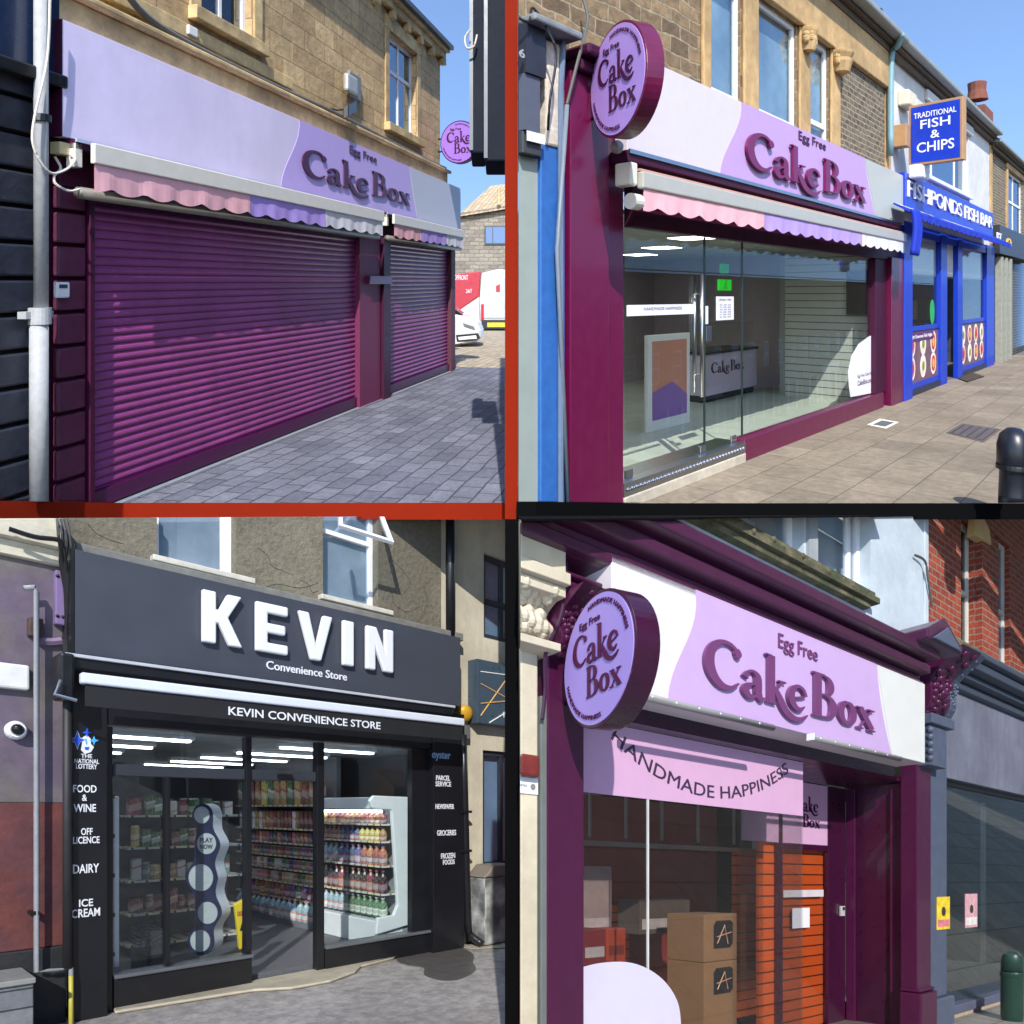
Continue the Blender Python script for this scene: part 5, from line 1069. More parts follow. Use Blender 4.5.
# ---- interior
ro = thing(b, 'store_interior', 'dim convenience store room with grey floor and pale ceiling seen through the glass', 'room', (b.S(250), -2, 0))
s_r = b.S(428); sl_ = b.S(105)-2.0; DI = -6.5; fl = .07; ce = gt+.03
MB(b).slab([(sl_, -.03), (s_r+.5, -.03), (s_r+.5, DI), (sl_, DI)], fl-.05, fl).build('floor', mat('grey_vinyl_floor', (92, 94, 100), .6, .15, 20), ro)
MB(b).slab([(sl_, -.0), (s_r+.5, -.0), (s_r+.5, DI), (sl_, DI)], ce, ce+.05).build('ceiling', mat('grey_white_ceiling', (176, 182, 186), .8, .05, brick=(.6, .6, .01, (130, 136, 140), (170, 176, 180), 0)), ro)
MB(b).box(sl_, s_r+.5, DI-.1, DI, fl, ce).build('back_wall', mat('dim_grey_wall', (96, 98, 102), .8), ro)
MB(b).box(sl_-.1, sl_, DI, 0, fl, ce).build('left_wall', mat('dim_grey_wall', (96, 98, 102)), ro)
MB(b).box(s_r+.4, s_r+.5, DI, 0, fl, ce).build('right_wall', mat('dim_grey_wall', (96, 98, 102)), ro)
# black slatted strip between chiller and jamb
MB(b).box(b.S(413, -.05), s_r, -.08, -.04, silr, gt-.3).build('black_screen', mat('black_slats', (22, 24, 28), .5, .1, brick=(9, .075, .012, (120, 124, 130), (20, 22, 26), 0)), ro)
LAMP = mat('lamp_tube', (240, 246, 255), .4, .02, emit=4)
for i in range(6):
    for k in range(2):
        sl2 = b.S(112)-.3+k*1.9; dl = -.55-i*.95
        e_ = thing(b, 'ceiling_light', 'lit rectangular ceiling light inside the convenience store', 'ceiling light', (sl2+.35, dl, ce-.06), 'lit ceiling lights of the convenience store')
        MB(b).box(sl2, sl2+1.1, dl-.05, dl+.05, ce-.035, ce-.002).build('housing', UPVC, e_)
        MB(b).box(sl2+.03, sl2+1.07, dl-.035, dl+.035, ce-.055, ce-.036).build('diffuser', LAMP, e_)

# ---- stock: bottles, cans and packs as single objects
def proto_bottle(r0, hh_, kind, ma_):
    m = MB(b)
    if kind == 'bottle': m.lathe(0, 0, [(r0*.9, 0), (r0, hh_*.06), (r0, hh_*.55), (r0*.75, hh_*.72), (r0*.34, hh_*.86), (r0*.34, hh_*.95), (r0*.42, hh_*.955), (r0*.42, hh_)], 10)
    elif kind == 'can': m.lathe(0, 0, [(r0*.85, 0), (r0, hh_*.06), (r0, hh_*.9), (r0*.82, hh_)], 10)
    else: m.box(-r0, r0, -r0*.8, r0*.8, 0, hh_)
    return m
STK = {}
GOODS = {'orange': (176, 92, 40), 'red': (146, 36, 36), 'yellow': (184, 152, 64), 'cola dark': (44, 22, 20), 'green': (64, 108, 60), 'blue': (60, 80, 130), 'water clear blue': (120, 156, 170), 'purple': (92, 50, 120), 'white': (214, 214, 210), 'brown': (120, 74, 44), 'pink': (214, 110, 130), 'pale teal': (96, 136, 128)}
def stock(kind, colour, s, d, h, hh_, r0, label, group):
    key = (kind, colour, round(hh_, 2), round(r0, 3))
    if key not in STK:
        rgb = GOODS[colour]; rgb2 = tuple(min(255, int(c*.5+90)) for c in rgb)
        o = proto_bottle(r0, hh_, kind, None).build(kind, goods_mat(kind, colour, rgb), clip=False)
        o['_p'] = 1; STK[key] = (o, Vector(o.location)-b.P(0, 0, 0)); used = False
        o.location = b.P(s, d, h)+STK[key][1]
    else:
        o0, off = STK[key]; o = o0.copy(); COL.objects.link(o); o.location = b.P(s, d, h)+off
    o['label'] = label; o['category'] = kind; o['group'] = group
    if '_p' in o: del o['_p']
    return o

# white chiller beside the right window
dc1 = -.22
sBk = b.S(411, dc1); sFr = b.S(385, dc1); sTop = b.S(379, dc1)
dfar, _ = b.X(318, 870, sFr)
ch = thing(b, 'open_chiller', 'tall white open chiller stocked with drinks behind the right window', 'chiller', ((sBk+sFr)/2, dc1-.6, fl))
H_ = lambda v, u=393: b.H(u, v, dc1)
px = lambda u, v: b.W(u, v, dc1)
MB(b).prism([px(376, 935), px(412, 924), px(410, 797), px(374, 795.5), px(370, 801), px(372, 808), px(392, 810), px(398, 905), px(394, 915), px(378, 918)], dc1-.05, dc1).build('end_panel', mat('chiller_white', (226, 232, 236), .35, .03), ch, bevel=.01)
MB(b).box(sBk-.06, sBk, dfar, dc1-.053, fl, H_(797, 410)).build('back_panel', mat('chiller_inner', (150, 156, 160), .4), ch)
MB(b).box(sTop, sBk-.063, dfar, dc1-.053, H_(809, 385), H_(797, 390)).build('canopy', mat('chiller_white', (226, 232, 236)), ch, bevel=.01)
MB(b).box(sTop+.02, sBk-.063, dfar, dc1-.053, fl, H_(921, 390)).build('base', mat('chiller_white', (226, 232, 236)), ch, bevel=.01)
shv = [824, 841.5, 866, 894]
hs_ = [H_(v) for v in shv]+[H_(918)]
for h in hs_[:4]:
    MB(b).box(sFr, sBk-.063, dfar, dc1-.053, h-.018, h).build('shelf', mat('shelf_white', (206, 210, 214), .4, brick=(.12, 3, .012, (96, 98, 104), (236, 224, 170), 0)), ch)
MB(b).box(sTop+.08, sTop+.11, dfar+.05, dc1-.1, H_(811, 385)-.02, H_(810, 385)-.001).build('chiller_lamp', LAMP, ch)
rows = [('bottle', ['orange', 'orange', 'red', 'yellow', 'orange', 'purple', 'red'], 'first'), ('bottle', ['yellow', 'blue', 'brown', 'red', 'purple', 'purple'], 'second'),
        ('bottle', ['orange', 'blue', 'water clear blue', 'yellow', 'orange', 'red', 'red'], 'third'), ('bottle', ['cola dark', 'cola dark', 'red', 'cola dark', 'cola dark'], 'fourth'), ('bottle', ['green', 'water clear blue', 'pale teal', 'water clear blue'], 'bottom')]
for ri, (kind, cols, nm) in enumerate(rows):
    h = hs_[ri]; top = H_(810) if ri == 0 else hs_[ri-1]-.02
    hh_ = (top-h)*.88; r0 = .042 if ri < 2 else .050; d = dc1-.12; k = 0
    while d > dfar+.06:
        col_ = cols[int(k*len(cols)/26) % len(cols)] if ri != 3 else cols[k % len(cols)]
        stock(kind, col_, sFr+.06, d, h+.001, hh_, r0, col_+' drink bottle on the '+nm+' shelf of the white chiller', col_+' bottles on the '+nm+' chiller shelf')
        d -= r0*2.25; k += 1
# gondola continuing into the shop, seen through the open door
dg0, dg1 = dfar-.05, b.X(236, 870, sFr)[0]
gd = thing(b, 'wall_shelving', 'tall grey wall shelving full of groceries seen through the open doorway', 'shelving', (sBk-.2, (dg0+dg1)/2, fl))
MB(b).box(sBk-.06, sBk, dg1, dg0, fl, ce-.01).build('back_panel', mat('shelf_grey', (120, 124, 130), .5), gd)
gv = [804.5, 829.5, 845, 858.5, 872.5, 886.5, 909]
gh = [b.X(317, v, sFr)[1] for v in gv]
for h in gh[:6]: MB(b).box(sFr, sBk-.063, dg1, dg0, h-.022, h).build('shelf', mat('shelf_edge_pale', (186, 190, 196), .4, brick=(.13, 3, .014, (70, 72, 78), (232, 216, 160), 0)), gd)
mixes = [['yellow', 'brown', 'yellow', 'green'], ['red', 'brown', 'orange', 'white', 'yellow'], ['red', 'brown', 'blue', 'pink', 'orange', 'green'], ['red', 'green', 'blue', 'yellow', 'red'], ['green', 'yellow', 'orange', 'purple', 'white'], ['orange', 'white', 'pink', 'yellow', 'green']]
nms = ['top', 'second', 'third', 'fourth', 'fifth', 'sixth']
rr_ = random.Random(3)
for ri in range(6):
    h = gh[ri]; top = ce-.02 if ri == 0 else gh[ri-1]-.024; hh_ = (top-h)*(.55 if ri == 0 else .8); d = dg0-.08; w_ = .085 if ri == 0 else .048
    kind = 'packet' if ri in (0, 2) else ('can' if ri in (3, 4) else 'jar' if ri == 5 else 'packet')
    while d > dg1+.08:
        col_ = rr_.choice(mixes[ri])
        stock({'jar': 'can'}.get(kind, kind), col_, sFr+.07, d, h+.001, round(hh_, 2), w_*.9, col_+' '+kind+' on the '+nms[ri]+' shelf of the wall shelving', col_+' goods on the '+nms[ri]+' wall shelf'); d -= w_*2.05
# bottom tier of water bottles and green bottles
h = gh[6]; d = dg0-.08
MB(b).box(sFr-.05, sBk-.063, dg1, dg0, fl, fl+.06).build('plinth', mat('shelf_grey', (120, 124, 130)), gd)
while d > dg1+.08:
    stock('bottle', 'water clear blue', sFr-.0, d, fl+.062, round((gh[5]-fl)*.48, 2), .06, 'large water bottle in the pack row at the foot of the wall shelving', 'water bottles along the foot of the wall shelving')
    stock('bottle', rr_.choice(['green', 'orange', 'yellow', 'red', 'purple']), sFr+.06, d, fl+.062+(gh[5]-fl)*.5, round((gh[5]-fl)*.40, 2), .052, 'tall coloured bottle on the lowest shelf of the wall shelving', 'coloured bottles on the lowest wall shelf')
    d -= .135
MB(b).box(sFr, sBk-.063, dg1, dg0, fl+.042+(gh[5]-fl)*.5, fl+.06+(gh[5]-fl)*.5).build('shelf', mat('shelf_edge_pale', (186, 190, 196)), gd)

# shelving behind the left window
dg = -1.5; sg0, sg1 = b.S(128, dg), b.S(243, dg)
gd = thing(b, 'back_shelving', 'low lit shelving with packets and tubs behind the left window', 'shelving', ((sg0+sg1)/2, dg-.2, fl))
MB(b).box(sg0, sg1, dg-.42, dg-.38, fl, b.H(180, 800, dg)).build('back_panel', mat('shelf_dark', (60, 62, 66), .6), gd)
lv = [815, 846, 878, 910, 940]
for v in lv: hx = b.H(180, v, dg); MB(b).box(sg0, sg1, dg-.378, dg, hx-.02, hx).build('shelf', mat('shelf_edge_pale', (186, 190, 196)), gd)
for li_, v in enumerate(lv[:4]):
    hx = b.H(180, v, dg); s = sg0+.1
    while s < sg1-.1:
        kk = rr_.choice(['packet', 'packet', 'can']); col_ = rr_.choice([['red', 'green', 'white'], ['brown', 'yellow', 'green'], ['white', 'pale teal', 'yellow'], ['brown', 'red', 'blue']][li_])
        w_ = rr_.choice([.04, .055]); stock(kk, col_, s, dg-.1-rr_.random()*.06, hx+.001, rr_.choice([.14, .17, .21]), w_, col_+' '+kk+' on the '+nms[li_]+' shelf behind the left window', col_+' '+kk+'s on the '+nms[li_]+' back shelf'); s += w_*2.3

# lottery play stand
r = thing(b, 'play_stand', 'tall wavy display stand of grey discs reading PLAY NOW behind the left window', 'display stand', (b.S(205, -.4), -.45, sil))
wdir = (.62, .78); cs0, ch0 = b.W(205, 880, -.42)
q_ = [b.pix(cs0+t*wdir[0], -.42+t*wdir[1], ch0)[0] for t in (-.3, .3)]; sc_ = .6/(q_[1]-q_[0])
Yq = b.P(cs0, -.42, 0).y
fr = lambda a, t, hh_: (cs0+a*wdir[0]-t*wdir[1], -.42+a*wdir[1]+t*wdir[0], ch0+hh_)
disc = [(203, 815, 8.5), (207.7, 843.5, 10.5), (202, 877.5, 13.5), (208.7, 912.5, 11), (201.4, 940.5, 11)]
D2 = [((u-205)*sc_, (880-v)/F*Yq*1.0, rr*sc_*.98, rr/F*Yq*1.08) for u, v, rr in disc]
out = []
LFT = []; RGT = []
zt_, zb_ = D2[0][1]+D2[0][3]*1.25, D2[-1][1]-D2[-1][3]*1.25; nz = 90
for i in range(nz+1):
    z = zt_+(zb_-zt_)*i/nz; k = 0
    while k < len(D2)-2 and z < D2[k+1][1]: k += 1
    A_, B_ = D2[k], D2[k+1]; t = max(0, min(1, (A_[1]-z)/(A_[1]-B_[1]))); c = A_[0]+(B_[0]-A_[0])*(1-math.cos(math.pi*t))/2
    r_ = (A_[2]+(B_[2]-A_[2])*t)*1.22*(1-.26*math.sin(math.pi*t)**2)
    if z > D2[0][1]: r_ = D2[0][2]*1.22*max(.02, 1-((z-D2[0][1])/(D2[0][3]*1.25))**2)**.5
    if z < D2[-1][1]: r_ = D2[-1][2]*1.22*max(.02, 1-((z-D2[-1][1])/(D2[-1][3]*1.25))**2)**.5
    LFT.append((c-r_, z)); RGT.append((c+r_, z))
poly = LFT+RGT[::-1]
MB(b, fr).prism(poly, -.15, -.004).build('white_body', mat('stand_white', (214, 222, 236), .4, .03), r)
MB(b, fr).prism(poly, 0, .012).build('navy_face', mat('stand_navy', (26, 32, 66), .4, .05), r)
for cx_, cz_, rx_, rz_ in D2:
    MB(b, fr).prism([(cx_+rx_*.92*math.cos(t*math.pi/14), cz_+rz_*.92*math.sin(t*math.pi/14)) for t in range(28)], .013, .02).build('disc', mat('disc_grey', (164, 172, 176), .5, .1, 9), r)
cx_, cz_, rx_, rz_ = D2[1]
for tx, y in (('PLAY', .10), ('NOW', -.48)): text(b, tx, cx_-rx_*.62, cx_+rx_*.62, cz_+rz_*y, cz_+rz_*(y+.42), .021, mat('stand_navy', (26, 32, 66)), r, .003, .02, fr)
# wet floor sign
r = thing(b, 'wet_floor_sign', 'yellow folding caution board just inside beside the wavy display stand', 'caution sign', (b.S(240, -.3), -.3, fl))
dq = -.3
pz = [b.W(u, v, dq) for u, v in ((235, 905), (246, 899), (249, 944), (240, 950))]
MB(b).prism(pz, dq-.03, dq).build('front_board', mat('caution_yellow', (226, 196, 30), .4, .05), r, bevel=.006)
MB(b).prism([(s+.02, h) for s, h in pz], dq-.09, dq-.06).build('rear_board', mat('caution_yellow', (226, 196, 30)), r, bevel=.006)
text(b, 'CAUTION', b.S(237, dq), b.S(246, dq), b.H(241, 916, dq), b.H(241, 911, dq), dq+.002, mat('caution_red', (170, 40, 20), .5), r, .002, .02)
MB(b).prism([b.W(u, v, dq) for u, v in ((239.5, 931), (245.5, 930), (242.5, 921))], dq+.001, dq+.004).build('warning_triangle', BLACK, r)
# baskets
r = thing(b, 'basket_stack', 'stack of dark wire shopping baskets on the floor behind the left window', 'shopping baskets', (b.S(158, -.35), -.5, fl))
db = -.35; bs0, bs1 = b.S(147, db), b.S(167, db); bh0, bh1 = sil+.02, b.H(157, 932, db)
MB(b).box(bs0, bs1, db-.4, db, fl, bh0).build('stand', BLACK, r)
m = MB(b)
for k in range(8):
    h = bh0+(bh1-bh0)*k/7; m.box(bs0, bs1, db-.008, db, h, h+.007).box(bs0, bs0+.008, db-.4, db-.009, h, h+.007).box(bs1-.008, bs1, db-.4, db-.009, h, h+.007).box(bs0, bs1, db-.4, db-.392, h, h+.007)
for k in range(12):
    s = bs0+(bs1-bs0)*k/11.01; m.box(s, s+.006, db+.001, db+.006, bh0, bh1)
m.build('wire_mesh', mat('basket_wire', (70, 72, 76), .4), r)
MB(b).tube([(bs0, db-.2, bh1), (bs0+.05, db-.2, bh1+.1), (bs1-.05, db-.2, bh1+.1), (bs1, db-.2, bh1)], .01, 6).build('handle', BLACK, r)
r = thing(b, 'advert_board', 'narrow white upright panel inside the left edge of the left window', 'board', (b.S(116, -.1), -.1, sil))
MB(b).box(b.S(113.5, -.12), b.S(119.5, -.12), -.16, -.12, sil+.01, b.H(115, 796, -.12)).build('panel', UPVC, r, bevel=.01)
m = MB(b)
for k in range(6): h = sil+.1+k*.3; m.box(b.S(113.5, -.1), b.S(115, -.1), -.118, -.10, h, h+.03)
m.build('clips', BLACK, r)

# ---- left neighbour
r = thing(b, 'painted_pier', 'lilac and brick-red painted pier with cream cornice left of the black shopfront', 'pier', (b.S(40), .1, 0))
s0_, s1_ = -3.4, b.S(64, .1)
h_a, h_b = b.H(40, 948, .1), b.H(40, 803, .1)
hcn = b.H(62, 568, .1)
MB(b).box(s0_, s1_, -.2, .10, h_b+.002, hcn).build('lilac_upper', mat('dusty_lilac_paint', (100, 88, 104), .8, .16, 7, .2, rgb2=(104, 98, 96), stain=.2), r, bevel=.006)
MB(b).box(s0_, s1_, -.2, .103, h_a+.002, h_b).build('red_band', mat('faded_red_paint', (108, 58, 54), .85, .2, 8, .3, rgb2=(92, 54, 56), stain=.35), r, bevel=.006)
MB(b).box(s0_, s1_+.01, -.2, .12, -.15, h_a).build('black_plinth', mat('chipped_black_paint', (38, 40, 42), .6, .3, 9, .3), r, bevel=.01)
MB(b).box(s0_, s1_-.02, -.2, .15, hcn+.003, hcn+.10).box(s0_, s1_-.02, -.2, .22, hcn+.103, hcn+.22).box(s0_, s1_-.02, -.2, .17, hcn+.223, hcn+.42).box(s0_, s1_-.02, -.2, .26, hcn+.423, hcn+.9).build('cream_cornice', mat('cream_cornice', (206, 200, 180), .85, .12, 8, .25, stain=.25), r, bevel=.02)
r = thing(b, 'purple_bracket', 'lilac bolted steel plate on the upper part of the painted pier', 'bracket', (b.S(61, .15), .14, b.H(61, 625, .15)))
MB(b).box(b.S(55, .16), b.S(66.5, .16), .101, .17, b.H(61, 625, .16), b.H(61, 571, .16)).build('plate', mat('lilac_steel', (116, 98, 138), .6, .1), r, bevel=.008)
for u, v in ((57.5, 576), (63, 577), (57.5, 616), (63, 617)): MB(b).ball(b.S(u, .17), .172, b.H(u, v, .17), .012, 6).build('bolt', BLACK, r)
r = tag(MB(b).box(b.S(28, .15), b.S(43, .15), .101, .17, b.H(35, 637, .15), b.H(35, 618, .15)).build('meter_box', mat('brown_rusty_box', (70, 54, 50), .8, .3, 14, .3), bevel=.01), 'rusty brown box on the lilac pier behind the conduit', 'meter box')
r = thing(b, 'conduit', 'thin grey conduit running down the painted pier and across its black plinth', 'conduit', (b.S(37, .2), .2, 0))
cds = b.S(36.5, .2); GZ = mat('galvanised_conduit', (130, 134, 138), .45, .12, 14)
MB(b).tube([(b.S(24, .2), .2, b.H(24, 588, .2)), (b.S(34, .2), .2, b.H(34, 587, .2)), (cds, .2, b.H(36, 592, .2)), (cds, .2, b.H(36, 972, .2)), (b.S(48, .2), .2, b.H(36, 973, .2)), (b.S(71, .2), .2, b.H(36, 973, .2)), (b.S(71.5, .2), .2, -.1)], .017, 8).build('pipe', GZ, r, smooth=True)
MB(b).box(b.S(30, .2), b.S(38, .2), .121, .215, b.H(35, 915, .2), b.H(35, 911, .2)).build('pipe_clip', BLACK, r)
tag(MB(b).tube([(b.S(71, .22), .22, b.H(70, 976, .22)), (b.S(71, .22), .22, -.15)], .015, 8).build('hose', mat('yellow_hose', (164, 156, 60), .5), smooth=True), 'short yellow pipe rising from the ground beside the black pilaster', 'pipe')
tag(MB(b).tube([(b.S(67.5, .2), .2, b.H(67, 640, .2)), (b.S(67.5, .2), .2, b.H(67, 968, .2))], .03, 10).build('drainpipe', mat('sooty_black_pipe', (34, 34, 36), .6, .2), smooth=True), 'thin black pipe between the painted pier and the lettered black pilaster', 'drainpipe')
for k in range(5):
    u0 = 60+k*2.2
    tag(MB(b).tube([(b.S(u0-2, .3), .2, b.H(u0, 505, .2)), (b.S(u0+(-1)**k*3, .3), .28, b.H(u0, 535+k*3, .25)), (b.S(u0+2, .3), .25, b.H(u0, 560+k*4, .25)), (b.S(67, .25), .22, b.H(67, 600+k*8, .2)), (b.S(68, .25), .22, b.H(67, 650+k*7, .2))], .010, 5, smooth=4).build('cable', BLACK),
        'black cable hanging in the bundle at the left end of the anthracite fascia', 'cable', 'hanging cable bundle by the anthracite fascia')
tag(MB(b).tube([(b.S(10, .3), .27, b.H(14, 530, .27)), (b.S(35, .3), .29, b.H(35, 537, .29)), (b.S(58, .3), .3, b.H(58, 540, .3)), (b.S(64, .3), .28, b.H(64, 548, .28))], .016, 6, smooth=5).build('cable', BLACK), 'dark cable draped across the cream cornice', 'cable')
tag(MB(b).tube([(b.S(40, .2), .14, b.H(40, 640, .14)), (b.S(52, .2), .13, b.H(52, 642, .14)), (b.S(64, .2), .13, b.H(64, 641, .14))], .028, 6, smooth=5).build('cable', mat('lilac_cable', (120, 100, 126), .7)), 'lilac painted cable running sideways across the pier below the bracket', 'cable')
tag(MB(b).box(-3.3, b.S(31, .2), .104, .17, b.H(25, 689, .2), b.H(25, 664, .2)).build('junction_box', mat('white_box', (206, 208, 204), .5, .1, 12), bevel=.015), 'white junction box at the left edge on the lilac pier', 'junction box')
r = thing(b, 'dome_camera', 'white dome camera with dark lens at the left edge of the pier', 'camera', (b.S(17, .25), .2, b.H(18, 738, .2)))
sd_, hd_ = b.S(18, .2), b.H(18, 729.5, .2)
MB(b, lambda s, d, h: (sd_+(s), .104+(h), hd_+d)).lathe(0, 0, [(.062, 0), (.062, .05), (.05, .08)], 18).build('housing', UPVC, r, smooth=False)
MB(b, lambda s, d, h: (sd_+(s), .104+(h), hd_+d)).lathe(0, 0, [(.04, .081), (.034, .10), (.02, .115), (.004, .12)], 14).build('dome', mat('dark_dome', (20, 22, 26), .1), r, smooth=True)
sp0, dp0 = b.G(13, 1030); sp1 = b.S(36, .3)
r = thing(b, 'planter_box', 'weathered grey wooden box on the ground at the lower left edge', 'planter', (b.S(25, .35), .35, 0))
MB(b).box(-3.3, b.S(33.5, .5), .125, .5, 0, b.H(25, 984, .5)).build('box_side', mat('weathered_wood', (112, 118, 122), .85, .2, 9, .3, brick=(9, .12, .006, (50, 52, 54), (100, 106, 112), 0)), r, bevel=.006)
MB(b).box(-3.3, b.S(35, .5), .122, .53, b.H(25, 984, .5)+.002, b.H(25, 978, .5)).build('rim', mat('weathered_wood_rim', (132, 134, 130), .85, .2, 9), r, bevel=.006)

# ---- right neighbour
r = thing(b, 'pale_building', 'pale streaky rendered building with dark framed windows right of the convenience store', 'building', (b.S(480), -.1, 0))
s0_, s1_ = b.S(441)+.003, b.S(441)+9
w1 = (b.S(485), b.S(525), b.H(485, 637), b.H(485, 552)); w2 = (b.S(484), b.S(525), b.H(484, 868), b.H(484, 750))
MB(b).wall(s0_, s1_, -.2, w1[3]+.6, -.3, -.02, [w1, w2]).build('wall', PALEW, r)
for w_, hb_ in ((w1, (.45,)), (w2, ())):
    f = window(b, r, w_[0], w_[1], w_[2], w_[3], -.06, mat('charcoal_frame', (44, 48, 56), .4), glass('cloudy_window', (.88, .92, .95), .16), vb=(.5,), hb=hb_, t=.06)
    MB(b).box(w_[0], w_[1], -.16, -.14, w_[2], w_[3]).build('blind', mat('grey_blue_blind', (150, 176, 204), .7, .15, 2), r)
MB(b).box(b.S(463, -.0), s1_, -.019, .03, 0, .16).build('base_course', mat('dark_base', (70, 68, 66), .9, .2), r)
r = thing(b, 'drainpipe', 'black drainpipe at the right of the store, passing behind the fascia end', 'drainpipe', (b.S(458, .1), .1, 0))
PB = mat('black_plastic_pipe', (26, 28, 32), .35, .1)
MB(b).tube([(b.S(450, .1), .1, b.H(450, 480, .1)), (b.S(450.5, .1), .1, b.H(451, 640, .1))], .05, 12).build('upper_pipe', PB, r, smooth=True)
MB(b).tube([(b.S(463, .14), .14, b.H(463, 735, .14)), (b.S(468, .14), .14, .25), (b.S(469.5, .14), .18, .12), (b.S(472, .14), .3, .04)], .042, 12, smooth=3).build('lower_pipe', PB, r, smooth=True)
for v in (812, 851): MB(b).box(b.S(459, .14), b.S(469, .14), -.01, .19, b.H(465, v+1, .14), b.H(465, v-1.5, .14)).build('pipe_clip', PB, r)
tag(MB(b).box(b.S(455.8, .05), b.S(459.5, .05), -.018, .06, .1, b.H(457, 742, .05)).build('white_conduit', mat('white_conduit', (196, 190, 180), .6), bevel=.01), 'pale vertical trunking strip beside the black pilaster and drainpipe', 'trunking')
r = thing(b, 'alarm_bell', 'round yellow alarm bell on the pale wall by the fascia end', 'alarm', (b.S(469, .1), .05, b.H(469, 722, .1)))
sa_, ha_ = b.S(469, .1), b.H(469, 713, .1)
MB(b, lambda s, d, h: (sa_+s, -.018+h, ha_+d)).lathe(0, 0, [(.10, 0), (.10, .04), (.085, .09), (.04, .11), (.004, .112)], 20).build('bell', mat('ochre_bell', (190, 146, 40), .4, .2), r, smooth=True)
MB(b).box(sa_-.03, sa_+.05, -.018, .07, ha_-.28, ha_-.13).build('bell_box', mat('grey_box', (96, 98, 98), .6), r, bevel=.006)
r = thing(b, 'abstract_sign', 'dark teal square sign with crossing white and gold lines on the pale wall', 'sign', (b.S(490, .1), .05, b.H(480, 720, .1)))
d5 = .14; sg0, sg1 = b.S(480, d5), b.S(480, d5)+1.3; gh0, gh1 = b.H(480, 723, d5), b.H(480, 659, d5)
MB(b).box(sg0-.04, sg1, -.018, d5, gh0, gh1).build('board', mat('teal_grey_board', (62, 78, 92), .3, .08), r, bevel=.006)
rg = random.Random(5)
for k, (x0, y0, x1, y1, gold) in enumerate(((0, .82, 1, .9, 0), (0, .1, .42, 1, 1), (.1, 0, .9, .8, 0), (0, .62, 1, .1, 1), (.3, 1, .75, 0, 0), (0, .3, 1, .62, 1), (.55, 1, 1, .2, 0))):
    MB(b).tube([(sg0+(sg1-sg0)*x0*.98+.01, d5+.001+k*.0013, gh0+(gh1-gh0)*(y0*.96+.02)), (sg0+(sg1-sg0)*x1*.98+.01, d5+.001+k*.0013, gh0+(gh1-gh0)*(y1*.96+.02))], .007, 5).build('line', mat('gold_line', (206, 160, 96), .4) if gold else mat('white_line', (226, 228, 226), .4), r)
text(b, '440', sg0+.32, sg0+.48, gh0+.09, gh0+.16, d5+.012, WL, r, .002)
sbn, dbn = b.G(492, 944)
r = thing(b, 'waste_bin', 'grey square litter bin covered in torn posters against the pale wall', 'bin', (sbn, dbn, 0))
b0, b1 = b.S(485, dbn+.1), b.S(485, dbn+.1)+.55; hb1 = b.H(486, 878, dbn+.1)
MB(b).box(b0, b1, .04, dbn+.1, .02, hb1).build('body', mat('postered_grey_bin', (96, 98, 98), .6, .35, 9, .15, rgb2=(170, 172, 168)), r, bevel=.02)
MB(b).prism([(b0-.02, hb1+.002), (b1+.02, hb1+.002), (b1-.1, hb1+.13), (b0+.12, hb1+.13)], .03, dbn+.12).build('lid', mat('taupe_lid', (116, 108, 98), .8, .12), r, bevel=.02)
# ================================================================== LOWER RIGHT: Cake Box with round sign and recessed door
b = D
PLUM = mat('plum_gloss_paint', (70, 20, 56), .32, .12, 9, .04, coat=.2)
PLUMC = mat('plum_cornice_paint', (72, 32, 62), .35, .12, 9, .06, coat=.15)
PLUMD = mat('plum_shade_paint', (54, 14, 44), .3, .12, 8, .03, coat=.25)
SLATE = mat('slate_blue_paint', (78, 88, 108), .5, .12, 9, .08)
PALEB = mat('pale_blue_render', (186, 198, 206), .85, .06, 8, .15, stain=.12)
REDB = mat('red_facing_brick', (158, 66, 44), .85, .2, 14, .4, brick=(.225, .075, .010, (140, 116, 100), (124, 48, 34), .004))
CREAMP = mat('cream_stucco', (206, 196, 170), .8, .08, 8, .15, stain=.12)
PINKP = mat('pink_lilac_vinyl', (206, 164, 198), .45, .03); LILB = mat('lilac_fascia_vinyl', (196, 166, 212), .4, .03); WFB = mat('white_fascia', (222, 216, 222), .4, .03); WFB2 = mat('bright_white_fascia', (216, 218, 214), .4, .03)
ORSL = mat('orange_slat_board', (226, 98, 34), .5, .06, 4, brick=(30, .105, .008, (70, 26, 12), (220, 94, 30), 0))
GLASSD = glass('display_glass', (.90, .90, .90), .055, (.9, .9, .9))
def clipS(d): return (.047-b.O[0]-d*b.n[0])/b.e[0]
g = MB(b).slab([(-9, -.02), (30, -.02), (30, 14), (-9, 14)], -.05, 0).build('pavement', mat('grey_flagstones', (150, 146, 138), .85, .16, 9, .25, brick=(.6, .45, .008, (96, 94, 88), (136, 132, 124), .01))); g['kind'] = 'structure'
WALLTOP = 9.5
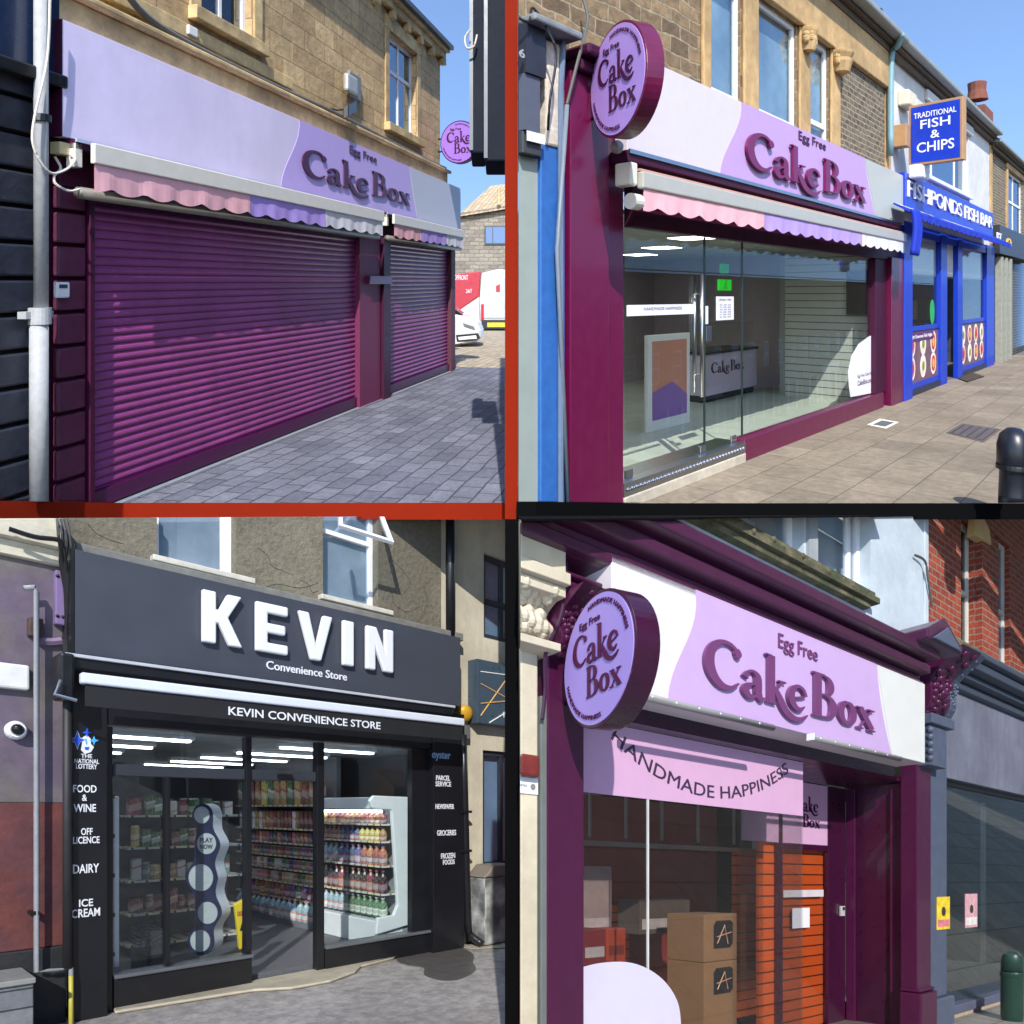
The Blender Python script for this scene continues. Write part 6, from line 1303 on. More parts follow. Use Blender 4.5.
# upper walls
root = thing(b, 'pale_blue_building', 'pale blue rendered upper wall with white windows above the plum cornice', 'building', (b.S(800), -1, 0))
sE = b.S(923)
wl = [(b.S(700), b.S(803.5), b.H(803.5, 561), WALLTOP), (b.S(815), b.S(870.5), b.H(870, 598), WALLTOP)]
hcb = b.H(916, 640, .5)
MB(b).wall(-9, sE, b.H(800, 600)-.9, WALLTOP, -.3, 0, wl).build('wall', PALEB, root)
for w_, vb_ in ((wl[0], ()), (wl[1], (.80,))): window(b, root, w_[0], w_[1], w_[2], WALLTOP, -.1, UPVC, glass('cloudy_window', (.75, .8, .84), .22), vb=vb_, t=.07)
MB(b).box(wl[0][0], wl[1][1], -.29, -.25, wl[1][2]-.3, WALLTOP).build('net_curtain', mat('pale_curtain', (196, 206, 210), .8, .08, 4), root)
MB(b).box(b.S(806), b.S(815)-.003, .001, .03, wl[1][2], WALLTOP).build('pier_strip', mat('grey_pier', (150, 156, 160), .8), root)
m = MB(b); se1 = b.S(879, .1); m.box(-9, se1, .001, .11, wl[1][2]-.10, wl[1][2]-.05).box(-9, se1-.1, .001, .07, wl[1][2]-.15, wl[1][2]-.103).box(-9, se1-.05, .001, .09, wl[1][2]-.047, wl[1][2]-.003)
for k in range(44): m.ball(se1-.1-k*.14, .09+.02*math.sin(k*2.3), wl[1][2]-.05+.012*math.sin(k*1.7), .018+.018*abs(math.sin(k*3.1)), 6)
m.build('mossy_ledge', mat('mossy_stone_ledge', (116, 108, 84), .95, .35, 10, .5, rgb2=(80, 84, 60), stain=.3), root)
# brick house to the right
root2 = thing(b, 'brick_house', 'red brick upper wall with arched sash windows at the right edge', 'building', (b.S(970), -1, 0))
sw = [(b.S(961), b.S(974.5)), (b.S(994), b.S(1010))]
hw_ = b.H(967, 652)-.02
MB(b).wall(sE+.10, sE+6, b.H(952, 690, .1), WALLTOP, -.3, -.0, [(sw[0][0], sw[0][1], hw_, b.H(968, 522)), (sw[1][0], sw[1][1], hw_, b.H(1000, 537))]).build('wall', REDB, root2)
MB(b).box(sE+.003, sE+.097, -.3, .02, hcb-.6, WALLTOP).build('quoin_strip', PALEB, root2, bevel=.01)
for i, (a, c) in enumerate(sw):
    ht_ = b.H(968, 522) if i == 0 else b.H(1000, 537)
    f = window(b, root2, a, c, hw_, ht_, -.06, mat('sash_paint', (206, 200, 188), .6, .1), SKYGL if i else glass('dim_sash', (.4, .42, .42), .12), hb=(.48,), t=.05)
    MB(b).box(a, c, -.28, -.24, hw_, ht_).build('sash_blind', mat('grey_blind', (150, 152, 150), .8), root2)
MB(b).box(b.S(975.5), b.S(992), .001, .07, hw_, b.H(985, 538)).build('brick_pier', REDB, root2)
m = MB(b).prism([b.W(974, 535, .08), b.W(991, 545, .08), b.W(989, 530, .08), b.W(984, 520, .08), b.W(980, 505, .08), b.W(976, 505, .08)], .002, .09).build('stone_springer', mat('buff_stone', (206, 176, 124), .8, .1), root2, bevel=.01)
MB(b).box(sE+.25, sE+6, .001, .16, hw_-.11, hw_-.003).build('stone_sill', mat('mossy_stone_ledge', (116, 108, 84)), root2, bevel=.02)
tag(MB(b).tube([(b.S(915, .03), .03, b.H(915, 555, .03)), (b.S(923, .03), .05, b.H(923, 562, .03)), (b.S(926, .03), .05, b.H(926, 580, .03)), (b.S(931, .03), .04, b.H(931, 607, .03))], .012, 6, smooth=5).build('cable', CABLE), 'short loose cable on the brick edge above the plum corbel', 'cable')

# ---- cornice and frame of the shop
sf = thing(b, 'shopfront_frame', 'glossy plum shopfront with moulded cornice, pilasters and recessed entrance', 'shopfront', (b.S(700), .1, 0))
h1 = b.H(924.5, 684, .3); h0 = b.H(924.5, 763.4, .3)
sC1 = b.S(917, .3)
hc = b.H(916, 640, .48)
m = MB(b)
steps = [(.08, h1-.06, h1+.05), (.30, h1+.053, hc-.33), (.36, hc-.327, hc-.26), (.33, hc-.257, hc-.20), (.42, hc-.197, hc-.12), (.39, hc-.117, hc-.09), (.50, hc-.087, hc)]
for dd, ha, hb2 in steps: m.box(-9, sC1, .001, dd, ha, hb2)
m.build('cornice', PLUMC, sf, bevel=.012)
MB(b).box(-9, sC1-.05, .001, .30, hc+.002, hc+.04).build('lead_capping', mat('grey_lead', (112, 112, 104), .7, .2, 9, .2), sf)
sP0, sP1 = b.S(545, .12), b.S(582, .12)
MB(b).box(sP0+.003, sP1, .001, .14, -.2, h1+.04).build('pilaster', PLUM, sf, bevel=.01)
MB(b).box(sP1+.002, sC1, .001, .10, h0-.12, h1-.063).build('fascia_backing', PLUMD, sf)
# carved corbels
def corbel(root_, s0_, s1_, hb_, ht_, d0, dep, ma_, nm='corbel'):
    m = MB(b); n = 12; L_ = []
    for i in range(n+1):
        t = i/n; h = hb_+(ht_-hb_)*t; dd = d0+dep*(.25+.75*(t**1.6))+.05*math.sin(t*math.pi*2.4); L_.append((dd, h))
    poly = L_+[(d0, ht_), (d0, hb_)]
    m.side(poly, s0_, s1_)
    w_ = s1_-s0_
    for k in range(44):                          # carved acanthus lobes
        t = .04+.92*((k*7) % 44)/44; dd = L_[int(t*n)][0]; sx_ = s0_+w_*(.15+.7*((k*5) % 7)/6)
        m.ball(sx_, dd, hb_+(ht_-hb_)*t, w_*.085, 6)
    for k in range(10):                          # scrolls
        a = k*.7; m.ball(s0_+w_*.5+w_*.3*math.cos(a)*(1-k*.07), L_[n//2][0]+.03, hb_+(ht_-hb_)*.5+w_*.4*math.sin(a)*(1-k*.07), w_*.09, 6)
    return m.build(nm, ma_, root_, bevel=.006)
hk0, hk1 = b.H(560, 655, .2), b.H(560, 596, .2)
corbel(sf, sP0+.01, sP1-.02, hk0, hk1, .12, .26, PLUM)
m = MB(b)
for k, (dd, va, vb2) in enumerate(((.20, 596, 590), (.23, 590, 580), (.26, 580, 572), (.29, 572, 566))): m.box(sP0+.004, sP1+.01, .12, dd, b.H(560, va, .3)+.002*k, b.H(560, vb2, .3))
m.build('pilaster_cap', PLUM, sf, bevel=.012)
# right-hand pilaster and pedimented corbel
sR0, sR1 = b.S(915, .14), b.S(929, .14)
MB(b).box(sR0, sR1, .001, .16, -.2, h0+.3).build('pilaster', PLUM, sf, bevel=.01)
MB(b).box(sR0-.03, sR1+.03, .001, .21, -.2, b.H(920, 994, .2)).box(sR0-.02, sR1+.02, .001, .19, b.H(920, 994, .2)+.003, b.H(920, 990, .2)).build('pilaster_base', PLUM, sf, bevel=.02)
kb0, kb1 = b.H(935, 713, .3), b.H(935, 652, .3)
corbel(sf, b.S(922, .2), b.S(941, .2), kb0, kb1, .10, .42, PLUM, 'corbel')
corbel(sf, b.S(941, .2)+.003, b.S(948, .2), kb0, kb1, .10, .40, SLATE, 'corbel')
m = MB(b).box(b.S(921, .2), b.S(944, .2), .10, .30, kb0-.10, kb0-.003).box(b.S(923, .2), b.S(940, .2), .10, .26, kb0-.5, kb0-.103)
for k in range(5): m.ball(b.S(929, .25), .26, kb0-.16-k*.07, .035, 6)
m.build('corbel_foot', SLATE, sf, bevel=.012)
sa_, sb_ = b.S(916, .5), b.S(951, .5); hp = b.H(935, 650, .5)
MB(b).prism([(sa_, hp), (sb_, hp), (sb_, hp+.07), ((sa_+sb_)/2, hp+.26), (sa_, hp+.09)], .10, .60).build('pediment_cap', PLUMC, sf, bevel=.02)
MB(b).prism([(sa_+.06, hp+.01), (sb_-.06, hp+.01), ((sa_+sb_)/2, hp+.17)], .601, .62).build('pediment_face', SLATE, sf, bevel=.01)

# ---- fascia
FD = .36
r = thing(b, 'fascia_sign', 'white and lilac Cake Box fascia with raised plum letters under the moulded cornice', 'shop sign', (b.S(760, FD), FD, b.H(760, 700, FD)))
h1f, h0f = b.H(924.5, 684, FD), b.H(924.5, 763.4, FD)
sa, sb = sP1-.0, b.S(924.5, FD)
MB(b).box(sa, sb, .105, FD, h0f, h1f).build('panel', WFB, r, bevel=.004)
wave_panel(b, r, b.S(695, FD), b.S(668, FD), b.S(876, FD), b.S(891, FD), h0f+.003, h1f-.003, FD+.001, LILB)
MB(b).prism([(b.S(876.6, FD), h1f-.004), (sb-.004, h1f-.004), (sb-.004, h0f+.004), (b.S(891.6, FD), h0f+.004)], FD+.001, FD+.0035).build('white_band', WFB2, r)
LET = mat('mauve_plum_letters', (112, 62, 108), .4, .03)
serif(b, 'Cake Box', b.S(700, FD), b.S(871, FD), b.H(712, 688.5, FD), b.H(712, 637, FD), FD+.012, LET, r, .022, name='raised_lettering')
text(b, 'Egg Free', b.S(777, FD), b.S(816, FD), b.H(790, 657, FD), b.H(790, 638.5, FD), FD+.006, LET, r, .01, .0)
for i, (ua, ub) in enumerate(((638, 773), (811, 900))):
    lb = thing(b, 'light_bar', ('long' if i == 0 else 'short')+' grey metal light bar under the '+('left' if i == 0 else 'right')+' part of the white and lilac fascia', 'light fitting', (b.S(ua, .4), .4, h0f-.1), 'light bars under the white and lilac fascia')
    s0_, s1_ = b.S(ua, .40), b.S(ub, .40)
    MB(b).tube([(s0_, .40, h0f-.030), (s1_, .40, h0f-.030)], .022, 12).build('tube_body', mat('grey_light_bar', (138, 138, 138), .4, .08), lb, smooth=True)
    n = int((s1_-s0_)/.22)
    for k in range(n): MB(b).ball(s0_+.1+k*.22, .42, h0f-.030, .007, 6).build('fixing_stud', UPVC, lb)
    MB(b).box(s0_-.015, s0_, .37, .43, h0f-.056, h0f-.004).build('end_cap', UPVC, lb, bevel=.004)
# ---- round sign
r = thing(b, 'round_sign', 'large round Cake Box hanging sign on the plum pilaster beside the pink banner', 'hanging sign', (b.S(590, .5), .5, b.H(600, 730, .6)))
s_, h_, r_, fr = round_sign(b, r, 597, 660, 67.5, 36.5, .55, .14, PLUMD, mat('violet_sign_face', (164, 140, 210), .4, .03), INK, 0)
disc_bracket(b, r, fr, r_, .14, (r_*.2, -r_*.35), .1, .012)

# ---- display window with pink banner
wn = thing(b, 'display_window', 'large glass display window topped by a pink HANDMADE HAPPINESS panel', 'shop window', (b.S(690), 0, 0))
s0_, s1_ = sP1+.003, b.S(803)
ht_ = h0-.125; hp0 = b.H(803, 816, .0)
MB(b).box(s0_, s1_, -.012, .0, hp0, ht_).build('pink_panel', PINKP, wn)
MB(b).box(s0_, b.S(648), -.010, -.002, -.1, hp0-.002).build('glass_pane', GLASSD, wn)
MB(b).box(b.S(648.6), s1_, -.010, -.002, -.1, hp0-.002).build('glass_pane', GLASSD, wn)
MB(b).box(b.S(647.7), b.S(648.9), -.012, .0015, -.1, hp0-.002).build('glass_joint', mat('white_silicone', (210, 210, 206), .5), wn)
MB(b).add([], [])
# arched lettering: sags in the middle
A0, A1, A2 = b.W(606, 722), b.W(706, 797), b.W(791, 763)
def circ3(p, q, r_):
    ax, ay = p; bx, by = q; cx, cy = r_; d_ = 2*(ax*(by-cy)+bx*(cy-ay)+cx*(ay-by))
    ux = ((ax*ax+ay*ay)*(by-cy)+(bx*bx+by*by)*(cy-ay)+(cx*cx+cy*cy)*(ay-by))/d_; uy = ((ax*ax+ay*ay)*(cx-bx)+(bx*bx+by*by)*(ax-cx)+(cx*cx+cy*cy)*(bx-ax))/d_
    return ux, uy, math.hypot(ax-ux, ay-uy)
xs = [b.W(u, v) for u, v in ((613, 733), (702, 790), (787, 767))]
cx_, cy_, R_ = circ3(*xs)
a0 = math.degrees(math.atan2(xs[0][1]-cy_, xs[0][0]-cx_)); a1 = math.degrees(math.atan2(xs[2][1]-cy_, xs[2][0]-cx_))
if a1 < a0-180: a1 += 360
if a0 < a1-180: a0 += 360
arc_text(b, 'HANDMADE HAPPINESS', (cx_, cy_), R_, a0, a1, .092, .001, mat('charcoal_plum_ink', (62, 46, 72), .5), wn, up=False, bold=.0)
# round white decal low on the glass
dc = [b.W(u, v, .0) for u, v in ((579, 968), (600, 963), (626, 962), (646, 968), (662, 979), (673, 993), (679, 1008), (681, 1030), (579, 1030))]
dc = [(max(s, s0_+.003), h) for s, h in dc]
dd_ = cat([(s, 0, h) for s, h in dc[:8]], 4); MB(b).prism([(p[0], p[2]) for p in dd_]+[(b.S(681), -.3), (s0_+.003, -.3)], .0, .003).build('white_decal', mat('lilac_white_decal', (206, 202, 222), .5, .03), wn)
# entrance recess
sM = b.S(916, .1); dB = b.X(847, 900, sM)[0]
MB(b).box(sM, sM+.06, dB, .0, -.2, h0-.125).build('return_wall', PLUMD, sf, bevel=.006)
MB(b).box(sM-.04, sM-.002, -.14, .0, -.2, h0-.125).build('return_post', PLUM, sf, bevel=.008)
MB(b).box(sM-.03, sM-.002, dB, dB+.1, -.2, h0-.125).build('return_post', PLUM, sf, bevel=.008)
MB(b).box(s1_, sM+.06, dB, .0, h0-.12, h0-.07).build('soffit', PLUMD, sf)
MB(b).box(s1_-.3, sM, dB, .1, -.03, .012).build('entrance_floor', mat('entrance_tile', (120, 112, 104), .5, .1), sf)
# inner return glass of the display
MB(b).box(s1_-.012, s1_-.002, dB, -.014, -.1, ht_).build('glass_pane', GLASSD, wn)
sDr = b.S(833, dB); hdr = b.H(820, 851, dB)
sJ0 = b.S(828.5, dB); 
MB(b).box(sJ0, sM-.033, dB-.05, dB+.0, -.1, h0-.125).build('door_frame', PLUMD, sf, bevel=.006)
sDl = b.S(783, dB)
MB(b).box(sDl-.06, sDl, dB-.05, dB, -.1, h0-.125).build('door_frame', PLUMD, sf, bevel=.006)
MB(b).box(sDl+.003, sJ0-.003, dB-.05, dB, hdr, hdr+.06).build('door_transom', PLUMD, sf, bevel=.006)
pn = MB(b).box(s1_+.05, sJ0-.003, dB-.03, dB-.01, hdr+.063, h0-.13).build('pink_fanlight', PINKP, sf)
bs_, bh_ = b.W(812, 812, dB)
serif(b, 'ake', b.S(803.5, dB), b.S(819, dB), b.H(812, 812, dB), b.H(812, 797, dB), dB-.009, INK, pn, .004)
serif(b, 'Box', b.S(803.5, dB), b.S(820.5, dB), b.H(812, 827.5, dB), b.H(812, 814.5, dB), dB-.009, INK, pn, .004)
dr = thing(b, 'entrance_door', 'glass entrance door with white strip and orange slatted board behind it', 'door', ((sDl+sJ0)/2, dB, 0))
MB(b).box(sDl+.005, sJ0-.005, dB-.03, dB-.02, 0, hdr-.003).build('glass_leaf', GLASSD, dr)
MB(b).box(b.S(785, dB), b.S(825, dB), dB-.018, dB-.015, b.H(806, 897, dB), b.H(806, 890, dB)).build('white_strip', mat('frosted_strip', (206, 200, 206), .5), dr)
MB(b).box(b.S(794, dB), b.S(811, dB), dB-.018, dB-.014, b.H(803, 928, dB), b.H(803, 908, dB)).build('notice', WS, dr)
MB(b).box(sDl-.3, sJ0+.05, dB-.10, dB-.07, 0, hdr+.2).build('slat_board', ORSL, dr)
kp = thing(b, 'keypad', 'small grey entry keypad on the plum return wall of the recess', 'keypad', (sM-.03, (dB)*.93, b.X(841, 915, sM)[1]))
kd0, kd1 = b.X(838.5+1.5, 910, sM)[0], b.X(845, 910, sM)[0]
kh0, kh1 = b.H(846, 916, dB+.0), b.H(846, 907, dB)
MB(b).box(b.S(839, dB), b.S(842.5, dB), dB+.001, dB+.03, b.H(841, 916, dB), b.H(841, 906, dB)).build('case', mat('keypad_grey', (176, 176, 176), .4), kp, bevel=.006)
MB(b).box(b.S(839.8, dB), b.S(841.7, dB), dB+.031, dB+.035, b.H(841, 910, dB), b.H(841, 907, dB)).build('screen', DARK, kp)

# ---- inside the display
ro = thing(b, 'shop_interior', 'dim brown interior with grey ceiling grid and orange slatted wall behind the display glass', 'room', (b.S(690), -1, 0))
dI = -2.4; sl2 = clipS(dI)
xl = lambda d: clipS(d)+.05
hce = ht_-.05
DI_ = mat('red_reflection_wall', (130, 44, 34), .7, .15, 3)  # maroon stands in for a red van reflected in the glass
MB(b).slab([(xl(-.02), -.02), (sDl-.1, -.02), (sDl-.1, dI), (xl(dI), dI)], .0, .03).build('floor', mat('dark_floor', (60, 56, 54), .5, .1), ro)
MB(b).slab([(xl(-.02), -.02), (s1_-.02, -.02), (s1_-.02, dI), (xl(dI), dI)], hce+.0, hce+.05).build('ceiling', mat('taupe_ceiling_grid', (150, 142, 128), .7, .1, brick=(1.1, .35, .02, (90, 84, 76), (140, 132, 120), 0)), ro)
MB(b).box(xl(dI), sM+.2, dI-.1, dI, 0, hce).build('back_wall', DI_, ro)
so0, so1 = b.S(738, -1.3), b.S(800, -1.3)
MB(b).box(so0, so1+.3, -1.38, -1.33, .03, b.H(760, 850, -1.3)).build('slat_wall', ORSL, ro)
MB(b).box(b.S(608, dI), b.S(626, dI), dI+.003, dI+.05, .6, b.H(616, 905, dI)).build('orange_unit', ORSL, ro)
m = MB(b)
for k in range(6): m.box(b.S(590+k*36, -1.0), b.S(591.5+k*36, -1.0), -1.02, -1.0, b.H(620, 838, -1.0), hce-.01)
m.box(b.S(583, -1.0), b.S(800, -1.0), -1.05, -1.0, b.H(700, 846, -1.0)-.04, b.H(700, 846, -1.0)); m.build('ceiling_hangers', mat('hanger_grey', (120, 116, 108), .5), ro)
# cardboard boxes
CARD = mat('brown_cardboard', (150, 112, 76), .85, .08, 5)
db_ = -.75; c0, c1 = b.S(704, db_), b.S(737, db_); v1 = b.H(720, 1006, db_); v2 = b.H(720, 961, db_); v3 = b.H(720, 914, db_)
for i, (ha, hb2) in enumerate(((v1, v2-.004), (v2, v3))):
    cb = thing(b, 'cardboard_box', 'cardboard box with black emblem, '+('lower' if i == 0 else 'upper')+' one of the two stacked behind the glass', 'box', ((c0+c1)/2, db_-.2, ha), 'stacked cardboard boxes')
    MB(b).box(c0, c1, db_-.42, db_, ha if i else .03, hb2).build('carton', CARD, cb, bevel=.006)
    w_ = c1-c0; hh_ = hb2-ha; em = [(c0+w_*.28, ha+hh_*.27), (c0+w_*.78, ha+hh_*.27), (c0+w_*.86, ha+hh_*.36), (c0+w_*.86, ha+hh_*.80), (c0+w_*.78, ha+hh_*.86), (c0+w_*.36, ha+hh_*.86), (c0+w_*.28, ha+hh_*.76)]
    e2 = MB(b).prism(em, db_+.001, db_+.003).build('black_emblem', DARK, cb)
    mk = mat('pale_card_mark', (206, 160, 130), .7)
    MB(b).tube([(c0+w_*.38, db_+.006, ha+hh_*.38), (c0+w_*.60, db_+.006, ha+hh_*.76), (c0+w_*.70, db_+.006, ha+hh_*.36)], .006, 4).tube([(c0+w_*.36, db_+.008, ha+hh_*.52), (c0+w_*.80, db_+.008, ha+hh_*.60)], .005, 4).build('letter_stroke', mk, e2)
# parcels and display clutter inside
for i, (ua, ub, va, vb2, dd, rgb, lab) in enumerate(((582, 612, 866, 950, -1.1, (150, 130, 124), 'tall pale folded display unit at the left behind the display glass'), (583, 606, 930, 965, -.7, (120, 34, 36), 'red carton with white lettering low at the left behind the glass'), (607, 626, 929, 962, -.9, (166, 60, 30), 'orange-red carton beside the red lettered one'), (640, 690, 900, 935, -1.5, (90, 78, 70), 'grey-brown counter top with wrapped trays in the middle of the dim room'))):
    t_ = thing(b, 'carton' if i in (1, 2) else 'display_unit', lab, 'box' if i in (1, 2) else 'display', (b.S(ua, dd), dd, .03))
    h_lo = max(.03, b.H(ua, vb2, dd)); MB(b).box(max(b.S(ua, dd), clipS(dd-.3)+.05), b.S(ub, dd), dd-.3, dd, .031 if i != 3 else h_lo, b.H(ua, va, dd)).build('shell', mat('unit_colour_%d' % i, rgb, .6, .15, 7), t_, bevel=.01)
    MB(b).box(max(b.S(ua+2, dd), clipS(dd-.3)+.06), b.S(ub-2, dd), dd+.001, dd+.004, h_lo+.05, h_lo+.05+(b.H(ua, va, dd)-h_lo)*.3).build('label_panel', mat('unit_label_%d' % i, (180, 170, 166) if i != 2 else (120, 40, 24), .6, .2, 9), t_)

# ---- far left pilaster of the neighbour
r = thing(b, 'stucco_pilaster', 'cream stucco pilaster with scrolled capital left of the plum pilaster', 'pilaster', (b.S(530, .1), .1, 0))
s0_, s1_ = clipS(.2)-.2, b.S(537, .12)
MB(b).box(s0_, s1_, .001, .13, -.2, b.H(530, 648, .12)).build('shaft', CREAMP, r, bevel=.01)
corbel(r, s0_+.0, b.S(544, .12), b.H(530, 640, .12), b.H(530, 596, .12), .10, .16, CREAMP, 'capital')
m = MB(b)
for k, (dd, va, vb2) in enumerate(((.26, 648, 640), (.30, 596, 586), (.34, 586, 574), (.30, 574, 500))): m.box(s0_, b.S(544.5, .12), .001, dd, b.H(530, va, .2)+.001*k, b.H(530, vb2, .2))
m.build('moulding', CREAMP, r, bevel=.015)
tag(MB(b).box(b.S(537.5, .1), b.S(544.5, .1), .001, .13, -.2, b.H(540, 697, .1)).build('grey_strip', mat('grey_green_strip', (106, 112, 108), .6, .1), bevel=.006), 'grey vertical strip between the cream pilaster and the plum pilaster', 'trim')
tag(MB(b).box(s0_, b.S(540.5, .2), .131, .2, b.H(530, 776, .2), b.H(530, 754, .2)).build('alarm_box', mat('rusty_red_box', (116, 44, 40), .6, .2, 14), bevel=.015), 'rusty red box fixed to the cream pilaster', 'alarm box')
r = thing(b, 'paper_label', 'white label plate with small round mark under the rusty red box', 'label', (b.S(530, .14), .14, b.H(530, 794, .14)))
MB(b).box(s0_, b.S(538, .14), .131, .14, b.H(530, 794, .14), b.H(530, 778, .14)).build('plate', UPVC, r)
text(b, 'NOTICE', b.S(520, .141), b.S(527, .141), b.H(524, 786.5, .141), b.H(524, 784.5, .141), .1405, BLACK, r, .001)
MB(b).prism([(b.S(533, .141)+.018*math.cos(t), b.H(533, 787, .141)+.018*math.sin(t)) for t in [i*.5236 for i in range(12)]], .1405, .142).build('round_mark', mat('grey_mark', (130, 132, 132), .5), r)
tag(MB(b).tube([(b.S(578, .3), .2, b.H(578, 560, .2)), (b.S(572, .3), .25, b.H(572, 590, .25)), (b.S(566, .3), .25, b.H(566, 622, .25)), (b.S(558, .3), .2, b.H(558, 655, .2)), (b.S(550, .2), .16, b.H(550, 690, .16)), (b.S(547, .2), .16, b.H(547, 720, .16))], .012, 6, smooth=5).build('cable', mat('plum_cable', (60, 30, 56), .5)), 'plum painted cable trailing down beside the carved corbel', 'cable')

# ---- right neighbour
r = thing(b, 'slate_shopfront', 'slate blue shopfront with blank weathered fascia and big window, right of the plum one', 'shopfront', (b.S(970), .05, 0))
q0 = b.S(929, .14)+.035
sX = sE+6
MB(b).box(q0, b.S(946, .12), .001, .13, b.H(938, 996, .1), kb0-.1).build('pilaster', SLATE, r, bevel=.01)
MB(b).box(q0, b.S(949, .12), .001, .18, -.2, b.H(938, 996, .1)-.003).build('pilaster_base', SLATE, r, bevel=.02)
hf0, hf1 = b.H(944, 777, .1), b.H(952, 690, .1)
MB(b).box(b.S(946, .12)+.003, sX, .001, .10, hf0, hf1).build('fascia_board', mat('weathered_slate_board', (112, 116, 134), .7, .12, 8, .1, stain=.25, vert=True), r, bevel=.004)
m = MB(b)
for k, (dd, o0, o1) in enumerate(((.16, .0, .09), (.24, .093, .16), (.34, .163, .26), (.40, .263, .34))): m.box(b.S(946, .12)+.003, sX, .001, dd, hf1+o0+.003, hf1+o1)
m.build('cornice', mat('dark_slate_cornice', (62, 72, 88), .5, .15, 8, .1), r, bevel=.015)
hs2 = b.H(946, 1006, .05)
MB(b).box(b.S(946, .12)+.003, sX, -.03, .11, hs2-.10, hs2).build('sill', mat('blue_grey_sill', (84, 88, 112), .5, .1), r, bevel=.01)
MB(b).box(b.S(946, .12)+.003, sX, -.03, .07, -.2, hs2-.103).build('stall_riser', mat('cream_grit_render', (166, 152, 132), .9, .2, 20, .3), r)
MB(b).box(b.S(946, .12)+.003, sX, -.02, .04, hf0-.06, hf0-.003).build('window_head', BLACK, r)
MB(b).box(b.S(946, .12)+.003, sX, -.005, .003, hs2+.002, hf0-.063).build('glass_pane', glass('grey_mirror_glass', (.55, .58, .58), .34, (.8, .85, .88)), r)
rm = mat('empty_grey_room', (146, 144, 136), .8, .12, 2)
MB(b).box(b.S(946, .12), sX, -2.2, -2.1, hs2-.3, hf0+.1).build('back_wall', rm, r)
MB(b).slab([(b.S(946), -.04), (sX, -.04), (sX, -2.1), (b.S(946), -2.1)], hs2-.12, hs2-.05).build('window_floor', mat('pale_window_bed', (186, 180, 164), .7), r)
MB(b).box(b.S(984, -.2), b.S(986, -.2), -.24, -.2, hs2, hf0-.1).build('inner_post', UPVC, r)
for (ua, ub, va, vb2, c1_, c2_, lab) in ((936.5, 949.5, 897, 930, (222, 196, 50), (206, 120, 130), 'yellow and white fly poster on the left side of the slate shop window'), (965, 977, 894, 928, (206, 160, 170), (220, 216, 214), 'pink and white fly poster in the middle of the slate shop window')):
    p_ = thing(b, 'poster', lab, 'poster', (b.S(ua, .15), .15, b.H(ua, vb2, .15)), 'fly posters on the slate shopfront')
    dq = .132 if ua < 940 else .006
    s0_, s1_ = b.S(ua, dq), b.S(ub, dq); a_, z_ = b.H(ua, vb2, dq), b.H(ua, va, dq)
    MB(b).box(s0_, s1_, dq, dq+.004, a_, z_).build('sheet', mat('poster_%d' % int(ua), c1_, .6, .3, 12), p_)
    MB(b).box(s0_+.02, s1_-.02, dq+.0042, dq+.007, a_+.03, a_+(z_-a_)*.3).build('lower_panel', mat('poster_low_%d' % int(ua), c2_, .6, .3, 14), p_)
    MB(b).prism([((s0_+s1_)/2+.05*math.cos(t*.5236), a_+(z_-a_)*.55+.05*math.sin(t*.5236)) for t in range(12)], dq+.0042, dq+.008).build('printed_roundel', mat('poster_ink_%d' % int(ua), (60, 52, 48), .6, .3, 14), p_)
# green bin
sb2, db2 = b.S(1010, .5), .5
r = thing(b, 'litter_bin', 'dark green ribbed litter bin at the lower right edge', 'bin', (sb2, db2, 0))
ht2 = b.H(1005, 952, .5); rb = .105
GRN = mat('bin_green', (30, 58, 50), .4, .12, coat=.2)
MB(b).lathe(sb2+rb*.6, db2, [(rb*.95, 0), (rb, .05), (rb, ht2*.62), (rb*1.06, ht2*.64), (rb*1.06, ht2*.68), (rb, ht2*.70)], 24).build('body', GRN, r, smooth=False)
MB(b).lathe(sb2+rb*.6, db2, [(rb*.98, ht2*.702), (rb*.98, ht2*.84), (rb*.85, ht2*.93), (rb*.5, ht2*.99), (.01, ht2)], 24).build('dome_lid', GRN, r, smooth=True)

terrace(D, 1, 34, 12, 'brick terrace with shops across the street from the lower right shops, outside the view', 6.4)

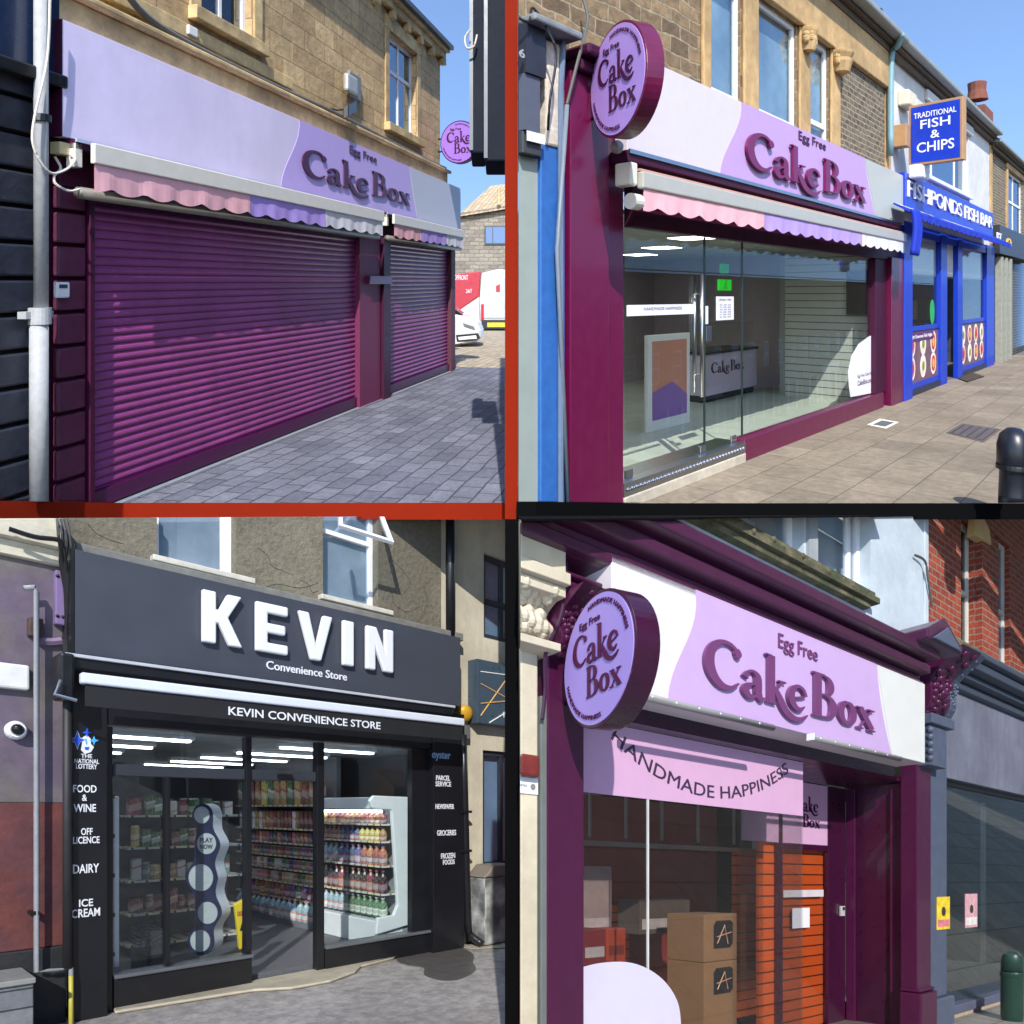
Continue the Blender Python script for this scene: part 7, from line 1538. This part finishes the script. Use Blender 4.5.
c0_ = (.047-b.O[0]-.52*b.n[0])/b.e[0]; c1_ = (.047-b.O[0]+2*b.n[0])/b.e[0]
pl_ = [(c0_, .52), (b.S(700, .5), .52), (b.S(700, .5), .19), (b.S(884, .1), .19), (b.S(884, .1), .02), (b.S(1040), .02), (b.S(1040), -2), (c1_, -2)]
pts_ = [b.P(s, d, 0) for s, d in pl_]; n_ = len(pts_)
vs_ = [(p.x, p.y, -.034) for p in pts_]+[(p.x, p.y, -.0448) for p in pts_]
fs_ = [tuple(range(n_)), tuple(range(2*n_-1, n_-1, -1))]+[(i, i+n_, (i+1) % n_+n_, (i+1) % n_) for i in range(n_)]
tag(MB(b, Wd).add(vs_, fs_).build('capping_board', BLKP, clip=False), 'thin flat black board capping the lower right building under the street beam', 'board')

# ------------------------------------------------------------------ camera, sky, sun
cam = bpy.data.cameras.new('camera'); co = bpy.data.objects.new('camera', cam); COL.objects.link(co)
co.location = (0, 0, 0); co.rotation_euler = (math.radians(90), 0, 0)
cam.sensor_width = 36; cam.lens = 36*F/1024; cam.clip_start = .05; cam.clip_end = 2000; sc.camera = co
SUN_EL, SUN_AZ = math.radians(43), math.atan2(.05, -1)       # azimuth of the direction towards the sun, from +Y to +X
sx, sy = math.sin(SUN_AZ)*math.cos(SUN_EL), math.cos(SUN_AZ)*math.cos(SUN_EL)
li = bpy.data.lights.new('sun', 'SUN'); li.energy = 2.6; li.angle = math.radians(.5); li.color = (1, .95, .88)
lo = bpy.data.objects.new('sun', li); COL.objects.link(lo)
lo.rotation_euler = Vector((sx, sy, math.sin(SUN_EL))).to_track_quat('Z', 'Y').to_euler(); lo.location = (0, -5, 12)
w = bpy.data.worlds.new('World'); sc.world = w; w.use_nodes = True
N, L = w.node_tree.nodes, w.node_tree.links
st = N.new('ShaderNodeTexSky'); st.sky_type = 'NISHITA'; st.sun_disc = False
st.sun_elevation = SUN_EL; st.sun_rotation = SUN_AZ; st.air_density = 0.9; st.dust_density = .35; st.ozone_density = 3.0
bg = N['Background']; bg.inputs[1].default_value = .15; L.new(st.outputs[0], bg.inputs[0])
sc.view_settings.view_transform = 'Standard'; sc.view_settings.look = 'None'; sc.view_settings.exposure = 1.12; sc.view_settings.gamma = 1
sc.render.engine = 'CYCLES'; sc.render.resolution_x = sc.render.resolution_y = 1024
